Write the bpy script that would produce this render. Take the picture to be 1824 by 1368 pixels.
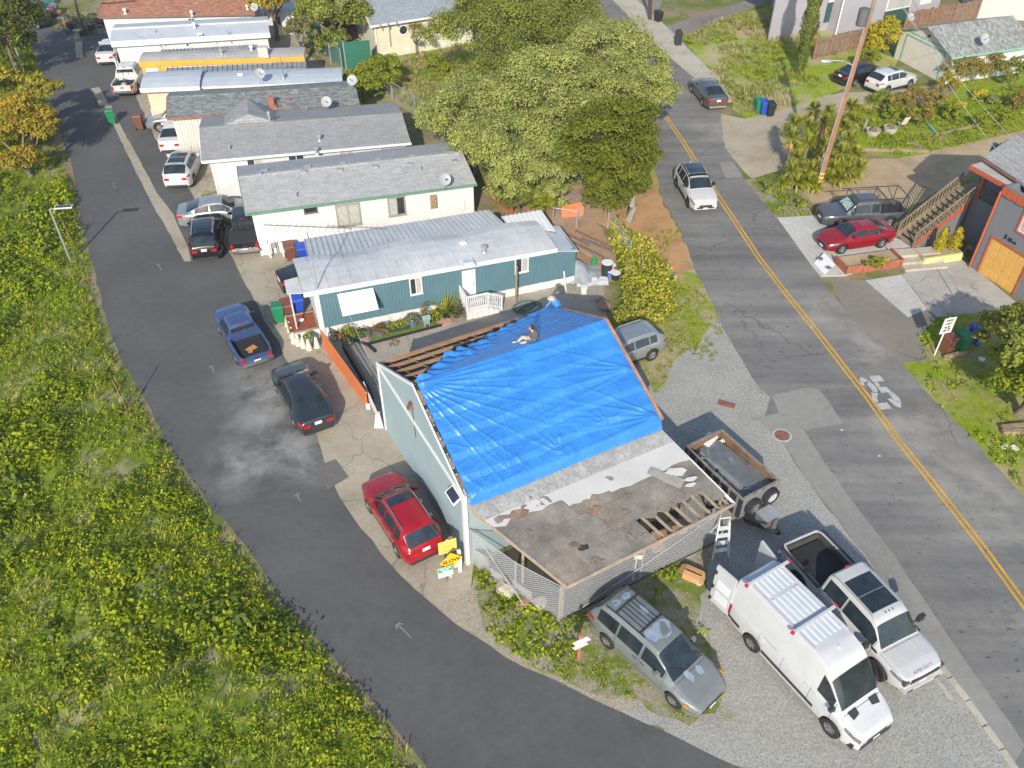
import bpy, bmesh, math, random
import numpy as np
from mathutils import Vector, Matrix, noise as mnoise
random.seed(11); rng = np.random.default_rng(11)
R = math.radians
for o in list(bpy.data.objects): bpy.data.objects.remove(o)
scene = bpy.context.scene; COL = scene.collection

# ---------------------------------------------------------------- camera, sky, sun, exposure
FPX, PITCH, CAMH = 1500.0, R(41), 27.0
cd = bpy.data.cameras.new('camera'); cam = bpy.data.objects.new('camera', cd); COL.objects.link(cam)
cam.location = (0, 0, CAMH); cam.rotation_euler = (R(90) - PITCH, 0, 0)
cd.sensor_width = 36; cd.lens = 36 * FPX / 1824; cd.clip_end = 3000; scene.camera = cam
SUN_EL, SUN_AZ = R(30.5), R(84)            # elevation; direction the shadows run towards (from +X)
SUNV = Vector((math.cos(SUN_AZ) * math.cos(SUN_EL), math.sin(SUN_AZ) * math.cos(SUN_EL), -math.sin(SUN_EL)))
w = bpy.data.worlds.new('World'); scene.world = w; w.use_nodes = True
nt = w.node_tree; bg = nt.nodes['Background']
sky = nt.nodes.new('ShaderNodeTexSky'); sky.sky_type = 'NISHITA'; sky.sun_disc = False
sky.sun_elevation = SUN_EL; sky.sun_rotation = math.atan2(-SUNV.x, -SUNV.y)
nt.links.new(sky.outputs[0], bg.inputs[0]); bg.inputs[1].default_value = 0.15
sl = bpy.data.lights.new('sun', 'SUN'); sl.energy = 4.0; sl.angle = R(0.5); sl.color = (1, .92, .78)
so = bpy.data.objects.new('sun', sl); COL.objects.link(so); so.rotation_euler = SUNV.to_track_quat('-Z', 'Y').to_euler()
so.location = (-10, -40, 60)
vs = scene.view_settings; vs.view_transform = 'Standard'; vs.look = 'None'; vs.gamma = 1; vs.use_curve_mapping = False
vs.exposure = 0.52
scene.render.engine = 'CYCLES'

# ---------------------------------------------------------------- helpers: where a photo pixel lies in the place
def ray(u, v):
    x = (u - 912) / FPX; y = -(v - 684) / FPX
    return np.array([x, math.cos(PITCH) + y * math.sin(PITCH), -math.sin(PITCH) + y * math.cos(PITCH)])
def P(u, v, z=0.0):
    d = ray(u, v); t = (CAMH - z) / -d[2]
    return Vector((d[0] * t, d[1] * t, z))
def Hat(base, u2, v2):
    """height at which pixel (u2,v2) lies straight above ground point base"""
    d = ray(u2, v2); t = (base[0] * d[0] + base[1] * d[1]) / (d[0] ** 2 + d[1] ** 2)
    return CAMH + d[2] * t

# ---------------------------------------------------------------- materials
MATS = {}
def nodes_of(name):
    m = bpy.data.materials.new(name); m.use_nodes = True
    n = m.node_tree; return m, n, n.nodes['Principled BSDF']
def ramp(n, fac, stops):
    r = n.nodes.new('ShaderNodeValToRGB'); e = r.color_ramp.elements
    while len(e) < len(stops): e.new(.5)
    for q, (p, c) in zip(e, stops): q.position = p; q.color = (*c, 1)
    n.links.new(fac, r.inputs[0]); return r.outputs[0]
def noise(n, scale, detail=5, rough=.6, coord='Object', dist=0, vec=None):
    t = n.nodes.new('ShaderNodeTexNoise'); t.inputs['Scale'].default_value = scale
    t.inputs['Detail'].default_value = detail; t.inputs['Roughness'].default_value = rough; t.inputs['Distortion'].default_value = dist
    if vec is None: vec = n.nodes.new('ShaderNodeTexCoord').outputs[coord]
    n.links.new(vec, t.inputs['Vector']); return t.outputs['Fac']
def mix(n, fac, a, b, mode='MIX'):
    x = n.nodes.new('ShaderNodeMix'); x.data_type = 'RGBA'; x.blend_type = mode
    for s, v in ((0, fac), (6, a), (7, b)):
        if hasattr(v, 'is_linked') or isinstance(v, bpy.types.NodeSocket): n.links.new(v, x.inputs[s])
        else: x.inputs[s].default_value = v if s == 0 else (*v, 1)
    return x.outputs[2]
def bumpn(n, b, h, strength=.3, dist=.02):
    k = n.nodes.new('ShaderNodeBump'); k.inputs['Strength'].default_value = strength; k.inputs['Distance'].default_value = dist
    n.links.new(h, k.inputs['Height']); n.links.new(k.outputs[0], b.inputs['Normal'])
def sc(c, k): return tuple(min(1, x * k) for x in c)
def M(name, col, rough=.7, metal=0, var=.15, scale=2.5, fine=40, finev=.1, bump=0, coat=0, spec=.5):
    """plain surface: colour with broad and fine uneven tone"""
    if name in MATS: return MATS[name]
    m, n, b = nodes_of(name)
    big = noise(n, scale, 4); c = ramp(n, big, [(.3, sc(col, 1 - var)), (.7, sc(col, 1 + var))])
    if finev:
        f = noise(n, fine, 3); g = ramp(n, f, [(.3, (1 - finev,) * 3), (.7, (1,) * 3)]); c = mix(n, 1.0, c, g, 'MULTIPLY')
        if bump: bumpn(n, b, f, bump)
    n.links.new(c, b.inputs['Base Color'])
    b.inputs['Roughness'].default_value = rough; b.inputs['Metallic'].default_value = metal
    b.inputs['Coat Weight'].default_value = coat; b.inputs['Coat Roughness'].default_value = .08; b.inputs['Specular IOR Level'].default_value = spec
    MATS[name] = m; return m
def paint(name, col, metal=.25, rough=.34):
    if name in MATS: return MATS[name]
    m = M(name, col, rough, metal, .05, 1.2, 6, .06, 0, .6); return m
def leafmat(name, stops, trans=.35):
    """leaves: each leaf its own shade of the plant's colours, a little light passes through"""
    if name in MATS: return MATS[name]
    m, n, b = nodes_of(name)
    g = n.nodes.new('ShaderNodeNewGeometry')
    k = len(stops); c = ramp(n, g.outputs['Random Per Island'], [(i / max(1, k - 1), s) for i, s in enumerate(stops)])
    p = ramp(n, noise(n, .45, 3), [(.35, (.78, .82, .76)), (.65, (1.2, 1.15, 1.0))]); c = mix(n, 1.0, c, p, 'MULTIPLY')
    n.links.new(c, b.inputs['Base Color']); b.inputs['Roughness'].default_value = .65; b.inputs['Specular IOR Level'].default_value = .25
    t = n.nodes.new('ShaderNodeBsdfTranslucent'); n.links.new(c, t.inputs[0])
    x = n.nodes.new('ShaderNodeMixShader'); x.inputs[0].default_value = trans
    n.links.new(b.outputs[0], x.inputs[1]); n.links.new(t.outputs[0], x.inputs[2])
    n.links.new(x.outputs[0], n.nodes['Material Output'].inputs[0]); MATS[name] = m; return m
def shingle(name, col, rowh=.14, w_=.32, var=.12):
    if name in MATS: return MATS[name]
    m, n, b = nodes_of(name); tc = n.nodes.new('ShaderNodeTexCoord')
    br = n.nodes.new('ShaderNodeTexBrick'); n.links.new(tc.outputs['Object'], br.inputs['Vector'])
    br.inputs['Color1'].default_value = (*sc(col, 1 - var), 1); br.inputs['Color2'].default_value = (*sc(col, 1 + var), 1)
    br.inputs['Mortar'].default_value = (*sc(col, .6), 1); br.inputs['Scale'].default_value = 1
    br.inputs['Brick Width'].default_value = w_; br.inputs['Row Height'].default_value = rowh; br.inputs['Mortar Size'].default_value = .012; br.offset = .37
    big = ramp(n, noise(n, .8, 5), [(.3, (.92,) * 3), (.7, (1.06,) * 3)]); c = mix(n, 1.0, br.outputs['Color'], big, 'MULTIPLY')
    n.links.new(c, b.inputs['Base Color']); b.inputs['Roughness'].default_value = .9; bumpn(n, b, noise(n, 60, 2), .4, .01)
    MATS[name] = m; return m

# ---------------------------------------------------------------- mesh builder
class MB:
    def __init__(s): s.v = []; s.f = []
    def add(s, vs, fs):
        k = len(s.v); s.v += [tuple(p) for p in vs]; s.f += [tuple(i + k for i in f) for f in fs]; return s
    def box(s, c, d, rz=0, rx=0, ry=0):
        h = [x / 2 for x in d]; m = Matrix.Rotation(rz, 3, 'Z') @ Matrix.Rotation(ry, 3, 'Y') @ Matrix.Rotation(rx, 3, 'X')
        vs = [m @ Vector((sx * h[0], sy * h[1], sz * h[2])) + Vector(c) for sz in (-1, 1) for sx, sy in ((-1, -1), (1, -1), (1, 1), (-1, 1))]
        return s.add(vs, [(3, 2, 1, 0), (4, 5, 6, 7), (0, 1, 5, 4), (1, 2, 6, 5), (2, 3, 7, 6), (3, 0, 4, 7)])
    def bx(s, x0, x1, y0, y1, z0, z1): return s.box(((x0 + x1) / 2, (y0 + y1) / 2, (z0 + z1) / 2), (abs(x1 - x0), abs(y1 - y0), abs(z1 - z0)))
    def hexa(s, b, t):   # bottom ring, top ring (ccw from above)
        n = len(b); fs = [tuple(reversed(range(n))), tuple(range(n, 2 * n))] + [(i, (i + 1) % n, n + (i + 1) % n, n + i) for i in range(n)]
        return s.add(list(b) + list(t), fs)
    def slab(s, corners, th):  # corners of top face (ccw from above), thickness downwards
        return s.hexa([Vector(c) - Vector((0, 0, th)) for c in corners], [Vector(c) for c in corners])
    def prism(s, pts, z0, z1): return s.hexa([(x, y, z0) for x, y in pts], [(x, y, z1) for x, y in pts])
    def poly(s, pts): return s.add(pts, [tuple(range(len(pts)))])
    def tube(s, pts, r, n=6, cap=True, r2=None):
        pts = [Vector(p) for p in pts]; rings = []; L = len(pts)
        for i, p in enumerate(pts):
            d = (pts[min(i + 1, L - 1)] - pts[max(i - 1, 0)]).normalized()
            a = d.cross(Vector((0, 0, 1)));
            if a.length < .01: a = Vector((1, 0, 0))
            a.normalize(); b = d.cross(a)
            rr = r if not isinstance(r, (list, tuple)) else r[i]
            if r2 is not None: rr = r + (r2 - r) * i / (L - 1)
            rings.append([p + (a * math.cos(2 * math.pi * k / n) + b * math.sin(2 * math.pi * k / n)) * rr for k in range(n)])
        vs = [q for g in rings for q in g]
        fs = [(i * n + k, i * n + (k + 1) % n, (i + 1) * n + (k + 1) % n, (i + 1) * n + k) for i in range(L - 1) for k in range(n)]
        if cap: fs += [tuple(reversed(range(n))), tuple((L - 1) * n + k for k in range(n))]
        return s.add(vs, fs)
    def bar(s, a, b, w_, h_):
        a = Vector(a); b = Vector(b); d = (b - a); L = d.length; d.normalize()
        x = d.cross(Vector((0, 0, 1)))
        if x.length < .01: x = Vector((1, 0, 0))
        x.normalize(); u = x.cross(d)
        ring = lambda p: [p - x * w_ / 2 - u * h_ / 2, p + x * w_ / 2 - u * h_ / 2, p + x * w_ / 2 + u * h_ / 2, p - x * w_ / 2 + u * h_ / 2]
        return s.hexa(ring(a), ring(b))
    def lathe(s, prof, n=16, c=(0, 0, 0), ax=2, cap=True):  # prof: (r, h)
        vs = []
        for r_, h in prof:
            for k in range(n):
                a = 2 * math.pi * k / n; p = [r_ * math.cos(a), r_ * math.sin(a)]; p.insert(ax, h) if ax < 2 else p.append(h)
                vs.append((p[0] + c[0], p[1] + c[1], p[2] + c[2]))
        L = len(prof); fs = [(i * n + k, i * n + (k + 1) % n, (i + 1) * n + (k + 1) % n, (i + 1) * n + k) for i in range(L - 1) for k in range(n)]
        if cap: fs += [tuple(reversed(range(n))), tuple((L - 1) * n + k for k in range(n))]
        return s.add(vs, fs)
    def blob(s, c, r, n=8, m=6, jit=0):
        vs = []; fs = []
        for i in range(m + 1):
            th = math.pi * i / m
            for k in range(n):
                a = 2 * math.pi * k / n; j = 1 + random.uniform(-jit, jit)
                vs.append((c[0] + r[0] * j * math.sin(th) * math.cos(a), c[1] + r[1] * j * math.sin(th) * math.sin(a), c[2] + r[2] * j * math.cos(th)))
        for i in range(m):
            for k in range(n): fs.append((i * n + k, (i + 1) * n + k, (i + 1) * n + (k + 1) % n, i * n + (k + 1) % n))
        return s.add(vs, fs)
    def warp(s, fn): s.v = [tuple(fn(*p)) for p in s.v]; return s
    def build(s, name, mat, parent=None, world=False, smooth=None):
        vs = s.v
        if world and parent is not None:
            rt = parent
            while rt.parent: rt = rt.parent
            mi = (Matrix.Translation(rt.location) @ Matrix.Rotation(rt.rotation_euler.z, 4, 'Z')).inverted(); vs = [tuple(mi @ Vector(p)) for p in vs]
        me = bpy.data.meshes.new(name); me.from_pydata(vs, [], s.f); me.validate()
        if smooth is not None:
            me.shade_smooth(); me.set_sharp_from_angle(angle=R(smooth))
        return link(name, me, mat, parent)
def link(name, me, mat, parent=None):
    o = bpy.data.objects.new(name, me); COL.objects.link(o)
    if mat is not None and not me.materials: me.materials.append(mat)
    if parent is not None: o.parent = parent
    return o
def tag(o, label=None, cat=None, group=None, kind=None):
    if label: o['label'] = label
    if cat: o['category'] = cat
    if group: o['group'] = group
    if kind: o['kind'] = kind
    return o
def thing(name, label, cat, loc=(0, 0, 0), rz=0, group=None):
    o = bpy.data.objects.new(name, None); COL.objects.link(o); o.location = loc; o.rotation_euler = (0, 0, rz); o.empty_display_size = .3
    return tag(o, label, cat, group)
def copy_tree(o, parent=None):
    c = o.copy(); COL.objects.link(c); c.parent = parent
    for ch in list(o.children): copy_tree(ch, c)
    return c
def place(o, loc, rz=0, label=None):
    o.location = loc; o.rotation_euler = (0, 0, rz)
    if label: o['label'] = label
    return o
def raw_mesh(name, co, quads=None, nper=4):
    """fast mesh: co (N,3); consecutive groups of nper vertices are faces unless quads given"""
    co = np.asarray(co, np.float32); me = bpy.data.meshes.new(name); me.vertices.add(len(co)); me.vertices.foreach_set('co', co.ravel())
    idx = np.arange(len(co), dtype=np.int32) if quads is None else np.asarray(quads, np.int32).ravel()
    nf = len(idx) // nper; me.loops.add(len(idx)); me.loops.foreach_set('vertex_index', idx)
    me.polygons.add(nf); me.polygons.foreach_set('loop_start', np.arange(nf, dtype=np.int32) * nper); me.polygons.foreach_set('loop_total', np.full(nf, nper, np.int32))
    me.update(calc_edges=True); return me
def unit(a): return a / np.maximum(1e-9, np.linalg.norm(a, axis=1, keepdims=True))
def leaf_co(p, nrm, size, aspect=.6, along=None):
    """diamond leaf at every point p, facing nrm"""
    N = len(p); nrm = unit(nrm); r_ = rng.normal(size=(N, 3)) if along is None else along
    t = unit(r_ - nrm * np.sum(r_ * nrm, 1, keepdims=True)); b = np.cross(nrm, t); s_ = np.asarray(size).reshape(-1, 1) * np.ones((N, 1))
    q = np.stack([p - t * s_ * .5, p + b * s_ * aspect * .5 + nrm * s_ * .08, p + t * s_ * .5 - nrm * s_ * .1, p - b * s_ * aspect * .5 + nrm * s_ * .08], 1)
    return q.reshape(-1, 3)
def to_local(co, root):
    m = np.array((Matrix.Translation(root.location) @ Matrix.Rotation(root.rotation_euler.z, 4, 'Z')).inverted())
    return co @ m[:3, :3].T + m[:3, 3]
def leaves(name, co, mat, parent=None, kind=None):
    o = link(name, raw_mesh(name, co), mat, parent)
    if kind: o['kind'] = kind
    return o
def crown_points(blobs, n, sub=26, sr=(.28, .42), fill=.25):
    """points and facings spread over clumps that sit on the given ellipsoids (cx,cy,cz,rx,ry,rz)"""
    ps = []; ns = []; vol = np.array([b[3] * b[4] + b[4] * b[5] + b[3] * b[5] for b in blobs]); share = vol / vol.sum()
    for b, sh in zip(blobs, share):
        c = np.array(b[:3]); r_ = np.array(b[3:6]); k = max(5, int(sub)); d = unit(rng.normal(size=(k, 3))); d[:, 2] = np.abs(d[:, 2]) * .9 - .25 * (rng.random(k) < .4); d = unit(d)
        cc = c + d * r_ * rng.uniform(.55, .9, (k, 1)); rad = rng.uniform(*sr, k) * r_.mean()
        m_ = int(n * sh); who = rng.integers(0, k, m_); q = unit(rng.normal(size=(m_, 3))); q[:, 2] = np.where(q[:, 2] < -.3, -q[:, 2], q[:, 2])
        rr = rng.random((m_, 1)) ** .4 * rad[who][:, None]
        pp = cc[who] + q * rr * np.array([1, 1, .75]); ps.append(pp); ns.append(unit(q * .8 + rng.normal(size=(m_, 3)) * .34 + np.array([-.03, -.2, .38])))
    return np.concatenate(ps), np.concatenate(ns)
def tree(name, label, cat, base, trunk_h, blobs, n, leaf, mat, bark, trunk_r=.22, sub=26, sr=(.28, .42), group=None, limbs=6, aspect=.55):
    """blobs are relative to base"""
    t = thing(name, label, cat, base, 0, group)
    p, nn = crown_points(blobs, n, sub, sr)
    leaves('crown', leaf_co(p, nn, rng.uniform(.6, 1.3, len(p)) * leaf, aspect), mat, t)
    mb = MB(); top = Vector((0, 0, trunk_h)); mb.tube([(0, 0, 0), (trunk_r * .3, 0, trunk_h * .5), top], [trunk_r, trunk_r * .8, trunk_r * .6], 8)
    for k in range(limbs):
        b = blobs[k % len(blobs)]; e = Vector(b[:3]) + Vector((random.uniform(-.6, .6) * b[3], random.uniform(-.6, .6) * b[4], random.uniform(-.1, .6) * b[5]))
        mid = top.lerp(e, .5) + Vector((random.uniform(-.3, .3), random.uniform(-.3, .3), random.uniform(0, .4)))
        mb.tube([top - Vector((0, 0, .2)), mid, e], [trunk_r * .5, trunk_r * .32, trunk_r * .12], 6)
    mb.build('trunk', bark, t, smooth=40); return t
def inpoly(pts, poly):
    x = pts[:, 0]; y = pts[:, 1]; c = np.zeros(len(pts), bool); n = len(poly); j = n - 1
    for i in range(n):
        xi, yi = poly[i][0], poly[i][1]; xj, yj = poly[j][0], poly[j][1]
        hit = ((yi > y) != (yj > y)) & (x < (xj - xi) * (y - yi) / (yj - yi + 1e-12) + xi); c ^= hit; j = i
    return c
def fnoise(x, y, s, seed=0):
    """cheap smooth noise 0..1 (vectorised)"""
    g = np.random.default_rng(seed).random((64, 64)); X = x * s; Y = y * s; i = np.floor(X).astype(int); j = np.floor(Y).astype(int); fx = X - i; fy = Y - j
    fx = fx * fx * (3 - 2 * fx); fy = fy * fy * (3 - 2 * fy); a = g[i % 64, j % 64]; b = g[(i + 1) % 64, j % 64]; c = g[i % 64, (j + 1) % 64]; d = g[(i + 1) % 64, (j + 1) % 64]
    return (a * (1 - fx) + b * fx) * (1 - fy) + (c * (1 - fx) + d * fx) * fy
def scatter(poly, dens, seed=0):
    poly = [(p[0], p[1]) for p in poly]; a = np.array(poly); lo = a.min(0); hi = a.max(0); n = int((hi - lo).prod() * dens)
    q = np.random.default_rng(seed).random((n, 2)) * (hi - lo) + lo; return q[inpoly(q, poly)]
ORD = 'first second third fourth fifth sixth seventh eighth ninth tenth eleventh twelfth'.split()
def px(*uv): return [P(u, v) for u, v in uv]
# ================================================================ ground, roads, paving
def mapped(n, rot, sx, sy, loc=(0, 0, 0)):
    tc = n.nodes.new('ShaderNodeTexCoord'); mp = n.nodes.new('ShaderNodeMapping'); mp.vector_type = 'POINT'
    mp.inputs['Rotation'].default_value = (0, 0, -rot); mp.inputs['Scale'].default_value = (sx, sy, 1); mp.inputs['Location'].default_value = loc
    n.links.new(tc.outputs['Object'], mp.inputs['Vector']); return mp.outputs[0]
def cracks(n, scale, width, maskscale=.15, lo=.5, hi=.6):
    tc = n.nodes.new('ShaderNodeTexCoord'); d = n.nodes.new('ShaderNodeVectorMath'); d.operation = 'ADD'
    nz = n.nodes.new('ShaderNodeTexNoise'); nz.inputs['Scale'].default_value = 1.3; nz.inputs['Detail'].default_value = 6
    n.links.new(tc.outputs['Object'], nz.inputs['Vector']); n.links.new(tc.outputs['Object'], d.inputs[0])
    k = n.nodes.new('ShaderNodeVectorMath'); k.operation = 'SCALE'; k.inputs['Scale'].default_value = .9
    n.links.new(nz.outputs['Color'], k.inputs[0]); n.links.new(k.outputs[0], d.inputs[1])
    v = n.nodes.new('ShaderNodeTexVoronoi'); v.feature = 'DISTANCE_TO_EDGE'; v.inputs['Scale'].default_value = scale; n.links.new(d.outputs[0], v.inputs['Vector'])
    a = ramp(n, v.outputs['Distance'], [(0, (1, 1, 1)), (width, (0, 0, 0))])
    m_ = ramp(n, noise(n, maskscale, 3), [(lo, (0, 0, 0)), (hi, (1, 1, 1))]); return mix(n, 1.0, a, m_, 'MULTIPLY')
def spot(n, pts, soft):
    """uneven stain round the given points (x, y, radius)"""
    out = None; tc = n.nodes.new('ShaderNodeTexCoord').outputs['Object']
    for (x, y, r_) in pts:
        d = n.nodes.new('ShaderNodeVectorMath'); d.operation = 'DISTANCE'; n.links.new(tc, d.inputs[0]); d.inputs[1].default_value = (x, y, 0)
        mr = n.nodes.new('ShaderNodeMapRange'); mr.inputs['From Min'].default_value = r_; mr.inputs['From Max'].default_value = r_ * soft; n.links.new(d.outputs['Value'], mr.inputs['Value'])
        if out is None: out = mr.outputs[0]
        else:
            a = n.nodes.new('ShaderNodeMath'); a.operation = 'MAXIMUM'; n.links.new(out, a.inputs[0]); n.links.new(mr.outputs[0], a.inputs[1]); out = a.outputs[0]
    return out
def math_(n, op, a, b):
    m_ = n.nodes.new('ShaderNodeMath'); m_.operation = op
    for i, v in enumerate((a, b)):
        if isinstance(v, (int, float)): m_.inputs[i].default_value = v
        else: n.links.new(v, m_.inputs[i])
    return m_.outputs[0]
def asphalt(name, col, warm, streak=None, dust=None, dustcol=(.3, .29, .27), crack=.012, cscale=.16, spk=.25, lo=.5):
    m, n, b = nodes_of(name)
    c = ramp(n, noise(n, .18, 6, .65), [(.3, sc(col, .82)), (.5, col), (.72, warm)])
    if streak is not None:
        s_ = noise(n, 1.0, 5, .6, vec=mapped(n, streak, .05, .85)); c = mix(n, 1.0, c, ramp(n, s_, [(.3, (.74,) * 3), (.5, (.97,) * 3), (.7, (1.3, 1.28, 1.24))]), 'MULTIPLY')
        sp = noise(n, 1.0, 2, .5, vec=mapped(n, streak, 2.2, 5.5)); c = mix(n, ramp(n, sp, [(.66, (0, 0, 0)), (.72, (.75,) * 3)]), c, sc(col, .35))
    f = noise(n, 26, 4, .7); c = mix(n, 1.0, c, ramp(n, f, [(.25, (1 - spk,) * 3), (.75, (1 + spk * .5,) * 3)]), 'MULTIPLY')
    f2 = noise(n, 2.4, 7, .75); c = mix(n, 1.0, c, ramp(n, f2, [(.3, (.88,) * 3), (.7, (1.1,) * 3)]), 'MULTIPLY')
    og = noise(n, 3.1, 3, .5); c = mix(n, ramp(n, og, [(.70, (0, 0, 0)), (.76, (.35,) * 3)]), c, sc(col, .45)); lg2 = noise(n, .9, 8, .8); c = mix(n, ramp(n, lg2, [(.6, (0, 0, 0)), (.75, (.35,) * 3)]), c, sc(warm, 1.5))
    if dust:
        e = math_(n, 'MULTIPLY', spot(n, dust, .15), ramp(n, noise(n, .45, 9, .7, dist=.25), [(.40, (0, 0, 0)), (.62, (1, 1, 1))])); c = mix(n, math_(n, 'MULTIPLY', e, .7), c, dustcol)
    c = mix(n, math_(n, 'MULTIPLY', cracks(n, cscale, crack, lo=lo, hi=lo + .1), .5), c, (.03, .03, .03))
    n.links.new(c, b.inputs['Base Color']); b.inputs['Roughness'].default_value = .88; b.inputs['Specular IOR Level'].default_value = .3
    bumpn(n, b, f, .35, .01); MATS[name] = m; return m
def concrete(name, col, cscale=.33, cw=.014, lo=.35, stain=(.75, .72, .66)):
    m, n, b = nodes_of(name)
    c = ramp(n, noise(n, .35, 7, .7), [(.28, tuple(a * s for a, s in zip(col, stain))), (.5, col), (.75, sc(col, 1.18))])
    c = mix(n, 1.0, c, ramp(n, noise(n, 5, 8, .75), [(.3, (.8,) * 3), (.7, (1.12,) * 3)]), 'MULTIPLY')
    c = mix(n, math_(n, 'MULTIPLY', cracks(n, cscale, cw, lo=lo, hi=lo + .06), .5), c, (.08, .07, .055))
    n.links.new(c, b.inputs['Base Color']); b.inputs['Roughness'].default_value = .9; bumpn(n, b, noise(n, 30, 4), .25, .01); MATS[name] = m; return m
def soil(name, dry, green, thresh=(.46, .56), gscale=.35, pebble=None):
    m, n, b = nodes_of(name)
    d = ramp(n, noise(n, .6, 7, .7), [(.3, sc(dry, .72)), (.5, dry), (.7, sc(dry, 1.2))])
    if pebble:
        v = n.nodes.new('ShaderNodeTexVoronoi'); v.inputs['Scale'].default_value = 30; n.links.new(n.nodes.new('ShaderNodeTexCoord').outputs['Object'], v.inputs['Vector'])
        dd_ = ramp(n, noise(n, .16, 6, .65, dist=.6), [(.45, (0, 0, 0)), (.68, (.5,) * 3)]); d = mix(n, dd_, d, (dry[0] * .92, dry[1] * .82, dry[2] * .66))
        d = mix(n, .5, d, ramp(n, v.outputs['Color'], [(.1, sc(pebble, .55)), (.5, pebble), (.9, sc(pebble, 1.5))]))
    f = noise(n, 9, 6, .75); d = mix(n, 1.0, d, ramp(n, f, [(.3, (.72,) * 3), (.7, (1.15,) * 3)]), 'MULTIPLY')
    g = ramp(n, noise(n, 2.5, 6, .7), [(.3, sc(green, .6)), (.5, green), (.72, (green[0] * 1.5, green[1] * 1.2, green[2]))])
    c = mix(n, ramp(n, noise(n, gscale, 9, .72), [(thresh[0], (0, 0, 0)), (thresh[1], (1, 1, 1))]), d, g)
    n.links.new(c, b.inputs['Base Color']); b.inputs['Roughness'].default_value = .95; b.inputs['Specular IOR Level'].default_value = .15; bumpn(n, b, f, .5, .03); MATS[name] = m; return m

roaddir = (P(1824, 1070) - P(1300, 385)); ROADA = math.atan2(roaddir.y, roaddir.x)
def q3(u, v, r_): p = P(u, v); return (p.x, p.y, r_)
m_ground = soil('dry_soil', (.26, .21, .13), (.12, .16, .03), (.42, .56))
m_gravel = soil('gravel', (.345, .335, .295), (.2, .22, .05), (.60, .70), .22, pebble=(.31, .315, .31))
m_park = asphalt('park_asphalt', (.095, .096, .096), (.114, .1135, .112), dust=[q3(440, 822, 2.6), q3(505, 790, 3.4), q3(470, 690, 3.0), q3(540, 820, 2.2), q3(480, 740, 2.5)], dustcol=(.33, .325, .31), crack=.006, lo=.58, spk=.18)
m_road = asphalt('road_asphalt', (.182, .178, .17), (.216, .21, .2), streak=ROADA, dust=[q3(1560, 620, 3.5), q3(1640, 780, 3.5), q3(1740, 880, 3), q3(1290, 230, 3), q3(1500, 560, 3)], dustcol=(.36, .34, .3), crack=.01, lo=.45)
m_patch = asphalt('patch_asphalt', (.255, .248, .23), (.29, .28, .258), crack=.005, lo=.62, spk=.18)
m_oldasph = asphalt('old_apron', (.22, .2, .17), (.27, .25, .21), crack=.012, lo=.42)
m_conc = concrete('tan_concrete', (.34, .30, .235))
m_conc2 = concrete('grey_concrete', (.44, .43, .40), .22, .008, .55, (.88, .87, .86))
m_slab = concrete('old_slab', (.36, .345, .315), .3, .012, .4, (.75, .75, .75))
m_walk = concrete('sidewalk_concrete', (.42, .38, .305), .3, .006, .6)
m_dirt = soil('bare_dirt', (.40, .305, .19), (.18, .22, .03), (.6, .66), .5)
m_lawn = soil('rough_lawn', (.32, .28, .12), (.19, .27, .015), (.34, .46), .4)
m_weeds = soil('weedy_soil', (.29, .25, .17), (.13, .18, .02), (.45, .56), .55, pebble=(.3, .27, .22))

def sheet(name, pts, z, mat, label=None, kind='structure'):
    pts = [(p[0], p[1], z) for p in pts]; mb = MB(); mb.poly(pts); o = mb.build(name, mat)
    bm = bmesh.new(); bm.from_mesh(o.data); bmesh.ops.triangulate(bm, faces=bm.faces[:])
    for f in bm.faces:
        if f.normal.z < 0: f.normal_flip()
    bm.to_mesh(o.data); bm.free(); o['kind'] = kind
    if label: o['label'] = label
    return o
def rough(pts, amp=.12, step=.7):
    """the outline broken up so it does not run dead straight"""
    out = []; step = min(step, .25) if amp >= .15 else step
    for i, a in enumerate(pts):
        b = pts[(i + 1) % len(pts)]; L = (b - a).length; k = max(1, int(L / step))
        for j in range(k):
            q = a.lerp(b, j / k); out.append(q + sum((Vector((mnoise.noise(q * f), mnoise.noise(q * f + Vector((9, 4, 0))), 0)) * min(amp, .15) * w_ for f, w_ in ((1.1, 2), (2.9, .8), (6.5, .3))), Vector()))
    return out
g = MB(); g.poly([(-500, -300, 0), (500, -300, 0), (500, 900, 0), (-500, 900, 0)]); tag(g.build('ground', m_ground), kind='structure')

PARK_L = [(20, 40), (52, 68), (70, 110), (95, 190), (112, 250), (130, 300), (142, 380), (165, 470), (186, 560), (216, 640), (258, 710), (295, 785), (340, 850), (382, 910), (440, 975), (503, 1070), (565, 1140), (645, 1225), (722, 1320), (765, 1372), (830, 1450), (900, 1540)]
PARK_R = [(190, 60), (212, 110), (242, 172), (277, 247), (345, 350), (411, 453), (423, 484), (452, 534), (517, 651), (560, 760), (580, 830), (605, 885), (628, 920), (681, 988), (710, 1023), (739, 1050), (771, 1080), (815, 1114), (900, 1170), (1000, 1218), (1100, 1265), (1200, 1310), (1310, 1368), (1420, 1430), (1560, 1520)]
park_poly = px(*PARK_L) + px(*reversed(PARK_R))
apron_poly = px((175, 55), (242, 172), (277, 247), (411, 453), (452, 534), (517, 651), (560, 780), (600, 883), (628, 920), (681, 988), (710, 1023), (771, 1082), (838, 1050), (842, 1000), (800, 880), (900, 800), (1090, 640), (1078, 560), (1076, 500), (1035, 470), (870, 390), (735, 255), (645, 185), (612, 140), (545, 95), (500, 40))
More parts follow.
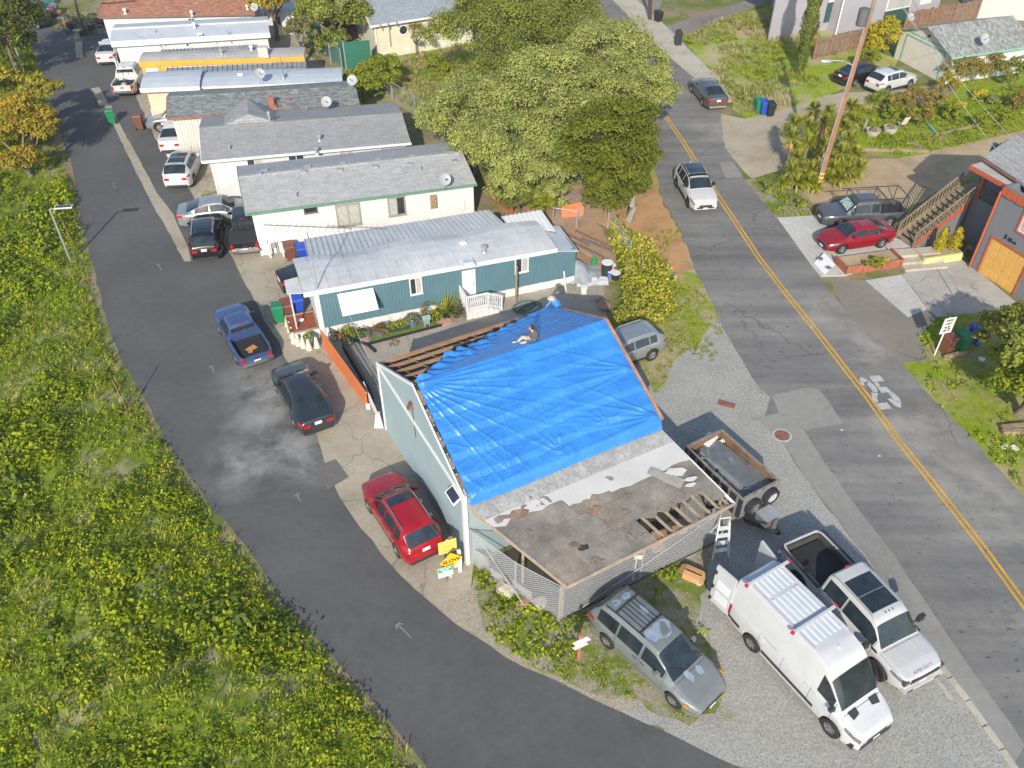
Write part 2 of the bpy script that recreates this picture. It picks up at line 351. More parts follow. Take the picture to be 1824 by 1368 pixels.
gravel_poly = px((1180, 480), (1225, 430), (1270, 530), (1380, 705), (1420, 746), (1490, 884), (1580, 990), (1673, 1175), (1816, 1368), (1900, 1490), (1560, 1522), (1420, 1432), (1310, 1370), (1200, 1312), (1100, 1267), (1000, 1220), (900, 1172), (880, 1120), (1000, 1110), (1120, 1030), (1200, 800), (1100, 640))
ROAD_L = [(1000, -80), (1052, -5), (1085, 60), (1120, 140), (1150, 215), (1168, 300), (1180, 356), (1206, 400), (1235, 470), (1262, 530), (1290, 590), (1320, 640), (1352, 690), (1372, 708), (1360, 745), (1400, 800), (1440, 860), (1490, 925), (1545, 995), (1600, 1075), (1663, 1165), (1720, 1240), (1806, 1362), (1900, 1485)]
ROAD_R = [(1035, -80), (1085, -5), (1110, 20), (1144, 53), (1172, 85), (1236, 140), (1283, 184), (1284, 205), (1291, 263), (1319, 300), (1326, 321), (1384, 390), (1447, 477), (1500, 545), (1545, 592), (1605, 647), (1661, 711), (1700, 750), (1742, 792), (1783, 842), (1824, 886), (1930, 1000), (2060, 1160)]
road_poly = px(*ROAD_L) + px(*reversed(ROAD_R))
sheet('concrete_apron', rough(apron_poly, .05), .004, m_conc)
sheet('gravel_lot', rough(gravel_poly, .15), .006, m_gravel)
sheet('park_road', rough(park_poly, .06), .012, m_park)
sheet('main_road', rough(road_poly, .07), .016, m_road)
# narrow concrete gutter strip let into the park road
sl_ = [(187, 190), (203, 225), (216, 252), (250, 322), (272, 365), (292, 398), (322, 453), (329, 466)]; sr_ = [(197, 188), (214, 223), (235, 260), (281, 346), (309, 383), (322, 414), (335, 440), (340, 466)]
strip = sheet('gutter_strip', rough(px(*sl_) + px(*reversed(sr_)), .03, .5), .017, m_conc)
sheet('gutter_strip', rough(px((134, 75), (135, 103), (148, 103), (146, 73)), .03), .017, m_conc)
sheet('gutter_strip', rough(px((162, 158), (178, 188), (195, 190), (177, 155)), .03), .017, m_conc)
# right side of the main road
sheet('old_driveway', rough(px((1477, 497), (1540, 499), (1606, 489), (1655, 470), (1690, 540), (1634, 603), (1660, 640), (1605, 647), (1545, 592), (1500, 545)), .05), .006, m_oldasph)
sheet('dirt_driveway', rough(px((1282, 203), (1332, 211), (1418, 189), (1470, 170), (1500, 165), (1600, 160), (1680, 150), (1690, 185), (1560, 190), (1470, 215), (1440, 235), (1400, 300), (1340, 318), (1319, 300), (1291, 263)), .1), .006, concrete('driveway_concrete', (.37, .315, .23), .25, .008, .45))
sheet('side_street', px((1128, -5), (1183, -5), (1175, 15), (1160, 25), (1185, 46), (1317, 5), (1400, -40), (1420, -20), (1318, 24), (1214, 66), (1199, 61)), .006, m_oldasph)
sheet('dirt_yard', rough(px((1400, 330), (1470, 385), (1600, 378), (1700, 330), (1790, 250), (1900, 240), (1900, 210), (1824, 232), (1700, 262), (1600, 282), (1540, 285), (1500, 300), (1440, 340)), .2), .006, m_dirt)
sheet('garden_lawn', rough(px((1520, 270), (1470, 215), (1560, 190), (1680, 185), (1720, 140), (1824, 130), (1920, 130), (1920, 215), (1824, 232), (1700, 262), (1600, 282)), .2), .008, m_lawn)
sheet('verge', rough(px((1214, 66), (1318, 24), (1420, 0), (1500, 70), (1600, 105), (1590, 130), (1500, 160), (1418, 189), (1332, 211), (1306, 195), (1306, 182), (1253, 116)), .1), .005, soil('verge_grass', (.43, .36, .22), (.22, .30, .02), (.42, .54), .3))
sheet('verge', rough(px((1634, 603), (1690, 560), (1900, 520), (2000, 700), (2000, 1100), (1930, 1000), (1824, 888), (1742, 794), (1661, 713), (1607, 649)), .1), .005, soil('roadside_grass', (.36, .29, .16), (.18, .25, .015), (.38, .55), .35))
sheet('verge', rough(px((1326, 321), (1350, 318), (1400, 330), (1440, 350), (1470, 385), (1384, 388)), .1), .007, m_weeds)
slope_poly = px((645, 190), (620, 140), (660, 110), (835, 72), (1050, 60), (1150, 215), (1168, 300), (1180, 356), (1235, 470), (1180, 480), (1110, 410), (1000, 340), (870, 280), (800, 235), (720, 190))
sheet('hill_slope', rough(slope_poly, .2), .005, soil('hill_grass', (.36, .29, .18), (.17, .23, .02), (.42, .56), .3))
sheet('needle_litter', rough(px((1045, 330), (1165, 315), (1182, 360), (1240, 480), (1195, 492), (1120, 425), (1060, 395)), .15), .0105, soil('pine_litter', (.42, .25, .12), (.16, .18, .03), (.66, .74), .5))
sheet('weed_patch', rough(px((842, 1010), (930, 1075), (995, 1112), (1060, 1075), (1270, 968), (1240, 1120), (1290, 1180), (1280, 1270), (1225, 1290), (1140, 1255), (1040, 1228), (930, 1175), (860, 1120)), .25), .0085, m_weeds)
sheet('weed_patch', rough(px((1140, 650), (1165, 700), (1185, 690), (1200, 640), (1240, 610), (1290, 560), (1245, 490), (1195, 470), (1085, 580)), .25), .0085, soil('lush_weeds', (.36, .31, .17), (.2, .25, .015), (.42, .58), .45))
sheet('dirt_shoulder', rough(px((771, 1081), (838, 1050), (850, 1000), (880, 1040), (1000, 1110), (1100, 1200), (1140, 1262), (1100, 1268), (1000, 1221), (900, 1173), (815, 1117)), .1), .0075, soil('gritty_soil', (.36, .30, .215), (.16, .2, .03), (.55, .68), .6, pebble=(.34, .31, .26)))
sheet('yard_floor', px((575, 612), (1022, 510), (1075, 560), (1080, 620), (960, 650), (760, 700), (690, 780), (672, 768)), .0065, concrete('yard_concrete', (.315, .285, .24), .3, .006, .5))
sheet('red_soil', rough(px((905, 318), (1045, 330), (1060, 395), (1090, 430), (1105, 500), (1060, 505), (1000, 440), (930, 400), (868, 345)), .12), .0075, soil('reddish_soil', (.36, .235, .15), (.17, .19, .03), (.58, .68), .5))
# grey parking pad, slabs as parts
pad = thing('parking_pad', 'pale grey concrete parking pad', 'driveway', P(1500, 430)); del pad['label'], pad['category']; pad['kind'] = 'structure'
pc = [P(1384, 389), P(1470, 384), P(1640, 440), P(1600, 462), P(1505, 492), P(1462, 493), P(1447, 477)]
MB().hexa([p.copy() for p in reversed([Vector((p.x, p.y, .0)) for p in pc])], [Vector((p.x, p.y, .06)) for p in reversed(pc)]).build('slab', m_conc2, pad, True)
drv = thing('house_driveway', 'old slabs', 'driveway', P(1690, 510)); del drv['label'], drv['category']; drv['kind'] = 'structure'
def slab(root, corners, h, mat, name='slab', sh=.985):
    c = sum((Vector(p) for p in corners), Vector()) / len(corners); t = [c + (Vector(p) - c) * sh for p in corners]
    return MB().hexa([Vector((p.x, p.y, 0)) for p in t], [Vector((p.x, p.y, h)) for p in t]).build(name, mat, root, True)
for k, qd in enumerate([((1541, 500), (1617, 566), (1652, 551), (1606, 489)), ((1606, 489), (1652, 551), (1700, 532), (1668, 480)), ((1668, 480), (1700, 532), (1806, 536), (1746, 487)), ((1606, 489), (1668, 480), (1746, 487), (1715, 464), (1655, 474)),
                        ((1652, 551), (1668, 566), (1830, 545), (1806, 536), (1700, 532))]):
    slab(drv, px(*qd), .035 + .006 * (k % 3), m_slab if k != 0 else m_conc2)
# sidewalk: kerb and slabs
walk = thing('sidewalk', 'x', 'x', P(1200, 100)); del walk['label'], walk['category']; walk['kind'] = 'structure'
kl = [(1085, -5), (1110, 20), (1144, 53), (1172, 85), (1204, 113), (1236, 140), (1271, 172), (1281, 183)]; kr = [(1128, -5), (1150, 16), (1175, 38), (1199, 61), (1225, 88), (1253, 116), (1284, 147), (1304, 182)]
for a in range(len(kl) - 1):
    A, B, C, D = P(*kl[a]), P(*kl[a + 1]), P(*kr[a + 1]), P(*kr[a]); k = .14
    slab(walk, [A.lerp(D, k), B.lerp(C, k), C, D], .13, m_walk, 'slab', .99); slab(walk, [A, B, B.lerp(C, k * .9), A.lerp(D, k * .9)], .14, m_walk, 'kerb', .995)
# concrete gutter along the lower left edge of the main road, in lengths
gut = thing('road_edge_strip', 'x', 'x', P(1700, 1220)); del gut['label'], gut['category']; gut['kind'] = 'structure'
for a, b in (((1655, 1160), (1690, 1205)), ((1692, 1208), (1722, 1246)), ((1723, 1249), (1754, 1291)), ((1755, 1294), (1784, 1333)), ((1785, 1336), (1830, 1402))):
    A, B = P(*a), P(*b); s_ = Vector((B.y - A.y, -(B.x - A.x), 0))* (-.12 / max(.01, (B - A).length)); slab(gut, [A - s_, B - s_, B + s_, A + s_], .03, m_walk)
A, B = P(1664, 1205), P(1694, 1246); s_ = Vector((B.y - A.y, -(B.x - A.x), 0)).normalized() * -.07; slab(gut, [A - s_, B - s_, B + s_, A + s_], .022, m_walk)
# lighter resurfaced strips on the main road
for pl in ([(1345, 744), (1385, 738), (1412, 742), (1432, 768), (1500, 870), (1600, 1000), (1700, 1150), (1800, 1290), (1824, 1330), (1806, 1362), (1720, 1240), (1600, 1072), (1490, 922), (1440, 858), (1400, 798)],
           [(1374, 704), (1440, 690), (1460, 694), (1502, 755), (1432, 766), (1412, 741), (1388, 738)], [(1280, 290), (1306, 288), (1322, 315), (1293, 317)]):
    sheet('road_patch', rough(px(*pl), .04), .020, m_patch)
sheet('road_patch', rough(px((556, 832), (600, 818), (622, 852), (584, 872)), .06), .015, asphalt('dark_patch', (.15, .145, .135), (.18, .172, .16), spk=.3))
# markings
m_yel = M('yellow_road_paint', (.62, .34, .03), .8, 0, .18, .9, 9, .35)
m_wht = M('white_road_paint', (.47, .47, .46), .8, 0, .16, 2, 14, .35)
yl = [(1182, 203), (1215, 250), (1240, 290), (1300, 381), (1352, 460), (1400, 523), (1450, 585), (1500, 650), (1545, 708), (1600, 785), (1680, 885), (1750, 975), (1830, 1085), (1920, 1200)]
c_ = px(*yl)
def ribbon(pts, off, wd):
    L = []; Rr = []
    for i, p in enumerate(pts):
        d = (pts[min(i + 1, len(pts) - 1)] - pts[max(0, i - 1)]).normalized(); s_ = Vector((-d.y, d.x, 0)); L.append(p + s_ * (off + wd / 2)); Rr.append(p + s_ * (off - wd / 2))
    return L, Rr
cl = MB()
fine = [];
for a, b in zip(c_[:-1], c_[1:]):
    k = max(1, int((b - a).length / 1.2))
    fine += [a.lerp(b, j / k) for j in range(k)]
for off in (-.12, .12):
    L, Rr = ribbon(fine, off, .115)
    for i in range(len(L) - 1): cl.add([(p.x, p.y, .0205) for p in (Rr[i], Rr[i + 1], L[i + 1], L[i])], [(0, 1, 2, 3)])
tag(cl.build('centre_line', m_yel), kind='structure')
# the painted 25: strokes measured on the road
mk = MB()
def stroke(*uv): mk.poly([(p.x, p.y, .0245) for p in reversed(px(*uv))])
U = lambda x, y: (1450 + x * .2779, 500 + y * .2779)
for s_ in ([(352, 612), (420, 609), (452, 647), (372, 650)], [(383, 652), (408, 652), (425, 680), (400, 682)], [(405, 685), (460, 682), (497, 713), (432, 722)], [(470, 718), (500, 714), (545, 752), (556, 775), (510, 772), (495, 745)], [(513, 775), (557, 778), (556, 818), (520, 805), (468, 760), (492, 755)],
           [(290, 630), (302, 617), (345, 640), (318, 658), (325, 678), (300, 668)], [(345, 640), (372, 660), (400, 690), (408, 716), (376, 714), (362, 690), (340, 668)], [(366, 718), (410, 722), (402, 750), (412, 784), (388, 782), (370, 755)], [(397, 790), (468, 783), (498, 822), (425, 828)]):
    stroke(*[U(*q) for q in s_])
o = mk.build('speed_marking', m_wht); o['kind'] = 'structure'
bm = bmesh.new(); bm.from_mesh(o.data)
for f in bm.faces:
    if f.normal.z < 0: f.normal_flip()
bm.to_mesh(o.data); bm.free()
m_wht2 = M('worn_white_paint', (.22, .22, .22), .85, 0, .2, 3, 14, .4)
def arrow(tip, tail, wing):
    a, b = P(*tip), P(*tail); d = (a - b).normalized(); s_ = Vector((-d.y, d.x, 0)); m2 = MB()
    for p, q in ((a, b), (a, a - d * wing + s_ * wing * .55), (a, a - d * wing - s_ * wing * .55)):
        e = (p - q).normalized(); t = Vector((-e.y, e.x, 0)) * .03; m2.poly([(r_.x, r_.y, .0165) for r_ in (p - t, p + t, q + t, q - t)])
    o = m2.build('painted_arrow', m_wht2); o['kind'] = 'structure'; bm = bmesh.new(); bm.from_mesh(o.data)
    for f in bm.faces:
        if f.normal.z < 0: f.normal_flip()
    bm.to_mesh(o.data); bm.free()
arrow((705, 1109), (733, 1137), .26); arrow((526, 878), (536, 894), .2); arrow((281, 470), (288, 482), .2); arrow((376, 650), (382, 665), .22); arrow((202, 326), (205, 336), .18)
mb = MB(); p = P(1393, 776); mb.lathe([(.0, .012), (.46, .012), (.46, .022), (0, .022)], 28, (p.x, p.y, .012), cap=False)
mh = tag(thing('manhole_cover', 'round rusty manhole cover inside a white painted ring', 'manhole cover', (p.x, p.y, 0)))
MB().lathe([(.0, 0), (.34, 0), (.34, .032), (.3, .036), (.29, .03), (.17, .03), (.16, .036), (.1, .036), (.09, .03), (0, .03)], 28, cap=False).build('lid', M('rusty_iron', (.22, .1, .07), .85, .1, .3, 5), mh)
rg = MB(); rg.lathe([(.345, .0), (.345, .026), (.43, .026), (.43, 0)], 32, cap=False); rg.build('painted_ring', m_wht, mh)
p = P(1294, 720); u = thing('utility_cover', 'rusty rectangular utility lid set in the gravel', 'utility lid', (p.x, p.y, 0), R(-25)); MB().bx(-.4, .4, -.19, .19, 0, .03).build('lid', M('rust_lid', (.26, .11, .08), .9, 0, .3, 6, 30, .3), u)
mb = MB().bx(-.34, .34, -.13, .13, .03, .045); mb.build('centre_plate', M('rust_lid2', (.2, .09, .07), .9, 0, .3, 6), u)
for (u_, v_, lb_) in ((1499, 766, 'nearest the painted 25'), (1566, 812, 'lowest of the three'), (1445, 582, 'highest of the three')):
    p = P(u_, v_); tag(MB().hexa([(p.x - .06, p.y - .06, .02), (p.x + .06, p.y - .06, .02), (p.x + .06, p.y + .06, .02), (p.x - .06, p.y + .06, .02)], [(p.x - .03, p.y - .03, .04), (p.x + .03, p.y - .03, .04), (p.x + .03, p.y + .03, .04), (p.x - .03, p.y + .03, .04)]).build('road_marker', m_wht), 'small white raised road marker by the yellow centre line, ' + lb_, 'road marker', 'road markers')

# ---------------------------------------------------------------- leafy bank on the left
edge = [Vector((p.x - .2, p.y, 0)) for p in px(*PARK_L)]
bank = [(p.x, p.y) for p in edge[1:]] + [(-8, 6), (-60, 6), (-75, 60), (-75, 100), (-50, 92)]
gx = np.arange(-75, 8, .9); gy = np.arange(6, 98, .9); X, Y = np.meshgrid(gx, gy); ins = inpoly(np.stack([X.ravel(), Y.ravel()], 1), bank).reshape(X.shape)
ed = np.array([(p.x, p.y) for p in edge])
def bank_z(x, y):
    d = np.full(np.shape(x), 1e9)
    for a, b in zip(ed[:-1], ed[1:]):
        ab = b - a; t = np.clip(((x - a[0]) * ab[0] + (y - a[1]) * ab[1]) / (ab @ ab), 0, 1); d = np.minimum(d, np.hypot(x - a[0] - t * ab[0], y - a[1] - t * ab[1]))
    return .015 + np.minimum(d * .12, .5) * fnoise(x, y, .35, 3) * 1.3, d
Z, _ = bank_z(X, Y); vs = []; fs = []; idx = -np.ones(X.shape, int)
for i in range(X.shape[0]):
    for j in range(X.shape[1]): idx[i, j] = len(vs); vs.append((X[i, j], Y[i, j], Z[i, j] if ins[i, j] else .013))
for i in range(X.shape[0] - 1):
    for j in range(X.shape[1] - 1):
        if ins[i, j] and ins[i + 1, j] and ins[i, j + 1] and ins[i + 1, j + 1]: fs.append((idx[i, j], idx[i, j + 1], idx[i + 1, j + 1], idx[i + 1, j]))
mb = MB(); mb.v = vs; mb.f = fs; tag(mb.build('bank', soil('bank_soil', (.33, .29, .17), (.13, .19, .018), (.36, .5), .5), smooth=60), kind='structure')
m_leaf = leafmat('weed_leaf', [(.12, .20, .009), (.23, .32, .012), (.35, .42, .016), (.49, .48, .03)], .42)
m_grass = leafmat('grass_blade', [(.2, .27, .02), (.33, .37, .035), (.46, .42, .10)], .35)
def rosettes(pts, z, nl, spread, size, name, mat, seed=0, lift=.25, scale=None):
    """broad-leaved weeds: a ring of leaves round each point"""
    r_ = np.random.default_rng(seed); N = len(pts); k = np.repeat(np.arange(N), nl); M_ = len(k); s0 = (scale if scale is not None else r_.uniform(.6, 1.35, N))[k]
    a = r_.uniform(0, 2 * np.pi, M_); rad = spread * s0 * np.sqrt(r_.random(M_)); p = np.stack([pts[k, 0] + np.cos(a) * rad, pts[k, 1] + np.sin(a) * rad, z[k] + s0 * lift * (.25 + r_.random(M_) * (1.1 - .6 * (rad / (spread * s0)) ** 2))], 1)
    n_ = np.stack([np.cos(a) * .45, np.sin(a) * .45, np.ones(M_)], 1) + r_.normal(size=(M_, 3)) * .4
    al = np.stack([np.cos(a), np.sin(a), r_.normal(size=M_) * .3], 1)
    o = leaves(name, leaf_co(p, n_, size * s0 * r_.uniform(.7, 1.3, M_), .62, al), mat, kind='stuff'); return o
def tufts(pts, z, nb, h, spread, name, mat, seed=0, w_=.03):
    r_ = np.random.default_rng(seed); N = len(pts); k = np.repeat(np.arange(N), nb); M_ = len(k); a = r_.uniform(0, 2 * np.pi, M_); d = np.stack([np.cos(a), np.sin(a)], 1); hh = h * r_.uniform(.5, 1.3, M_)
    b = np.stack([pts[k, 0], pts[k, 1], z[k]], 1) + np.concatenate([d * (spread * .3 * r_.random((M_, 1))), np.zeros((M_, 1))], 1); s_ = np.stack([-d[:, 1], d[:, 0], np.zeros(M_)], 1) * w_
    mid = b + np.concatenate([d * spread * .4, (hh * .75)[:, None]], 1); tip = b + np.concatenate([d * spread * r_.uniform(.7, 1.3, (M_, 1)), (hh * .8)[:, None]], 1)
    return leaves(name, np.stack([b - s_, mid - s_ * .8, tip, mid + s_ * .8], 1).reshape(-1, 3), mat, kind='stuff')
# ================================================================ buildings
m_white = M('white_paint', (.63, .625, .61), .55, 0, .05, 1.5, 20, .06); m_trim = M('white_trim', (.66, .66, .655), .5, 0, .03, 1.5, 20, .04)
m_cream = M('cream_siding', (.62, .615, .595), .65, 0, .05, 1, 20, .06); m_beige = M('beige_siding', (.62, .5, .36), .65, 0, .05, 1, 20, .06)
m_pink = M('pale_pink_siding', (.68, .56, .5), .65, 0, .05, 1, 20, .06); m_lgrey = M('pale_grey_siding', (.55, .56, .57), .6, 0, .04, 1, 20, .05)
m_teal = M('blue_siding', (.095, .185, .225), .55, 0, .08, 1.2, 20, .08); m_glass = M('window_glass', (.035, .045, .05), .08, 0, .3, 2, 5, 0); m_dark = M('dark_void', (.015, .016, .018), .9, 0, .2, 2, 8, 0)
m_curtain = M('curtained_glass', (.42, .41, .38), .25, 0, .25, 9, 20, .1)
m_metal = M('galvanised', (.48, .5, .52), .42, .55, .12, 2, 12, .12); m_steel = M('dull_steel', (.3, .31, .32), .5, .6, .15, 3, 20, .15)
m_wroof = M('white_coated_roof', (.5, .51, .52), .6, 0, .16, .55, 5, .16); m_groof = M('grey_coated_roof', (.43, .47, .51), .6, 0, .1, .7, 7, .1); m_oroof = M('weathered_flat_roof', (.42, .40, .37), .8, 0, .16, .8, 6, .2)
m_ribroof = M('ribbed_metal', (.5, .52, .53), .45, .3, .1, 1.1, 8, .12); m_ribdirty = M('dirty_ribbed_metal', (.30, .32, .33), .6, .2, .25, 1.5, 6, .25)
m_wood = M('weathered_wood', (.29, .22, .15), .85, 0, .25, 3, 18, .3); m_brownf = M('brown_fascia', (.22, .12, .09), .7, 0, .15, 2, 12, .15); m_lumber = M('fresh_lumber', (.47, .29, .16), .8, 0, .16, 2.5, 20, .2)
m_sh1 = shingle('grey_shingles', (.36, .36, .36)); m_sh2 = shingle('mid_grey_shingles', (.27, .275, .277)); m_sh3 = shingle('dark_green_grey_shingles', (.19, .205, .2), .14, .3, .4); m_sh4 = shingle('red_shingles', (.34, .155, .095), .13, .28, .35)
m_sh5 = shingle('blue_grey_shingles', (.235, .265, .30)); m_shg = shingle('mossy_grey_shingles', (.26, .265, .25), .14, .3, .4); m_greent = M('green_trim', (.12, .24, .17), .6); m_orange = M('yellow_orange_panel', (.72, .36, .05), .6, 0, .06)

class House:
    """a long house from the two ends of its front eave; local x along the front, y back, z up, with a gentle fall along x"""
    def __init__(s, name, label, cat, fl, fr, h, drop, group=None, inset=(.25, .25)):
        A = P(*fl, h); B = P(*fr, h - drop); A.z = B.z = 0; d = B - A; s.L = d.length; s.a = math.atan2(d.y, d.x); s.h = h; s.k = -drop / h / s.L
        s.root = thing(name, label, cat, A, s.a, group); s.inset = inset
        s.mi = (Matrix.Translation(A) @ Matrix.Rotation(s.a, 4, 'Z')).inverted()
    def wfn(s, x, y, z): return (x, y, z * (1 + s.k * x))
    def put(s, mb, name, mat, parent=None, smooth=None): return mb.warp(s.wfn).build(name, mat, parent or s.root, smooth=smooth)
    def at(s, u, v, y=0.0):
        """pixel on the vertical plane at depth y -> local x, z"""
        o = s.mi @ Vector((0, 0, CAMH)); d = s.mi.to_3x3() @ Vector(ray(u, v)); t = (y - o.y) / d.y; p = o + d * t; return p.x, p.z / (1 + s.k * p.x)
    def top(s, u, v, z):
        p = s.mi @ P(u, v, z); return p.x, p.y
    def window(s, p0, p1, y, frame=None, panes=2, glass=None, label=None, fw=.06):
        x0, z1 = s.at(*p0, y); x1, z0 = s.at(*p1, y); frame = frame or m_trim; x0, x1 = sorted((x0, x1)); z0, z1 = sorted((z0, z1))
        f = MB(); f.bx(x0, x1, y - .05, y + .01, z0, z0 + fw).bx(x0, x1, y - .05, y + .01, z1 - fw, z1).bx(x0, x0 + fw, y - .05, y + .01, z0 + fw, z1 - fw).bx(x1 - fw, x1, y - .05, y + .01, z0 + fw, z1 - fw)
        for k in range(1, panes): c = x0 + (x1 - x0) * k / panes; f.bx(c - fw * .4, c + fw * .4, y - .045, y + .01, z0 + fw, z1 - fw)
        w_ = s.put(f, 'window', frame)
        if label: w_['label'] = label
        for k in range(panes):
            a = x0 + fw + (x1 - x0 - 2 * fw) * k / panes; b = x0 + fw + (x1 - x0 - 2 * fw) * (k + 1) / panes
            s.put(MB().bx(a, b, y - .025, y - .012, z0 + fw, z1 - fw), 'pane', (glass[k] if glass else m_glass), w_)
        s.put(MB().bx(x0 - .03, x1 + .03, y - .08, y - .05, z0 - .05, z0), 'sill', frame, w_); return w_

def ribs(x0, x1, z0, z1, y, pitch, depth, mb=None):
    """vertical ribbed sheet facing -y"""
    mb = mb or MB(); n = max(1, int((x1 - x0) / pitch)); p = (x1 - x0) / n; prof = []
    for i in range(n): a = x0 + i * p; prof += [(a, y), (a + p * .62, y), (a + p * .7, y + depth), (a + p * .92, y + depth)]
    prof.append((x1, y)); vs = [(x, yy, z0) for x, yy in prof] + [(x, yy, z1) for x, yy in prof]; n = len(prof)
    return mb.add(vs, [(i, i + 1, n + i + 1, n + i) for i in range(n - 1)])
def roofgrid(f, x0, x1, nx, ys, th=.06):
    """roof skin from a height profile ys [(y, z)] swept along x; f(x, y, z) -> z"""
    mb = MB(); n = len(ys); vs = []
    for lay in (0, 1):
        for i in range(nx + 1):
            x = x0 + (x1 - x0) * i / nx
            for (y, z) in ys: vs.append((x, y, f(x, y, z) - lay * th))
    fs = []; o = (nx + 1) * n
    for i in range(nx):
        for j in range(n - 1): fs.append((i * n + j, (i + 1) * n + j, (i + 1) * n + j + 1, i * n + j + 1)); fs.append((o + i * n + j, o + i * n + j + 1, o + (i + 1) * n + j + 1, o + (i + 1) * n + j))
        fs.append((i * n, o + i * n, o + (i + 1) * n, (i + 1) * n)); fs.append((i * n + n - 1, (i + 1) * n + n - 1, o + (i + 1) * n + n - 1, o + i * n + n - 1))
    for j in range(n - 1):
        fs.append((j, j + 1, o + j + 1, o + j)); e = nx * n; fs.append((e + j, o + e + j, o + e + j + 1, e + j + 1))
    return mb.add(vs, fs)
def vent(root, x, y, z, kind='pipe', h=None, mat=None, f=lambda x, y, z: (x, y, z)):
    mb = MB()
    if kind == 'pipe': mb.lathe([(.05, 0), (.05, .35), (0, .36)], 10, (x, y, z))
    elif kind == 'cap': mb.lathe([(.16, 0), (.13, .05), (.09, .06), (.09, .3), (.17, .32), (.17, .42), (.06, .5), (0, .5)], 14, (x, y, z))
    elif kind == 'box': mb.box((x, y, z + .07), (.3, .3, .14))
    elif kind == 'wedge': mb.hexa([(x - .2, y - .1, z), (x + .2, y - .1, z), (x + .2, y + .1, z), (x - .2, y + .1, z)], [(x - .2, y - .1, z + .06), (x + .2, y - .1, z + .06), (x + .2, y + .1, z + .14), (x - .2, y + .1, z + .14)])
    elif kind == 'brick': mb.box((x, y, z + .08), (.62, .5, .2)); mb.box((x, y, z + .45), (.36, .34, .6)); mb.box((x, y, z + .8), (.42, .4, .1))
    return mb.warp(f).build('roof_vent' if kind != 'brick' else 'chimney', mat or m_metal, root, smooth=40)
m_dish = M('dish_grey', (.33, .35, .36), .5, 0, .05)
def dish(label, loc, face, r_=.33, group='satellite dishes on the roofs', mast=.45):
    d = thing('satellite_dish', label, 'satellite dish', loc, face, group); mb = MB()
    n = 20; v = [(0, 0, 0)]; fs = []
    for ring, (rr, dp) in enumerate(((.35, -.02), (.7, -.06), (1, -.13))):
        for k in range(n): a = 2 * math.pi * k / n; v.append((rr * r_ * math.cos(a), dp * r_ * -2.2, rr * r_ * math.sin(a)))
    for k in range(n): fs.append((0, 1 + k, 1 + (k + 1) % n))
    for q in range(2):
        for k in range(n): fs.append((1 + q * n + k, 1 + (q + 1) * n + k, 1 + (q + 1) * n + (k + 1) % n, 1 + q * n + (k + 1) % n))
    m_ = Matrix.Rotation(R(32), 3, 'X'); v2 = [tuple(m_ @ Vector(p) + Vector((0, 0, mast + r_ * .6))) for p in v]; v3 = [tuple(m_ @ (Vector(p) + Vector((0, -.02, 0))) + Vector((0, 0, mast + r_ * .6))) for p in v]
    mb.add(v2, fs); mb.add(v3, [tuple(reversed(f)) for f in fs]); mb.build('reflector', m_dish, d, smooth=50)
    MB().tube([(0, 0, 0), (0, 0, mast), (0, -.08, mast + r_ * .5)], .025, 6).build('mast', m_steel, d)
    a = Vector((0, .0, mast + .1)); e = Vector((0, .45 * r_ / .42, mast + .5 * r_ / .42)); MB().tube([a, e], .015, 5).box(e, (.09, .12, .07)).build('receiver_arm', m_steel, d); return d
def meter(x, y, z0, root_loc, label, group='utility meters on the trailer ends'): pass

# ---- blue trailer with the white metal roof
T1 = House('blue_trailer', 'teal blue ribbed trailer with sagging white metal roof behind the tarped building', 'trailer', (541, 522), (991, 443), 2.9, .42)
H = T1; x0, x1 = .45, H.L - .1; yb = 3.0
def sag(x, y, z): return z + .10 * math.sin(x * 1.15 + .8) * (y / 3) - .12 * math.exp(-((x - 1.5) / 2.2) ** 2) * (y / 3)
H.put(roofgrid(sag, -.02, H.L, 40, [(-.08, 2.98), (.3, 3.05), (.9, 3.13), (1.6, 3.18), (2.4, 3.16), (3.1, 3.05)], .05), 'roof', m_wroof)
sm = MB()
for i in range(1, 22):
    x = H.L * i / 22
    for (ya, za), (yc, zc) in zip([(-.06, 2.985), (.9, 3.135), (2.4, 3.165)], [(.9, 3.135), (2.4, 3.165), (3.08, 3.055)]): sm.bar((x, ya, sag(x, ya, za) + .012), (x, yc, sag(x, yc, zc) + .012), .045, .022)
H.put(sm, 'roof_seams', m_wroof)
H.put(MB().bx(-.04, H.L + .02, -.14, -.085, 2.72, 3.0), 'fascia', m_trim)
H.put(ribs(x0 + .25, x1, .55, 2.76, .0, .17, .022), 'front_wall', m_teal)
H.put(MB().bx(x0, x1, .05, .12, .5, 2.8).bx(x0, x0 + .08, .12, yb, .5, 2.8).bx(x1 - .08, x1, .12, yb, .5, 2.8).bx(x0, x1, yb, yb + .08, .5, 2.8), 'wall', m_trim)
H.put(MB().bx(x0, x0 + .25, -.03, .045, .0, 2.8), 'corner_board', m_trim)
H.put(ribs(x0 + .27, x1 + 1.25, .0, .55, -.03, .9, .02), 'skirting', m_white)
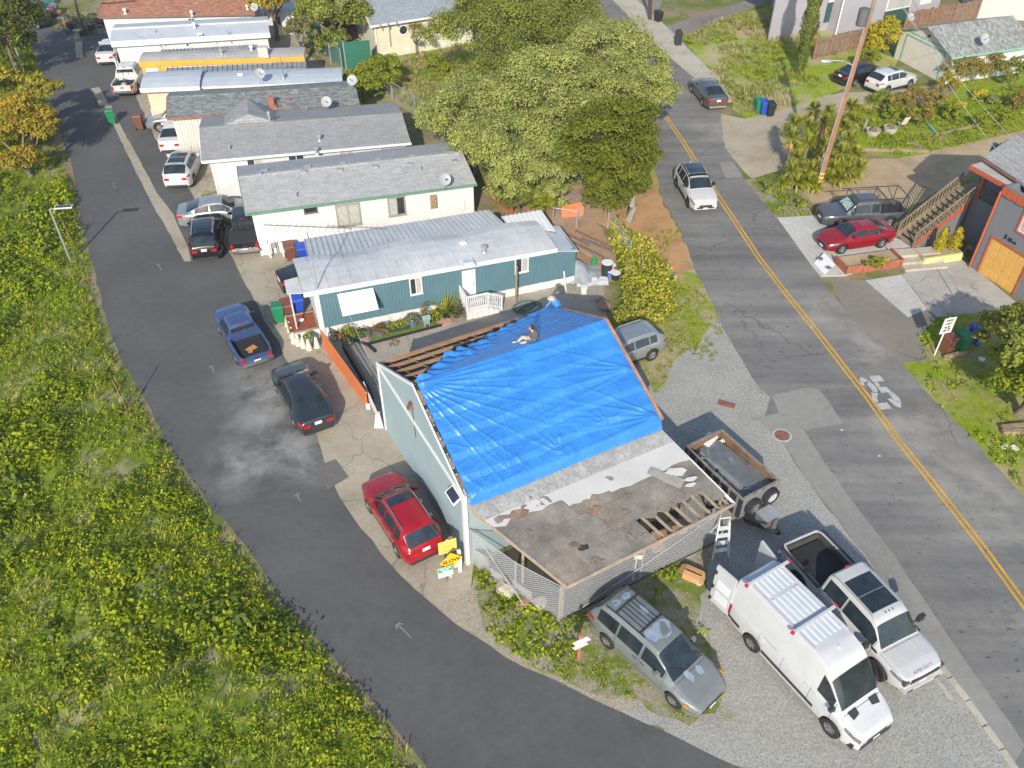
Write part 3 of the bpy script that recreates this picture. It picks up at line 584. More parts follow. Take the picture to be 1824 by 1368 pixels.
# end room with a lower roof
ex0, ex1 = x1 + .02, x1 + 1.3
H.put(ribs(ex0, ex1, .55, 2.55, .02, .17, .035), 'end_room_wall', m_teal); H.put(MB().bx(ex0, ex1, .07, .14, .0, 2.6).bx(ex1 - .06, ex1, .14, 2.8, 0, 2.6), 'end_room_side', m_teal)
H.put(MB().slab([(ex0 - .05, -.12, 2.82), (ex1 + .1, -.12, 2.5), (ex1 + .1, 2.6, 2.62), (ex0 - .05, 2.6, 2.95)], .05), 'end_room_roof', m_groof)
H.window((728, 496), (753, 521), -.01, glass=[m_glass, m_curtain]); H.window((917, 459), (941, 482), -.01, glass=[m_glass, m_curtain])
dx0, dz1 = H.at(822, 483); dx1, dz0 = H.at(847.5, 521)
d_ = H.put(MB().bx(dx0, dx1, -.05, -.005, .62, dz1), 'door', m_trim); H.put(MB().lathe([(0, 0), (.04, 0), (.04, .05), (0, .05)], 10, (dx1 - .12, -.1, 1.5), ax=1).lathe([(0, 0), (.03, 0), (.03, .04), (0, .04)], 10, (dx1 - .12, -.09, 1.68), ax=1), 'door_knob', m_steel, d_)
# window awning
ax0, az1 = H.at(600, 523); ax1, _ = H.at(664, 511); ab0, abz = H.at(613, 561); ab1, _ = H.at(663, 550)
aw = H.put(MB().bx(ax0 + .12, ax1 - .12, -.06, -.01, abz - .02, az1 - .3), 'awning_window', m_trim)
for i in range(5):
    t0 = i / 5; t1 = (i + 1) / 5; za = az1 - .75 * t0; zb_ = az1 - .75 * t1 - .03
    H.put(MB().hexa([(ax0, -.06 - .85 * t0, za - .02), (ax0, -.06 - .85 * t1 - .03, zb_ - .02), (ax1, -.06 - .85 * t1 - .03, zb_ - .02), (ax1, -.06 - .85 * t0, za - .02)][::1], [(ax0, -.06 - .85 * t0, za), (ax0, -.06 - .85 * t1 - .03, zb_), (ax1, -.06 - .85 * t1 - .03, zb_), (ax1, -.06 - .85 * t0, za)]), 'awning_slat', m_trim, aw)
for xx in (ax0 + .05, ax1 - .05): H.put(MB().bar((xx, -.03, az1 - 1.0), (xx, -.9, az1 - .82), .03, .03), 'awning_arm', m_steel, aw)
# roof fittings
X, Y = H.top(862, 440, 3.1); vent(H.root, X, Y, 3.12, 'cap', f=H.wfn); X, Y = H.top(824, 426, 3.1); H.put(MB().box((X, Y, 3.16), (.35, .22, .16)), 'roof_vent', m_trim)
X, Y = H.top(832, 462, 3.1); sk = H.put(MB().box((X, Y, 3.15), (.7, .6, .14)), 'skylight', m_trim); H.put(MB().hexa([(X - .26, Y - .22, 3.22), (X + .26, Y - .22, 3.22), (X + .26, Y + .22, 3.22), (X - .26, Y + .22, 3.22)], [(X - .2, Y - .16, 3.29), (X + .2, Y - .16, 3.29), (X + .2, Y + .16, 3.29), (X - .2, Y + .16, 3.29)]), 'dome', M('skylight_dome', (.45, .52, .55), .2), sk)
X0, Y0 = H.top(519, 491, 2.9)
H.put(MB().slab([(-.8, .3, 2.85), (-.03, -.05, 2.95), (-.03, 1.4, 3.0), (-.75, 1.35, 2.95)], .05).bx(-.7, -.62, .35, .43, 0, 2.8), 'side_awning', m_wroof)
# deck with railing
dk = thing('front_deck', 'small white wooden deck with railing below the blue trailer door', 'deck', H.root.location, H.a)
X0, Zt = H.at(822, 521); w0 = X0 - .15; w1 = X0 + 1.75; f0 = -1.25
MB().bx(w0, w0 + 1.25, f0, -.06, .5, .58).build('platform', m_white, dk)
for k in range(3): MB().bx(w0 + 1.25 + k * .26, w0 + 1.51 + k * .26, f0, -.3, .12, .42 - .14 * k).build('step', m_white, dk)
for k in range(6): MB().bx(w0 + k * .31 + .006, w0 + (k + 1) * .31 - .006, f0 - .03, f0 - .005, 0.02, .5 - (.16 * max(0, k - 3))).build('skirt_panel', m_white, dk)
def railing(p0, p1, n, root, h=.85, mat=None, post=.08, bal=.04):
    p0, p1 = Vector(p0), Vector(p1); mat = mat or m_trim; up = Vector((0, 0, h))
    MB().bar(p0 + up, p1 + up, .09, .06).build('handrail', mat, root); MB().bar(p0 + Vector((0, 0, .1)), p1 + Vector((0, 0, .1)), .05, .05).build('bottom_rail', mat, root)
    for p in (p0, p1): MB().bx(p.x - post / 2, p.x + post / 2, p.y - post / 2, p.y + post / 2, p.z - .05, p.z + h + .04).build('post', mat, root)
    for k in range(1, n): q = p0.lerp(p1, k / n); MB().bx(q.x - bal / 2, q.x + bal / 2, q.y - bal / 2, q.y + bal / 2, q.z + .1, q.z + h - .02).build('baluster', mat, root)
railing((w0 + .04, f0 + .03, .58), (w0 + 1.2, f0 + .03, .58), 10, dk); railing((w0 + 1.24, f0 + .03, .56), (w0 + 2.0, f0 + .03, .2), 7, dk); railing((w0 + .04, -.1, .58), (w0 + .04, f0 + .1, .58), 9, dk)
# posts, meter pipes along the front
fx, fz = H.at(918, 537, -.5)
pst = thing('leaning_pole', 'pale timber pole standing against the blue trailer beside its right window', 'pole', P(919, 541)); MB().bar((0, 0, 0), (.05, .12, 2.35), .1, .1).build('timber', m_wood, pst)
pst = thing('leaning_board', 'short white board leaning on the skirting at the right end of the blue trailer', 'board', P(1008, 521)); MB().bar((0, 0, 0), (-.15, .25, 1.25), .09, .03).build('board', m_trim, pst)
# ribbed carport roofs: each panel a part
def carport(name, label, cors, z, npan, mat, group, legs=True, th=.03, rib=.07):
    A, B, C, D = [P(u, v, z) for u, v in cors]  # front-left, front-right, back-right, back-left
    t = thing(name, label, 'carport', (A.x, A.y, 0), 0, group); o = Vector((A.x, A.y, 0)); A, B, C, D = [q - o for q in (A, B, C, D)]
    for k in range(npan):
        a = A.lerp(B, k / npan); b = A.lerp(B, (k + 1) / npan); c = D.lerp(C, (k + 1) / npan); d = D.lerp(C, k / npan); up = Vector((0, 0, rib)); e = (b - a) * .14; e2 = (c - d) * .14; dz = Vector((0, 0, random.uniform(-.008, .008)))
        mb = MB(); mb.slab([a + e + dz, b + dz, c + dz, d + e2 + dz], th); mb.hexa([a, a + e, d + e2, d], [a + up + e * .15, a + up + e * .85, d + up + e2 * .85, d + up + e2 * .15]); mb.build('roof_panel', mat, t)
    if legs:
        for q in (A.lerp(B, .04), A.lerp(B, .36), A.lerp(B, .68), A.lerp(B, .97)): MB().bx(q.x - .04, q.x + .04, q.y - .04, q.y + .04, 0, z - .05).build('post', m_steel, t)
        MB().bar(A - Vector((0, 0, .1)), B - Vector((0, 0, .1)), .08, .12).bar(D - Vector((0, 0, .1)), C - Vector((0, 0, .1)), .08, .12).build('beam', m_steel, t)
    return t
carport('ribbed_carport', 'pale ribbed metal carport roof behind the blue trailer', [(549, 462), (905, 404), (871, 374), (541, 426)], 2.65, 38, m_ribroof, 'ribbed carport roofs')
carport('ribbed_carport', 'short white ribbed shed roof beyond the right end of the blue trailer roof', [(903, 400), (990, 412), (964, 374), (893, 386)], 2.5, 9, m_trim, 'ribbed carport roofs')
carport('ribbed_carport', 'grey ribbed carport roof between the orange and the beige trailers', [(296, 130), (545, 122), (545, 110), (298, 121)], 2.75, 28, m_ribdirty, 'ribbed carport roofs')
carport('ribbed_carport', 'dark ribbed carport roof between the orange trailer and the white trailer', [(283, 95), (470, 85), (457, 79), (290, 89)], 2.85, 26, m_ribdirty, 'ribbed carport roofs')

# ---- gabled trailers
def gable_house(H, yr, rise, W, wall, roof, trim, fr_h=.16, rib=None, over=.3, skirt=None):
    h = H.h; L = H.L; a, b = H.inset; f0 = over
    rz = lambda y: h + rise * (1 - abs(y - yr) / (yr if y < yr else W - yr))
    H.put(roofgrid(lambda x, y, z: z, 0, L, 1, [(0, h), (yr, h + rise)], .07), 'roof', roof); H.put(roofgrid(lambda x, y, z: z, 0, L, 1, [(yr, h + rise), (W, h)], .07), 'back_roof', roof)
    H.put(MB().bx(-.02, L + .02, -.06, -.002, h - fr_h, h + .01), 'fascia', trim)
    H.put(MB().hexa([(-.04, 0, h - fr_h), (-.002, 0, h - fr_h), (-.002, yr, h + rise - fr_h), (-.04, yr, h + rise - fr_h)], [(-.04, 0, h + .02), (-.002, 0, h + .02), (-.002, yr, h + rise + .02), (-.04, yr, h + rise + .02)]).hexa([(-.04, yr, h + rise - fr_h), (-.002, yr, h + rise - fr_h), (-.002, W, h - fr_h), (-.04, W, h - fr_h)], [(-.04, yr, h + rise + .02), (-.002, yr, h + rise + .02), (-.002, W, h + .02), (-.04, W, h + .02)]), 'bargeboard', trim)
    H.put(MB().bx(0, L, yr - .1, yr + .1, h + rise - .012, h + rise + .03), 'ridge_cap', roof)
    hw = h - .07
    if rib: H.put(ribs(a, L - b, 0, hw, f0 - .014, rib, .014), 'front_wall', wall)
    H.put(MB().bx(a, L - b, f0, f0 + .1, 0, hw).bx(a, L - b, W - f0 - .1, W - f0, 0, hw), 'wall', wall)
    for xx in (a, L - b - .1):
        H.put(MB().add([(xx + q, y, z) for q in (0, .1) for y, z in ((f0 + .1, 0), (W - f0 - .1, 0), (W - f0 - .1, rz(W - f0) - .1), (yr, h + rise - .1), (f0 + .1, rz(f0) - .1))], [(0, 4, 3, 2, 1), (5, 6, 7, 8, 9), (0, 5, 9, 4), (1, 2, 7, 6), (4, 9, 8, 3), (3, 8, 7, 2), (0, 1, 6, 5)]), 'end_wall', wall)
    H.f0 = f0 - (.04 if rib else .0); H.rz = rz
T2 = House('white_trailer', 'cream boarded trailer house with pale grey shingle roof and green fascia', 'trailer', (437, 380), (849, 327), 3.0, .36, inset=(.35, .15))
gable_house(T2, 3.15, .72, 6.1, m_cream, m_sh1, m_greent, over=.22)
T2.window((596, 366), (645, 398), T2.f0, frame=M('taupe_frame', (.3, .29, .24), .6), glass=[m_curtain, m_curtain], fw=.1); T2.window((689, 352), (724, 381), T2.f0, frame=MATS['taupe_frame'], glass=[m_curtain, m_glass], fw=.09)
T2.window((540, 370), (566, 377), T2.f0, frame=m_brownf, panes=1, fw=.04)
x0_, z1_ = T2.at(761, 344, T2.f0); x1_, z0_ = T2.at(785, 385, T2.f0); d_ = T2.put(MB().bx(x0_, x1_, T2.f0 - .04, T2.f0 + .02, .5, z1_), 'door', m_trim)
T2.put(MB().bx(x0_ + .14, x1_ - .14, T2.f0 - .05, T2.f0 - .041, 1.45, z1_ - .15), 'door_glass', M('door_glass', (.28, .2, .12), .2, 0, .5, 9), d_)
x0_, z1_ = T2.at(817, 358, T2.f0); T2.put(MB().bx(x0_, x0_ + .34, T2.f0 - .1, T2.f0, z1_ - .62, z1_), 'meter_cabinet', m_trim)
T2.put(MB().bx(.33, .45, T2.f0 - .04, T2.f0 + .02, 0, 2.9), 'corner_board', m_trim)
for k, (u, v) in enumerate([(462, 313), (541, 305), (605, 299), (668, 291), (729, 284), (809, 275)]): x_, y_ = T2.top(u, v, 3.6); vent(T2.root, x_, y_, T2.rz(y_) - .02, 'box', f=T2.wfn)
for k, (u, v) in enumerate([(471, 305), (548, 297), (611, 290), (674, 282), (735, 275), (803, 267)]): x_, y_ = T2.top(u, v, 3.6); vent(T2.root, x_, y_ + .15, T2.rz(y_ + .15) - .02, 'wedge', f=T2.wfn)
for (u, v) in ((527, 345), (749, 299), (798, 313)): x_, y_ = T2.top(u, v, 3.3); vent(T2.root, x_, y_, T2.rz(y_) - .02, 'pipe', f=T2.wfn)
dish('satellite dish at the right end of the pale grey shingle roof', P(793, 338, 2.75), R(200), .36)

T3 = House('white_trailer', 'pale grey double trailer with mid grey shingle roof and white gutter', 'trailer', (359, 287), (732, 254), 3.0, .36, inset=(.45, .3))
gable_house(T3, 3.3, .75, 6.8, m_lgrey, m_sh2, m_trim, over=.35)
T3.window((438, 284), (470, 300), T3.f0, glass=[m_glass, m_curtain]); T3.window((512, 277), (544, 290), T3.f0); T3.window((602, 268), (632, 280), T3.f0, glass=[m_curtain, m_curtain]); T3.window((676, 261), (714, 272), T3.f0, glass=[m_curtain, m_curtain])
T3.put(MB().bx(.42, .52, T3.f0 - .05, T3.f0 + .04, 0, 2.85), 'corner_board', m_trim)
dx_, dy_ = T3.top(442, 197, 4.0); dm = MB(); zz = 3.78   # the small cross gable on the back slope
dm.add([(dx_ - 1.7, 3.4, 3.72), (dx_ + 1.7, 3.4, 3.72), (dx_, 3.75, 4.25), (dx_ - 1.7, 6.6, 3.1), (dx_ + 1.7, 6.6, 3.1), (dx_, 6.6, 4.25)], [(0, 2, 5, 3), (1, 4, 5, 2), (0, 1, 2), (3, 5, 4)]); T3.put(dm, 'cross_gable', m_sh2)
for (u, v) in ((568, 240), (562, 256)): x_, y_ = T3.top(u, v, 3.4); vent(T3.root, x_, y_, T3.rz(y_) - .02, 'cap', f=T3.wfn)
x_, y_ = T3.top(409, 265, 3.2); vent(T3.root, x_, y_, T3.rz(y_) - .02, 'pipe', f=T3.wfn); x_, y_ = T3.top(480, 212, 3.8); T3.put(MB().lathe([(.07, 0), (.07, .75), (.12, .78), (.1, .9), (0, .9)], 10, (x_, y_, 3.6)), 'flue', m_metal)

T4 = House('dark_roof_trailer', 'pale pink trailer with dark grey green shingle roof and brown fascia', 'trailer', (297, 210), (641, 186), 3.0, .36, inset=(.3, .2))
gable_house(T4, 2.4, .5, 4.6, m_pink, m_sh3, m_brownf, rib=.2, over=.3)
x_, y_ = T4.top(483, 180, 3.3); vent(T4.root, x_, y_, T4.rz(y_) - .05, 'brick', mat=M('brick_red', (.36, .14, .1), .85, 0, .2, 3), f=T4.wfn)
for (u, v) in ((492, 171), (511, 169)): x_, y_ = T4.top(u, v, 3.4); T4.put(MB().box((x_, y_, T4.rz(y_) + .05), (.26, .2, .14)), 'roof_vent', MATS['brick_red'])
x_, y_ = T4.top(544, 185, 3.2); vent(T4.root, x_, y_, T4.rz(y_) - .02, 'pipe', f=T4.wfn)
T4.window((517, 200), (540, 206), T4.f0, panes=1, glass=[m_trim]); dish('satellite dish standing at the far right corner of the dark shingle roof', P(630, 160, 3.3), R(170), .38); dish('dark grey satellite dish above the front edge of the dark shingle roof', P(584, 198, 2.9), R(185), .36)

T5 = House('beige_trailer', 'beige trailer with bluish grey coated roof and white front awning', 'trailer', (300, 156), (610, 144), 3.0, .36)
H = T5
H.put(roofgrid(lambda x, y, z: z, -2.0, H.L, 20, [(-.05, 2.96), (.5, 3.05), (1.4, 3.12), (2.3, 3.05), (2.9, 2.95)], .06), 'roof', m_groof)
H.put(MB().bx(-2, H.L + .02, -.1, -.052, 2.82, 2.99), 'fascia', m_trim)
H.put(ribs(-1.6, H.L - .15, 0, 2.9, .1, .2, .03), 'front_wall', m_beige); H.put(MB().bx(-1.6, H.L - .15, .14, .22, 0, 2.9).bx(-1.6, -1.5, .22, 2.7, 0, 2.9).bx(H.L - .25, H.L - .15, .22, 2.7, 0, 2.9).bx(-1.6, H.L - .15, 2.7, 2.8, 0, 2.9), 'wall', m_beige)
xa, ya = H.top(252, 150, 3.2); xb, yb_ = H.top(353, 156, 3.2)
H.put(roofgrid(lambda x, y, z: z, xa, xb, 6, [(-.35, 3.12), (.3, 3.24), (1.2, 3.34), (2.1, 3.3), (2.9, 3.16)], .06), 'raised_roof', m_groof); H.put(MB().bx(xa - .02, xb + .02, -.42, -.352, 2.86, 3.16), 'raised_fascia', m_trim)
xa, za = H.at(297, 160, -.5); xb, _ = H.at(332, 160, -.5)
for k in range(8): a = xa + (xb - xa) * k / 8; e = (xb - xa) / 8; H.put(MB().slab([(a, -1.0, 2.35), (a + e * .9, -1.0, 2.35), (a + e * .9, .08, 2.7), (a, .08, 2.7)], .04), 'awning_slat', m_trim)
H.window((378, 162), (390, 172), .1, panes=1, glass=[m_curtain]); H.window((418, 162), (428, 170), .1, panes=1, glass=[m_curtain]); H.window((476, 156), (490, 162), .1); H.window((560, 152), (576, 161), .1, glass=[m_curtain, m_trim])
x_, y_ = H.top(592, 125, 3.0); st = MB(); st.v = [(x_ + .75 * math.cos(a) * (1 + .3 * math.sin(3 * a)), y_ + .32 * math.sin(a) * (1 + .2 * math.cos(4 * a)), 3.0 + .03 + .045) for a in [2 * math.pi * k / 14 for k in range(14)]]; st.f = [tuple(range(14))]; H.put(st, 'roof_patch', M('rust_patch', (.25, .2, .15), .9, 0, .4, 4))
x_, y_ = H.top(504, 134, 3.1); vent(H.root, x_, y_, 3.1, 'cap', f=H.wfn); H.put(MB().tube([(x_, y_ + .5, 3.1), (x_, y_ + .5, 4.6)], .03, 6).bar((x_ - .5, y_ + .5, 4.3), (x_ + .5, y_ + .5, 4.3), .03, .03), 'mast', m_steel); vent(H.root, *H.top(427, 131, 3.1), 3.1, 'wedge', mat=m_trim, f=H.wfn)
dish('satellite dish on the middle of the bluish grey trailer roof', P(465, 148, 2.95), R(205), .38)

T6 = House('orange_trailer', 'orange and white trailer with weathered flat grey roof', 'trailer', (247, 109), (542, 100), 3.0, .3)
H = T6; H.put(roofgrid(lambda x, y, z: z, 0, H.L, 20, [(0, 2.98), (.5, 3.06), (1.2, 3.08), (2.2, 2.95)], .06), 'roof', m_oroof)
H.put(MB().bx(-.02, H.L, -.08, -.002, 2.55, 2.98), 'orange_band', m_orange); H.put(MB().bx(.15, H.L - .1, .05, .15, 0, 2.95).bx(H.L - .2, H.L - .1, .15, 2.1, 0, 2.9).bx(.15, H.L - .1, 2.1, 2.2, 0, 2.9), 'wall', M('cream_wall', (.72, .7, .58), .6)); H.put(MB().bx(.1, .2, .0, 2.15, 0, 2.95), 'end_wall', m_orange); H.put(MB().bx(.15, 1.5, -.02, .045, 0, 2.55), 'entry_panel', m_orange)
xa, za = H.at(258, 116, -.03); d_ = H.put(MB().bx(xa, xa + .9, -.06, -.021, .4, 2.45), 'door', m_trim); H.put(ribs(xa + .95, xa + 2.5, .4, 2.45, -.06, .17, .03), 'shutter_panel', m_orange)
H.put(MB().box((*H.top(467, 82, 3.5), 3.35), (.75, .7, .75)), 'roof_cooler', M('cooler_tan', (.55, .5, .42), .7)); vent(H.root, *H.top(394, 92, 3.1), 3.06, 'cap', f=H.wfn); vent(H.root, *H.top(473, 96, 3.1), 3.06, 'wedge', mat=m_trim, f=H.wfn); vent(H.root, *H.top(447, 84, 3.1), 3.0, 'cap', mat=m_trim, f=H.wfn)

T7 = House('white_trailer', 'white trailer with pale grey coated roof and white ridge line', 'trailer', (197, 74), (480, 58), 2.9, .3)
gable_house(T7, 2.1, .35, 4.4, m_white, m_groof, m_trim, fr_h=.45, over=.3); T7.put(MB().bx(0, T7.L, 1.95, 2.2, 3.235, 3.3), 'white_ridge', m_trim)
T7.window((283, 76), (290, 86), T7.f0, panes=1); T7.window((291, 75), (300, 85), T7.f0, panes=1, glass=[m_curtain]); T7.window((330, 77), (338, 83), T7.f0, panes=1); T7.window((383, 73), (388, 79), T7.f0, panes=1); T7.window((410, 72), (416, 78), T7.f0, panes=1)
vent(T7.root, *T7.top(346, 46, 3.2), 3.2, 'cap', mat=m_trim, f=T7.wfn); vent(T7.root, *T7.top(355, 57, 3.1), 3.05, 'wedge', mat=m_trim, f=T7.wfn); vent(T7.root, *T7.top(276, 56, 3.1), 3.05, 'pipe', f=T7.wfn); vent(T7.root, *T7.top(405, 54, 3.1), 3.05, 'pipe', f=T7.wfn)
T8 = House('red_roof_trailer', 'white trailer with rust red shingle roof at the far end of the row', 'trailer', (175, 30), (454, 25), 2.8, .25)
gable_house(T8, 3.6, .9, 7.0, m_white, m_sh4, m_brownf, fr_h=.12, over=.3)
for (u, v) in ((221, 15), (339, 14), (440, 18), (439, 5)): x_, y_ = T8.top(u, v, 3.3); vent(T8.root, x_, y_, T8.rz(y_) - .02, 'cap', mat=m_trim, f=T8.wfn)
T8.window((334, 32), (348, 37), T8.f0, panes=2); T8.window((418, 32), (424, 36), T8.f0, panes=1); T8.window((428, 32), (434, 36), T8.f0, panes=1)
dish('satellite dish at the right end of the rust red shingle roof', P(457, 27, 2.6), R(160), .38)
# small shed at the right end of the far white trailer
sh = thing('small_shed', 'pale grey flat roofed shed at the end of the far white trailer', 'shed', P(505, 58), T7.a); MB().bx(-1.2, 1.2, -.8, 1.6, 0, 2.2).build('wall', m_lgrey, sh); MB().bx(-1.35, 1.35, -.95, 1.75, 2.2, 2.3).build('roof', m_groof, sh); MB().bx(-.5, -.1, -.83, -.8, 1.0, 1.7).build('window', m_glass, sh)

# ---- cream stucco house on the hill
T9 = House('cream_house', 'cream stucco house with blue grey shingle roof and octagonal window', 'house', (660, 46), (850, 17), 3.0, 0.0, inset=(.4, .3))
m_stucco = M('cream_stucco', (.58, .56, .43), .85, 0, .05, 1, 30, .08, .2); gable_house(T9, 4.6, 2.3, 9.0, m_stucco, m_sh5, m_trim, over=.4)
T9.window((759, 33), (779, 63), T9.f0, frame=m_trim, panes=1, glass=[m_curtain], fw=.12); T9.window((810, 30), (832, 59), T9.f0, panes=1, glass=[m_curtain], fw=.12)
xo, zo = T9.at(718, 53, T9.f0); oc = T9.put(MB().lathe([(.5, 0), (.5, .07), (.36, .07), (.36, 0)], 8, (xo, T9.f0 - .08, zo), ax=1, cap=False), 'octagonal_window', m_trim); T9.put(MB().lathe([(0, 0), (.37, 0), (.37, .02), (0, .02)], 8, (xo, T9.f0 - .05, zo), ax=1), 'pane', m_glass, oc)
T9.put(MB().tube([(.5, T9.f0 - .06, 2.9), (.5, T9.f0 - .06, 0)], .06, 6), 'downspout', m_trim); x_, _ = T9.at(694, 60, T9.f0); T9.put(MB().tube([(x_, T9.f0 - .05, 2.9), (x_, T9.f0 - .05, .9)], .045, 6), 'waste_pipe', m_steel)
for (u, v) in ((684, 96), (725, 89), (789, 80)): xv, zv = T9.at(u, v, T9.f0); T9.put(MB().bx(xv - .25, xv + .25, T9.f0 - .03, T9.f0, max(.1, zv - .12), max(.1, zv - .12) + .26), 'foundation_vent', m_trim)
for (u, v) in ((676, 35), (690, 33), (705, 30)): x_, y_ = T9.top(u, v, 3.5); vent(T9.root, x_, y_, T9.rz(y_) - .02, 'pipe', f=T9.wfn)
dg = MB(); dg.add([(-.6, 3.2, 3.9), (1.9, 3.0, 4.3), (.6, 3.1, 5.7), (-.6, 9, 3.9), (1.9, 9, 4.3), (.6, 9, 5.7)], [(0, 1, 2), (0, 2, 5, 3), (1, 4, 5, 2)]); T9.put(dg, 'front_gable', m_stucco)
bk = thing('far_house', 'pale house with grey roof half hidden behind the cream house', 'house', P(612, 24), R(20)); MB().bx(-1, 8, 4, 12, 0, 3.2).build('wall', m_stucco, bk); MB().slab([(-1.5, 3.5, 3.2), (8.5, 3.5, 3.2), (8.5, 8, 4.8), (-1.5, 8, 4.8)], .1).slab([(-1.5, 8, 4.8), (8.5, 8, 4.8), (8.5, 12.5, 3.2), (-1.5, 12.5, 3.2)], .1).build('roof', m_sh5, bk)

# ---- the building under the blue tarp
BL = P(677, 766); B0 = P(828, 1003); bx_ = (P(1175, 745, 3.9) - P(828, 882, 3.9)); bx_.z = 0; LB = 8.65; ang = math.atan2(4.05, 7.57)
tb = thing('tarped_building', 'pale blue gabled workshop with stripped roof half covered by a blue tarp', 'building', Vector((-1.75, 20.35, 0)), ang)
WB = 8.55; EH = 3.9; RH = 5.95   # local: x along the ridge, y back, front eave at y=0
m_bwall = M('pale_blue_wall', (.29, .375, .41), .7, 0, .05, .8, 25, .06); m_felt = M('black_felt', (.03, .03, .032), .95, 0, .4, 2, 12, .3)
def gabwall(x0, x1):
    pr = [(0, 0), (WB, 0), (WB, EH), (WB / 2, RH), (0, EH)]
    return MB().add([(x, y, z) for x in (x0, x1) for y, z in pr], [(0, 4, 3, 2, 1), (5, 6, 7, 8, 9)] + [(i, (i + 1) % 5, 5 + (i + 1) % 5, 5 + i) for i in range(5)])
gabwall(0, .15).build('left_wall', m_bwall, tb); gabwall(LB - .15, LB).build('right_wall', m_bwall, tb)
MB().bx(.15, LB - .15, 0, .15, 0, EH - .02).build('front_wall', m_bwall, tb); MB().bx(.15, LB - .15, WB - .15, WB, 0, EH - .02).build('back_wall', m_bwall, tb)
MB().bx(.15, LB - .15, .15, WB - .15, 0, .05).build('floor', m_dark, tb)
MB().bar((-.03, 0, EH - .1), (-.03, WB, EH - .05), .05, .16).build('eave_board', m_trim, tb)
MB().bx(-.08, .08, -.1, .08, 0, EH + .05).build('front_corner_post', m_trim, tb); MB().bx(-.05, .05, WB - .05, WB + .05, 0, EH + .02).build('back_corner_post', m_trim, tb)
MB().bar((-.03, WB + .05, EH + .02), (-.03, WB / 2, RH + .06), .05, .14).build('rake_board', m_trim, tb); MB().bar((-.03, WB / 2, RH + .06), (-.03, -.1, EH), .05, .12).build('rake_board', m_trim, tb)
for a, b, y0, y1, z0, z1 in ((.16, LB - .1, 0, WB / 2, EH, RH), (.16, LB - .1, WB / 2, WB, RH, EH)):
    MB().add([(a, y0, z0 - .1), (b, y0, z0 - .1), (b, y1, z1 - .1), (a, y1, z1 - .1), (a, y0, z0 - .16), (b, y0, z0 - .16), (b, y1, z1 - .16), (a, y1, z1 - .16)], [(0, 1, 2, 3), (7, 6, 5, 4), (0, 4, 5, 1), (1, 5, 6, 2), (2, 6, 7, 3), (3, 7, 4, 0)]).build('felt_underlay', m_felt, tb)
slope = math.atan2(RH - EH, WB / 2)
for k in range(5):
    t = .025 + k * .225; y = WB - t * WB / 2; z = EH + t * (RH - EH); x1_ = LB + .05 if k == 0 else LB - .1
    MB().bar((-.02, y, z + .0), (x1_, y, z + .0), .12 if k else .17, .1).build('purlin', M('purlin_wood', (.36, .215, .115), .85, 0, .25, 1.6, 18, .3), tb)
for k in range(11):
    x = .5 + k * .8; MB().bar((x, WB - .05, EH - .05), (x, WB / 2 + .1, RH - .06), .05, .05).build('rafter', m_wood, tb)
m_torn = M('torn_brown_felt', (.22, .145, .10), .95, 0, .45, 3, 14, .3)
for k in range(15):   # ragged remains of old shingle along the left rake
    t = .03 + k * .064; y = WB / 2 * (1 - t) + random.uniform(-.05, .05); z = EH + (RH - EH) * (1 - t) + .04
    MB().box((.08 + random.uniform(-.02, .06), y, z), (random.uniform(.12, .26), random.uniform(.16, .3), .03), random.uniform(-.3, .3), slope).build('torn_shingle', m_torn if k % 3 else m_felt, tb)
MB().bar((LB + .06, -.1, EH + .02), (LB + .06, WB / 2, RH + .05), .12, .18).build('bargeboard', M('raw_bargeboard', (.36, .2, .13), .85, 0, .3, 2, 14, .3), tb); MB().bar((LB + .06, WB / 2, RH + .05), (LB + .06, WB, EH + .02), .12, .18).build('bargeboard', MATS['raw_bargeboard'], tb)
for k in range(9): t = .08 + k * .11; MB().box((LB + .02, WB / 2 * t, EH + (RH - EH) * t + .07), (.1, .05, .08)).build('rafter_tail', m_brownf, tb)
lt = MB().hexa([(-.22, 4.55, 4.55), (-.02, 4.45, 4.55), (-.02, 4.75, 4.55), (-.22, 4.7, 4.55)], [(-.08, 4.5, 4.85), (0, 4.5, 4.85), (0, 4.7, 4.85), (-.08, 4.7, 4.85)]); lt.build('wall_lamp', M('lamp_bronze', (.2, .13, .1), .5, .4), tb)
MB().tube([(-.02, 4.6, 4.55), (-.02, 4.5, 3.0)], .012, 5).build('lamp_cable', m_dark, tb)
sp = MB().box((-.18, .55, 3.52), (.42, .75, .06), 0, 0, R(-35)).build('solar_panel', m_trim, tb); MB().box((-.2, .55, 3.556), (.33, .64, .012), 0, 0, R(-35)).build('solar_cells', M('solar_cells', (.03, .035, .06), .2), sp)
# ---- the tarp: one sheet stretched over ridge and front slope, gathered on the back slope
NU, NV = 260, 300
u_ = np.linspace(0, 1, NU)[None, :] * np.ones((NV, 1)); v_ = np.linspace(0, 1, NV)[:, None] * np.ones((1, NU))
X = .16 + u_ * (LB + .02 - .16)
back = np.clip((u_ - .02) / .86, 0, 1) ** .75 * .9 * WB / 2                    # how far down the back slope it reaches at each x
back += .3 * (fnoise(u_ * 8, u_ * 0, 1.3, 5) - .5) + .25 * (fnoise(u_ * 30, u_ * 0 + 3, 1, 9) - .5) * (u_ < .85)
back = np.clip(back, .06, WB / 2)
front = WB / 2 + .46 + .03 * np.sin(u_ * 7)
S = -front + v_ * (front + back)                                               # distance from the ridge, + = back
overh = np.maximum(0, -S - WB / 2)
Yl = WB / 2 + np.clip(S, -WB / 2 - .06, None); Zl = RH + .07 - np.abs(np.clip(S, -WB / 2, None)) / (WB / 2) * (RH - EH); Zl -= overh * .95; Yl -= overh * .42
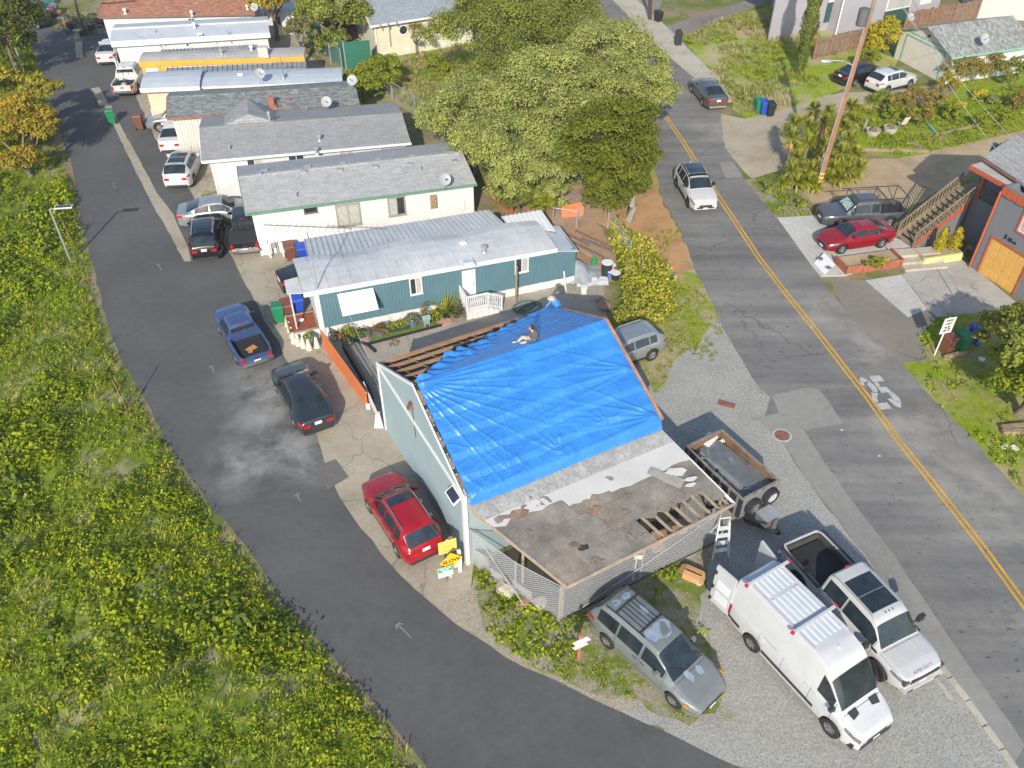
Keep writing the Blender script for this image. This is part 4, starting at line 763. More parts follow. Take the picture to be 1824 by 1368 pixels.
def crease(ax, ay, deg, wd, amp, ln):   # folds running out from a pulled point
    dx = X - ax; dy = S - ay; r_ = np.hypot(dx, dy); th = np.arctan2(dy, dx); d = (th - R(deg) + np.pi) % (2 * np.pi) - np.pi; s_ = d * np.minimum(r_, 3); return amp * np.exp(-(s_ / wd) ** 2) * np.exp(-r_ / ln) * np.clip(r_ / .3, 0, 1)
D = np.zeros_like(X)
for dg_ in (-3, -9, -15, -21, -28, -36, -46, -58, -70): D += crease(.1, -.05, dg_ + random.uniform(-1.5, 1.5), .045, .06, 3.2)
for dg_ in (148, 158, 168, 176, 186): D += crease(LB, -2.2, dg_, .05, .05, 2.2)
for dg_ in (140, 152, 163, 172, 182): D += crease(LB, -4.2, dg_, .05, .055, 2.4)
for (ax, ay, b) in ((4.2, -4.2, 70), (6.5, -3.9, 100), (2.0, -4.1, 60)):
    for q in range(4): D += crease(ax, ay, b + q * 22 + random.uniform(-5, 5), .05, .03, .8)
ph_ = ((-S + .25 * fnoise(X, S, .35, 8)) / .80) % 1.0; D += (.075 * np.minimum(ph_ / .72, (1 - ph_) / .28) - .03) * (S < .1) * np.clip(-S / .6, 0, 1)                # sag between the purlins
wx = X + .9 * (fnoise(X, S, .7, 21) - .5); wy = S + .6 * (fnoise(X, S, .8, 22) - .5)
def ridged(a, b, k, seed, p): return (1 - np.abs(2 * fnoise(a, b, k, seed) - 1)) ** p
msk = np.clip(fnoise(X, S, .55, 31) * 2.6 - .7, 0, 1); msk2 = np.clip(fnoise(X, S, .7, 32) * 2.6 - .8, 0, 1)
D += .028 * msk * ridged(wx * .45 + wy * .55, wy * 2.0 - wx * .8, 1.3, 12, 9) + .02 * msk2 * ridged(wx * .8 - wy * .5, wy * 2.6 + wx * 1.1, 1.5, 15, 9) + .014 * ridged(wx * 2.2 + wy * .6, wy * 1.3 - wx * .5, 1.4, 16, 6) + .014 * (fnoise(wx, wy * 2.2, 1.4, 11) - .5)
D += .006 * (fnoise(X * .8, S * 1.6, 8, 13) - .5)
gath = np.clip((S - back + 1.1) / 1.1, 0, 1) * (S > .05) * np.clip(1.25 - u_, .2, 1); D += gath * (.22 * fnoise(X * 1.2 + S * .7, S * 3, 2.2, 14) + .09 * np.sin(S * 14 + X * 3.5) + .06)
D += (S > 0) * .05 * np.abs(np.sin((S - X * .42) * 9)) * np.clip(S, 0, 1)
D *= np.clip(np.minimum(u_, 1 - u_) / .02, .25, 1)
nz = np.where(S < 0, math.cos(slope), math.cos(slope)); ny = np.where(S < 0, -math.sin(slope), math.sin(slope))
co = np.stack([X, Yl + D * ny, Zl + D * nz + .02], 2).reshape(-1, 3); ii = np.arange(NU * NV).reshape(NV, NU)
qd = np.stack([ii[:-1, :-1], ii[:-1, 1:], ii[1:, 1:], ii[1:, :-1]], 2).reshape(-1, 4)
m_, n_, b_ = nodes_of('blue_tarp'); c = ramp(n_, noise(n_, .7, 4), [(.3, (.024, .165, .49)), (.7, (.04, .22, .59))]); n_.links.new(c, b_.inputs['Base Color']); b_.inputs['Roughness'].default_value = .33; b_.inputs['Specular IOR Level'].default_value = .7
w1 = noise(n_, 14, 5, .7, dist=.8); bumpn(n_, b_, w1, .4, .03)
tarp = thing('blue_tarp', 'big bright blue tarpaulin stretched over the roof of the pale blue workshop', 'tarp', tb.location, ang)
me = raw_mesh('sheet', co, qd); me.shade_smooth(); link('sheet', me, m_, tarp)

# ---- low front extension roof with missing boards
A_ = Vector((-1.70, 20.36, 3.42)); B_ = Vector((5.9, 24.44, 3.42)); C_ = Vector((8.52, 21.3, 2.42)); D_ = Vector((1.93, 17.55, 2.36))
xt = thing('lean_to', 'low lean to with rotten grey board roof in front of the tarped workshop', 'lean-to', Vector((-1.62, 20.52, 0)))
def EX(s, t, up=0): p = A_.lerp(B_, s).lerp(D_.lerp(C_, s), t); return Vector((p.x, p.y, p.z + up))
def exslab(s0, s1, t0, t1, th, up, name, mat, jit=0.0, ragged=False, n=6):
    j = lambda: random.uniform(-jit, jit)
    if not ragged: c = [EX(s0 + j(), t1 + j(), up), EX(s1 + j(), t1 + j(), up), EX(s1 + j(), t0 + j(), up), EX(s0 + j(), t0 + j(), up)]
    else:
        c = [EX(s0 + (s1 - s0) * k / n, t1 + random.uniform(-.035, .02), up) for k in range(n + 1)] + [EX(s1, t0, up), EX(s0, t0, up)]
    return MB().slab(c, th).build(name, mat, xt, True)
m_roll = M('pale_roll_roofing', (.46, .455, .445), .9, 0, .07, .8, 30, .14, .2); m_ply = M('weathered_board', (.205, .186, .163), .95, 0, .36, .9, 11, .3, .3); m_ply2 = M('brown_weathered_board', (.21, .18, .15), .95, 0, .32, 1.0, 11, .3, .3); m_roll2 = M('scuffed_roll_roofing', (.38, .375, .365), .9, 0, .2, 2.2, 9, .35)
cols = [0, .145, .29, .43, .555, .70, .86, 1]; rows = [(.20, .47), (.47, .74), (.74, .985)]
rows = [(.24, .49), (.49, .74), (.74, .985)]
for r_, (t0, t1) in enumerate(rows):
    for c in range(7):
        s0, s1 = cols[c], cols[c + 1]; sh_ = (.05, -.03, .02)[r_]
        s0 = max(0, s0 + (sh_ if c else 0)); s1 = min(1, s1 + (sh_ if c < 6 else 0))
        if r_ == 2 and c in (4, 5): exslab(s0, s1, t0 - .02, t0 + .035, .025, .012 * ((c + r_) % 3), 'roof_board', m_ply2, 0, True); continue
        if r_ == 2 and c == 6: exslab(.92, 1, t0, .9, .025, .012, 'roof_board', m_ply, 0, True); exslab(.88, .93, t0, .78, .025, .03, 'roof_board', m_ply2, 0, True); continue
        if r_ == 2 and c == 3: s1 -= .05
        exslab(s0 + .0008, s1 - .0008, t0 + .001, t1 - .001, .025, .004 * ((c * 2 + r_) % 3), 'roof_board', (m_ply, m_ply, m_ply2, m_ply)[(c * 3 + r_) % 4], .001)
exslab(.0, 1, .0, .2, .02, .05, 'roll_roofing', m_roll2); exslab(.0, .55, .2, .31, .02, .045, 'roll_roofing', m_roll, .0, True, 12); exslab(.55, 1, .2, .44, .02, .045, 'roll_roofing', m_roll, 0, True, 9); exslab(.34, .55, .28, .38, .02, .042, 'roll_roofing', m_roll, 0, True, 8)
for k in range(6): s_ = .08 + k * .16 + random.uniform(-.02, .02); MB().tube([EX(s_, .06, .06), EX(s_ + .008, .14, .065), EX(s_ - .004, .2, .06)], .009, 5).build('roofing_seam', m_steel, xt, True)
for k in range(5): s_ = .14 + random.uniform(0, .8); 
for (s_, t_, a, b, mt) in ((.05, .24, .1, .05, m_ply2), (.13, .27, .12, .05, m_torn), (.19, .26, .08, .06, m_ply2), (.25, .2, .05, .09, m_ply), (.29, .22, .06, .06, m_ply), (.4, .52, .07, .05, m_torn), (.43, .5, .05, .035, m_torn), (.6, .3, .05, .04, m_ply), (.2, .72, .05, .06, m_torn), (.22, .77, .06, .03, m_felt), (.2, .93, .1, .05, m_ply2), (.43, .86, .04, .04, m_ply2), (.5, .9, .05, .03, m_ply2), (.52, .63, .04, .025, m_ply2), (.1, .45, .03, .03, m_ply)):
    n = 11; cc = [EX(s_ + a / 2 * math.cos(q) * random.uniform(.35, 1.2), t_ + b * math.sin(q) * random.uniform(.3, 1.15), .035 + random.uniform(0, .02)) for q in [2 * math.pi * i / n for i in range(n)]]
    MB().slab(list(reversed(cc)), .008).build('torn_scrap', mt, xt, True)
for (s_, t_, a, b, rz_) in ((.88, .5, .05, .06, .4), (.91, .62, .035, .03, -.3), (.885, .67, .03, .025, .2)):
    cc = [EX(s_ + a * x, t_ + b * y, .07 + .02 * abs(x)) for x, y in ((-1, -.6), (-.2, -1.1), (.9, -.3), (1.1, .4), (.2, .9), (-.4, .5))]; MB().slab(list(reversed(cc)), .012).build('white_scrap', m_roll, xt, True)
cc = [EX(.76, .4, .09), EX(.83, .66, .07), EX(.89, .6, .07), EX(.8, .36, .1)]; MB().slab(list(reversed(cc)), .02).build('loose_felt', M('loose_grey_felt', (.26, .25, .24), .9), xt, True)
for k in range(9):
    s_ = .5 + k * .058 + .01; MB().bar(EX(s_, .5, -.09), EX(s_, .995, -.09), .06, .12).build('joist', M('old_joist', (.33, .27, .21), .9, 0, .25, 3, 16, .3), xt, True)
MB().bar(EX(-.003, .997, -.05), EX(1.003, .997, -.05), .05, .16).build('front_fascia', M('pale_brown_fascia', (.36, .28, .22), .85, 0, .2, 2, 14, .25), xt, True); MB().bar(EX(0, -.01, -.05), EX(0, 1, -.05), .05, .16).build('left_fascia', MATS['pale_brown_fascia'], xt, True); MB().bar(EX(1, 0, -.03), EX(1, 1, -.03), .04, .14).build('right_fascia', m_trim, xt, True)
for (s_, t_) in ((.04, .9), (.96, .9), (.04, .5), (.96, .5)): q = EX(s_, t_); MB().bx(q.x - .05, q.x + .05, q.y - .05, q.y + .05, 0, q.z - .1).build('post', m_wood, xt, True)
for (a, b, c, d) in ((.55, .6, .62, .68), (.7, .76, .66, .72), (.62, .67, .8, .86), (.78, .83, .74, .8), (.4, .45, .4, .5)):
    q0 = EX(a, c); q1 = EX(b, d); z = random.uniform(.5, 1.2); MB().bar((q0.x, q0.y, z), (q1.x, q1.y, z + .1), .4, .05).build('stored_board', m_lumber if a > .6 else m_groof, xt, True)
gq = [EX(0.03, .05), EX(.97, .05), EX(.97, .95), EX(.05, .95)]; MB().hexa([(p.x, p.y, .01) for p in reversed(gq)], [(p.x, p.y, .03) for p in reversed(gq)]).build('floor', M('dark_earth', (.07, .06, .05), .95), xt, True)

# ---- right-hand houses
CR = P(1729, 477); gh = thing('grey_house', 'dark grey stucco house with orange trim and yellow garage door', 'house', CR, math.atan2(-.92, .387))
m_gst = M('dark_grey_stucco', (.165, .175, .19), .9, 0, .06, 1, 40, .12, .3); m_otrim = M('orange_trim', (.42, .095, .045), .6, 0, .08, 2, 12, .1); m_ydoor = M('yellow_door', (.62, .36, .09), .5, 0, .06, 1.4, 10, .06); m_blk = M('black_rubber', (.02, .02, .022), .6, 0, .2, 3)
HH = 5.25
MB().bx(0, 9, .12, .24, 0, HH).bx(0, .12, .24, 7, 0, HH).bx(8.9, 9, .24, 7, 0, HH).bx(0, 9, 6.9, 7, 0, HH).build('wall', m_gst, gh)
MB().bx(0, .52, 0, .12, 0, HH).bx(2.98, 9, 0, .12, 0, HH).bx(.52, 2.98, 0, .12, 2.3, 3.3).bx(.52, 1.6, 0, .12, 3.3, 4.75).bx(2.9, 2.98, 0, .12, 3.3, 4.75).bx(.52, 2.98, 0, .12, 4.75, HH).build('front_wall', m_gst, gh)
MB().bx(.42, .52, -.04, .06, 0, 2.42).bx(2.98, 3.08, -.04, .06, 0, 2.42).bx(.52, 2.98, -.04, .06, 2.3, 2.42).build('door_casing', m_otrim, gh)
gd = MB().bx(.52, 2.98, .03, .07, .02, 2.3).build('garage_door', m_ydoor, gh)
for i in range(4):
    for j in range(4): MB().bx(.6 + j * .6, 1.1 + j * .6, .012, .03, .1 + i * .56, .5 + i * .56).build('door_panel', m_ydoor, gd)
wf = MB().bx(1.6, 2.9, -.04, .0, 3.3, 3.4).bx(1.6, 2.9, -.04, 0, 4.65, 4.75).bx(1.6, 1.7, -.04, 0, 3.4, 4.65).bx(2.8, 2.9, -.04, 0, 3.4, 4.65).build('window', m_otrim, gh); MB().bx(1.7, 2.8, .02, .05, 3.4, 3.47).bx(1.7, 2.8, .02, .05, 4.58, 4.65).bx(1.7, 1.76, .02, .05, 3.47, 4.58).bx(2.74, 2.8, .02, .05, 3.47, 4.58).bx(2.22, 2.28, .02, .05, 3.47, 4.58).build('frame', m_trim, wf)
MB().bx(1.76, 2.22, .03, .04, 3.47, 4.58).build('pane', m_curtain, wf); MB().bx(2.28, 2.74, .03, .04, 3.47, 4.58).build('pane', m_glass, wf)
MB().tube([(-.05, -.08, 0), (-.05, -.08, 4.8), (-.02, .1, 5.1)], .07, 8).build('downspout', m_otrim, gh)
for k in range(14): MB().prism([(.0 + k * .35, -.1), (.33 + k * .35, -.1), (.33 + k * .35, -.04), (0 + k * .35, -.04)], 4.72 if k % 2 else 4.76, 5.2).build('fascia_board', m_otrim, gh)
MB().slab([(-3.0, 1.4, HH + .08), (9.4, -.3, HH), (9.4, 3.5, HH + 1.0), (-3, 3.5, HH + 1.0)], .12).build('roof', m_sh2, gh); MB().slab([(-3.0, 3.5, HH + 1.0), (9.4, 3.5, HH + 1.0), (9.4, 7.4, HH), (-3, 7.4, HH)], .12).build('back_roof', m_sh5, gh)
MB().bar((-3.02, 1.38, HH), (-.2, 1.0, HH), .06, .16).build('gutter', m_brownf, gh)
# porch, landing, stairs
MB().bx(-2.9, -.0, 1.95, 2.08, 0, 2.75).build('landing_wall', m_gst, gh); MB().bx(-4.35, 0, 2.08, 3.6, 2.55, 2.68).build('landing', m_wood, gh); MB().bx(-4.3, 0, 3.6, 3.7, 0, HH).build('porch_back_wall', m_gst, gh)
MB().bx(-1.5, -.6, 3.55, 3.6, 2.68, 4.7).build('front_door', m_brownf, gh)
MB().slab([(-2.95, .7, 4.95), (.0, .7, 4.95), (0, 2.6, 5.1), (-2.95, 2.6, 5.1)], .07).build('porch_roof', m_oroof, gh); MB().bx(-3, .02, .62, .7, 4.72, 4.96).bx(-3, -2.95, .7, 2.6, 4.75, 4.98).build('porch_fascia', m_otrim, gh)
for k in range(8): MB().box((-2.8 + k * .38, .95, 4.82), (.06, .6, .12)).build('porch_joist', m_otrim, gh)
for x, y in ((-2.75, 1.98), (-1.15, 1.98)): MB().bx(x - .09, x + .09, y - .09, y + .09, 2.6, 4.85).build('porch_post', m_otrim, gh)
ns = 13
for k in range(ns): MB().bx(-4.25, -2.95, -1.7 + k * 3.8 / ns, -1.7 + (k + 1) * 3.8 / ns + .03, 2.62 * (k + 1) / ns - .05, 2.62 * (k + 1) / ns).build('tread', m_wood, gh)
for x in (-4.28, -2.92): MB().hexa([(x - .03, -1.75, -.0), (x + .03, -1.75, 0), (x + .03, 2.1, 2.3), (x - .03, 2.1, 2.3)], [(x - .03, -1.75, .22), (x + .03, -1.75, .22), (x + .03, 2.1, 2.66), (x - .03, 2.1, 2.66)]).build('stringer', m_otrim if x > -3 else m_wood, gh)
m_rail = M('grey_brown_rail', (.25, .19, .13), .85, 0, .2, 2, 14, .25)
railing((-2.92, -1.7, .25), (-2.92, 2.05, 2.72), 17, gh, .85, m_rail, .1, .05); railing((-4.28, -1.7, .25), (-4.28, 2.05, 2.72), 17, gh, .85, m_rail, .1, .05)
MB().add([(-2.95, -1.6, .0), (-2.95, 2, 0), (-2.95, 2, 2.4), (-2.99, -1.6, .0), (-2.99, 2, 0), (-2.99, 2, 2.4)], [(0, 1, 2), (5, 4, 3), (0, 2, 5, 3)]).build('stair_side', m_gst, gh)
hn = MB().box((1.55, -.03, 2.75), (.22, .03, .2)).box((1.25, -.03, 2.78), (.1, .03, .26)).box((1.85, -.03, 2.72), (.24, .03, .1)).build('house_number', m_blk, gh)

# garage with green trim
GA = P(1592, 103); GB = P(1680, 150); d = GB - GA; gz = thing('garage', 'pale garage with mint green trim and shingled gable roof by the parked cars', 'garage', GA, math.atan2(d.y, d.x)); W_ = d.length; D2 = 8.0; e = 2.45; r_ = 3.55
m_gar = M('garage_wall', (.62, .58, .5), .75, 0, .06, 1.2, 14, .1); m_mint = M('mint_trim', (.2, .42, .34), .6, 0, .08)
pr = [(0, 0), (W_, 0), (W_, e), (W_ / 2, r_), (0, e)]
for y0 in (0, D2 - .12): MB().add([(x, y, z) for y in (y0, y0 + .12) for x, z in pr], [(0, 1, 2, 3, 4), (9, 8, 7, 6, 5)] + [(i, 5 + i, 5 + (i + 1) % 5, (i + 1) % 5) for i in range(5)]).build('front_wall' if y0 == 0 else 'back_wall', m_gar, gz)
MB().bx(0, .12, .12, D2 - .12, 0, e).build('side_wall', m_gar, gz); MB().bx(W_ - .12, W_, .12, D2 - .12, 0, e).build('side_wall', m_white, gz)
for a, b, za, zb in ((-.35, W_ / 2, e - .22, r_), (W_ / 2, W_ + .35, r_, e - .22)): MB().add([(a, -.4, za + .05), (b, -.4, zb + .05), (b, D2 + .3, zb + .05), (a, D2 + .3, za + .05), (a, -.4, za + .14), (b, -.4, zb + .14), (b, D2 + .3, zb + .14), (a, D2 + .3, za + .14)], [(3, 2, 1, 0), (4, 5, 6, 7), (0, 1, 5, 4), (1, 2, 6, 5), (2, 3, 7, 6), (3, 0, 4, 7)]).build('roof', m_shg, gz)
MB().bx(W_ + .3, W_ + .38, -.4, D2 + .3, e - .26, e - .08).build('gutter', m_mint, gz); dw0, dw1 = W_ * .14, W_ * .86
MB().bx(dw0 - .14, dw0, -.05, 0, 0, 2.2).bx(dw1, dw1 + .14, -.05, 0, 0, 2.2).bx(dw0 - .14, dw1 + .14, -.05, 0, 2.2, 2.34).bx(.2, W_ - .2, -.04, 0, 2.55, 2.63).bx(W_ - .16, W_ + .02, -.04, 0.14, 0, e).bx(-.02, .1, -.03, .1, 0, e).build('trim', m_mint, gz)
for k in range(4): a = dw0 + (dw1 - dw0) * k / 4; MB().bx(a + .012, a + (dw1 - dw0) / 4 - .012, -.035, -.005, .03, 2.19).build('door_panel', m_gar, gz)
MB().box((W_ / 2 + .15, -.08, 2.95), (.14, .16, .18)).build('lamp', m_blk, gz)
dish('big pale satellite dish on the shingled garage roof', P(1748, 82, 2.75), R(195), .42, mast=.3); dish('satellite dish on the left eave of the shingled garage', P(1617, 45, 2.6), R(200), .36)

# far grey-lilac house and pale house
HA = P(1488, 61); HB = P(1668, 24); d = HB - HA; fg = thing('lilac_house', 'lilac grey house with white door and dark window panels at the top right', 'house', HA, math.atan2(d.y, d.x)); m_lil = M('lilac_grey_wall', (.34, .325, .36), .85, 0, .05, 1, 30, .08); L_ = d.length; m_dgreen = M('dark_green_panel', (.035, .09, .085), .5)
MB().bx(0, L_, 0, .15, 0, 7).bx(0, .15, .15, 9, 0, 7).bx(L_ - .15, L_, .15, 9, 0, 7).build('wall', m_lil, fg); MB().tube([(-.06, -.08, 0), (-.06, -.08, 6.8)], .08, 8).build('downspout', m_trim, fg)
def wx_(u, v, root, y=0):
    mi = (Matrix.Translation(root.location) @ Matrix.Rotation(root.rotation_euler.z, 4, 'Z')).inverted(); o = mi @ Vector((0, 0, CAMH)); dd = mi.to_3x3() @ Vector(ray(u, v)); t = (y - o.y) / dd.y; return o + dd * t
for (a, b) in (((1582, 0), (1620, 10)),):
    p0 = wx_(*a, fg); p1 = wx_(*b, fg); w_ = MB().bx(p0.x, p1.x, -.06, -.002, p1.z - .1, 6.2).build('window', m_trim, fg); MB().bx(p0.x + .12, p1.x - .12, -.075, -.06, p1.z + .05, 6.1).build('pane', m_curtain, w_); MB().bx(p0.x, p1.x, -.04, -.002, p1.z - 1.6, p1.z - .1).build('panel', m_dgreen, fg)
p0 = wx_(1634, 20, fg); MB().bx(p0.x, p0.x + 1.5, -.06, -.002, 1.2, 4.6).build('door', m_trim, fg)
MB().bx(-7, 0, 1.2, 1.35, 0, 7).build('set_back_wall', m_lil, fg); p0 = wx_(1466, 40, fg, 1.2); MB().bx(p0.x, p0.x + 1.6, 1.13, 1.198, .8, 2.6).build('window_panel', m_dgreen, fg); MB().bx(p0.x, p0.x + 1.6, 1.1, 1.13, 2.6, 4.2).build('window', m_trim, fg)
MB().slab([(-7.5, -.6, 7), (L_ + .5, -.6, 7), (L_ + .5, 10, 7.3), (-7.5, 10, 7.3)], .15).build('roof', m_sh2, fg)
PA = P(1739, 33); PB = P(1900, 50); d = PB - PA; ph = thing('pale_house', 'plain pale grey house behind the shingled garage', 'house', PA, R(-8)); MB().bx(0, 16, 0, .15, 0, 7).bx(0, .15, .15, 9, 0, 7).build('wall', M('pale_grey_wall', (.5, .48, .47), .85, 0, .04), ph); MB().bx(-.06, .0, -.06, .2, 0, 7).build('corner_trim', m_dgreen, ph); MB().bx(-.5, 16, -.5, 9, 7, 7.15).build('roof', m_sh2, ph)
def text(root, s_, size, loc, rotx, mat, rz=0, name='lettering', sx=1.0, bold=0, space=1.0):
    cu = bpy.data.curves.new(name, 'FONT'); cu.body = s_; cu.size = size; cu.align_x = 'CENTER'; cu.align_y = 'CENTER'; cu.extrude = .002; cu.offset = bold; cu.space_character = space
    o = bpy.data.objects.new(name, cu); COL.objects.link(o); me = bpy.data.meshes.new_from_object(o.evaluated_get(bpy.context.evaluated_depsgraph_get())); bpy.data.objects.remove(o); me.materials.clear()
    o = link(name, me, mat, root); o.location = loc; o.rotation_euler = (rotx, 0, rz); o.scale = (sx, 1, 1); return o
# ================================================================ vehicles
m_tyre = M('tyre', (.02, .02, .021), .85, 0, .15, 4); m_rim = M('alloy_rim', (.38, .39, .4), .35, .8, .1, 4); m_under = M('underbody', (.018, .018, .02), .9); m_blkp = M('black_plastic', (.03, .031, .033), .6, 0, .1, 4)
m_cglass = M('car_glass', (.018, .027, .033), .05, 0, .45, 2, 6, 0, spec=.8); m_red = M('tail_lens', (.38, .012, .02), .25, 0, .2, 6); m_head = M('head_lens', (.20, .215, .225), .12, .3, .3, 14); m_plate = M('plate', (.72, .72, .7), .5, 0, .05); m_chrome = M('chrome', (.6, .61, .62), .18, .9, .1); m_amber = M('amber_lens', (.7, .25, .02), .3)
def cinterp(pts, x):
    xs = [p[0] for p in pts]; ys = [p[1] for p in pts]; return float(np.interp(x, xs, ys))
class Car:
    """body swept along x (rear to front) from a roof line, a belt line and a plan outline"""
    def __init__(s, **k): s.__dict__.update(k); s.rwh = s.rw
    def W_(s, x):
        L = s.L; e = s.__dict__.get('ends', (.80, .76)); r = .62
        w = s.W / 2
        if x < r: w *= e[0] + (1 - e[0]) * math.sin(math.pi / 2 * max(0, x) / r) ** .75
        if x > L - r * 1.25: w *= e[1] + (1 - e[1]) * math.sin(math.pi / 2 * max(0, L - x) / (r * 1.25)) ** .75
        return w
    def z0(s, x):
        z = s.clear + .05 * (x < .25) + .04 * (x > s.L - .3)
        for xw in (s.xr, s.xr + s.wb):
            d = abs(x - xw); ra = s.R * 1.17
            if d < ra: z = max(z, s.R * .98 + math.sqrt(ra * ra - d * d))
        return z
    def sect(s, x):
        w = s.W_(x); b = cinterp(s.belt, x); t = max(b + .015, cinterp(s.top, x)); z0 = min(s.z0(x), b - .09); g = t - b; u = min(1, g / (s.H - cinterp(s.belt, s.L * .45))); rw = s.rw
        lerp = lambda a, c: a + (c - a) * u
        y5 = lerp(w * .93, w * .95); y6 = lerp(w * .84, rw); y7 = lerp(w * .74, rw - .09); y8 = y7 * .55
        return [(w * .95, z0), (w * .995, z0 + .28 * (b - z0)), (w, z0 + .6 * (b - z0)), (w * .985, b - .07 * (b - z0) / .6), (w * .955, b), (y5, b + .012), (y6, b + .012 + (t - b - .012) * .86), (y7, t - .012 * min(1, g * 3) ), (y8, t + .012), (0, t + .02)]
    def pt(s, x, q, side=1, off=0.0):
        """point on the skin at section parameter q (0 sill .. 9 centre of top), pushed out by off"""
        S = s.sect(x); i = min(8, int(q)); f = q - i; a, c = S[i], S[i + 1]; y = a[0] + (c[0] - a[0]) * f; z = a[1] + (c[1] - a[1]) * f
        if off:
            ny, nz = (c[1] - a[1]), -(c[0] - a[0]); k = math.hypot(ny, nz) or 1; y += ny / k * off; z += nz / k * off
            e = .02; S2 = s.sect(x + e); z2 = S2[i][1] + (S2[i + 1][1] - S2[i][1]) * f; z1 = a[1] + (c[1] - a[1]) * f; x -= off * max(-3, min(3, (z2 - z1) / e)) * (nz / k)
        return (x - s.ox, y * side, z)
    def patch(s, mb, xs, qlo, qhi, side=1, off=.008, nq=1):
        """strip of skin: xs stations, section range qlo..qhi (numbers or functions of x)"""
        f = lambda q, x: q(x) if callable(q) else q
        vs = [s.pt(x, f(qlo, x) + (f(qhi, x) - f(qlo, x)) * j / nq, side, off) for x in xs for j in range(nq + 1)]; n = nq + 1
        return mb.add(vs, [((i * n + j, (i + 1) * n + j, (i + 1) * n + j + 1, i * n + j + 1) if side < 0 else (i * n + j, i * n + j + 1, (i + 1) * n + j + 1, (i + 1) * n + j)) for i in range(len(xs) - 1) for j in range(nq)])
WHEELS = {}
def wheel(root, x, y, r, wd, rimmat, spokes=5):
    key = (round(r, 3), round(wd, 3), rimmat.name, spokes)
    if key not in WHEELS:
        mb = MB(); mb.lathe([(r * .62, -wd / 2), (r * .93, -wd / 2), (r, -wd * .38), (r, wd * .38), (r * .93, wd / 2), (r * .62, wd / 2)], 26, ax=1, cap=False)
        o = mb.build('wheel', m_tyre, smooth=40); rm = MB(); rm.lathe([(r * .66, -wd * .35), (r * .66, wd * .42), (r * .58, wd * .46), (r * .56, wd * .2), (0.0, wd * .16)], 24, ax=1, cap=False); rm.lathe([(r * .17, wd * .1), (r * .17, wd * .42), (r * .1, wd * .46), (0, wd * .46)], 12, ax=1, cap=False)
        for k in range(spokes): a = 2 * math.pi * k / spokes; rm.box((r * .36 * math.cos(a), wd * .36, r * .36 * math.sin(a)), (r * .5, wd * .1, r * .17), 0, 0, -a)
        q = rm.build('rim', rimmat, smooth=40); WHEELS[key] = (o.data, q.data); bpy.data.objects.remove(o); bpy.data.objects.remove(q)
    wm, rm_ = WHEELS[key]; o = bpy.data.objects.new('wheel', wm); COL.objects.link(o); o.parent = root; q = bpy.data.objects.new('rim', rm_); COL.objects.link(q); q.parent = o
    o.location = (x, y, r)
    if y < 0: o.rotation_euler = (0, 0, math.pi)
    return o
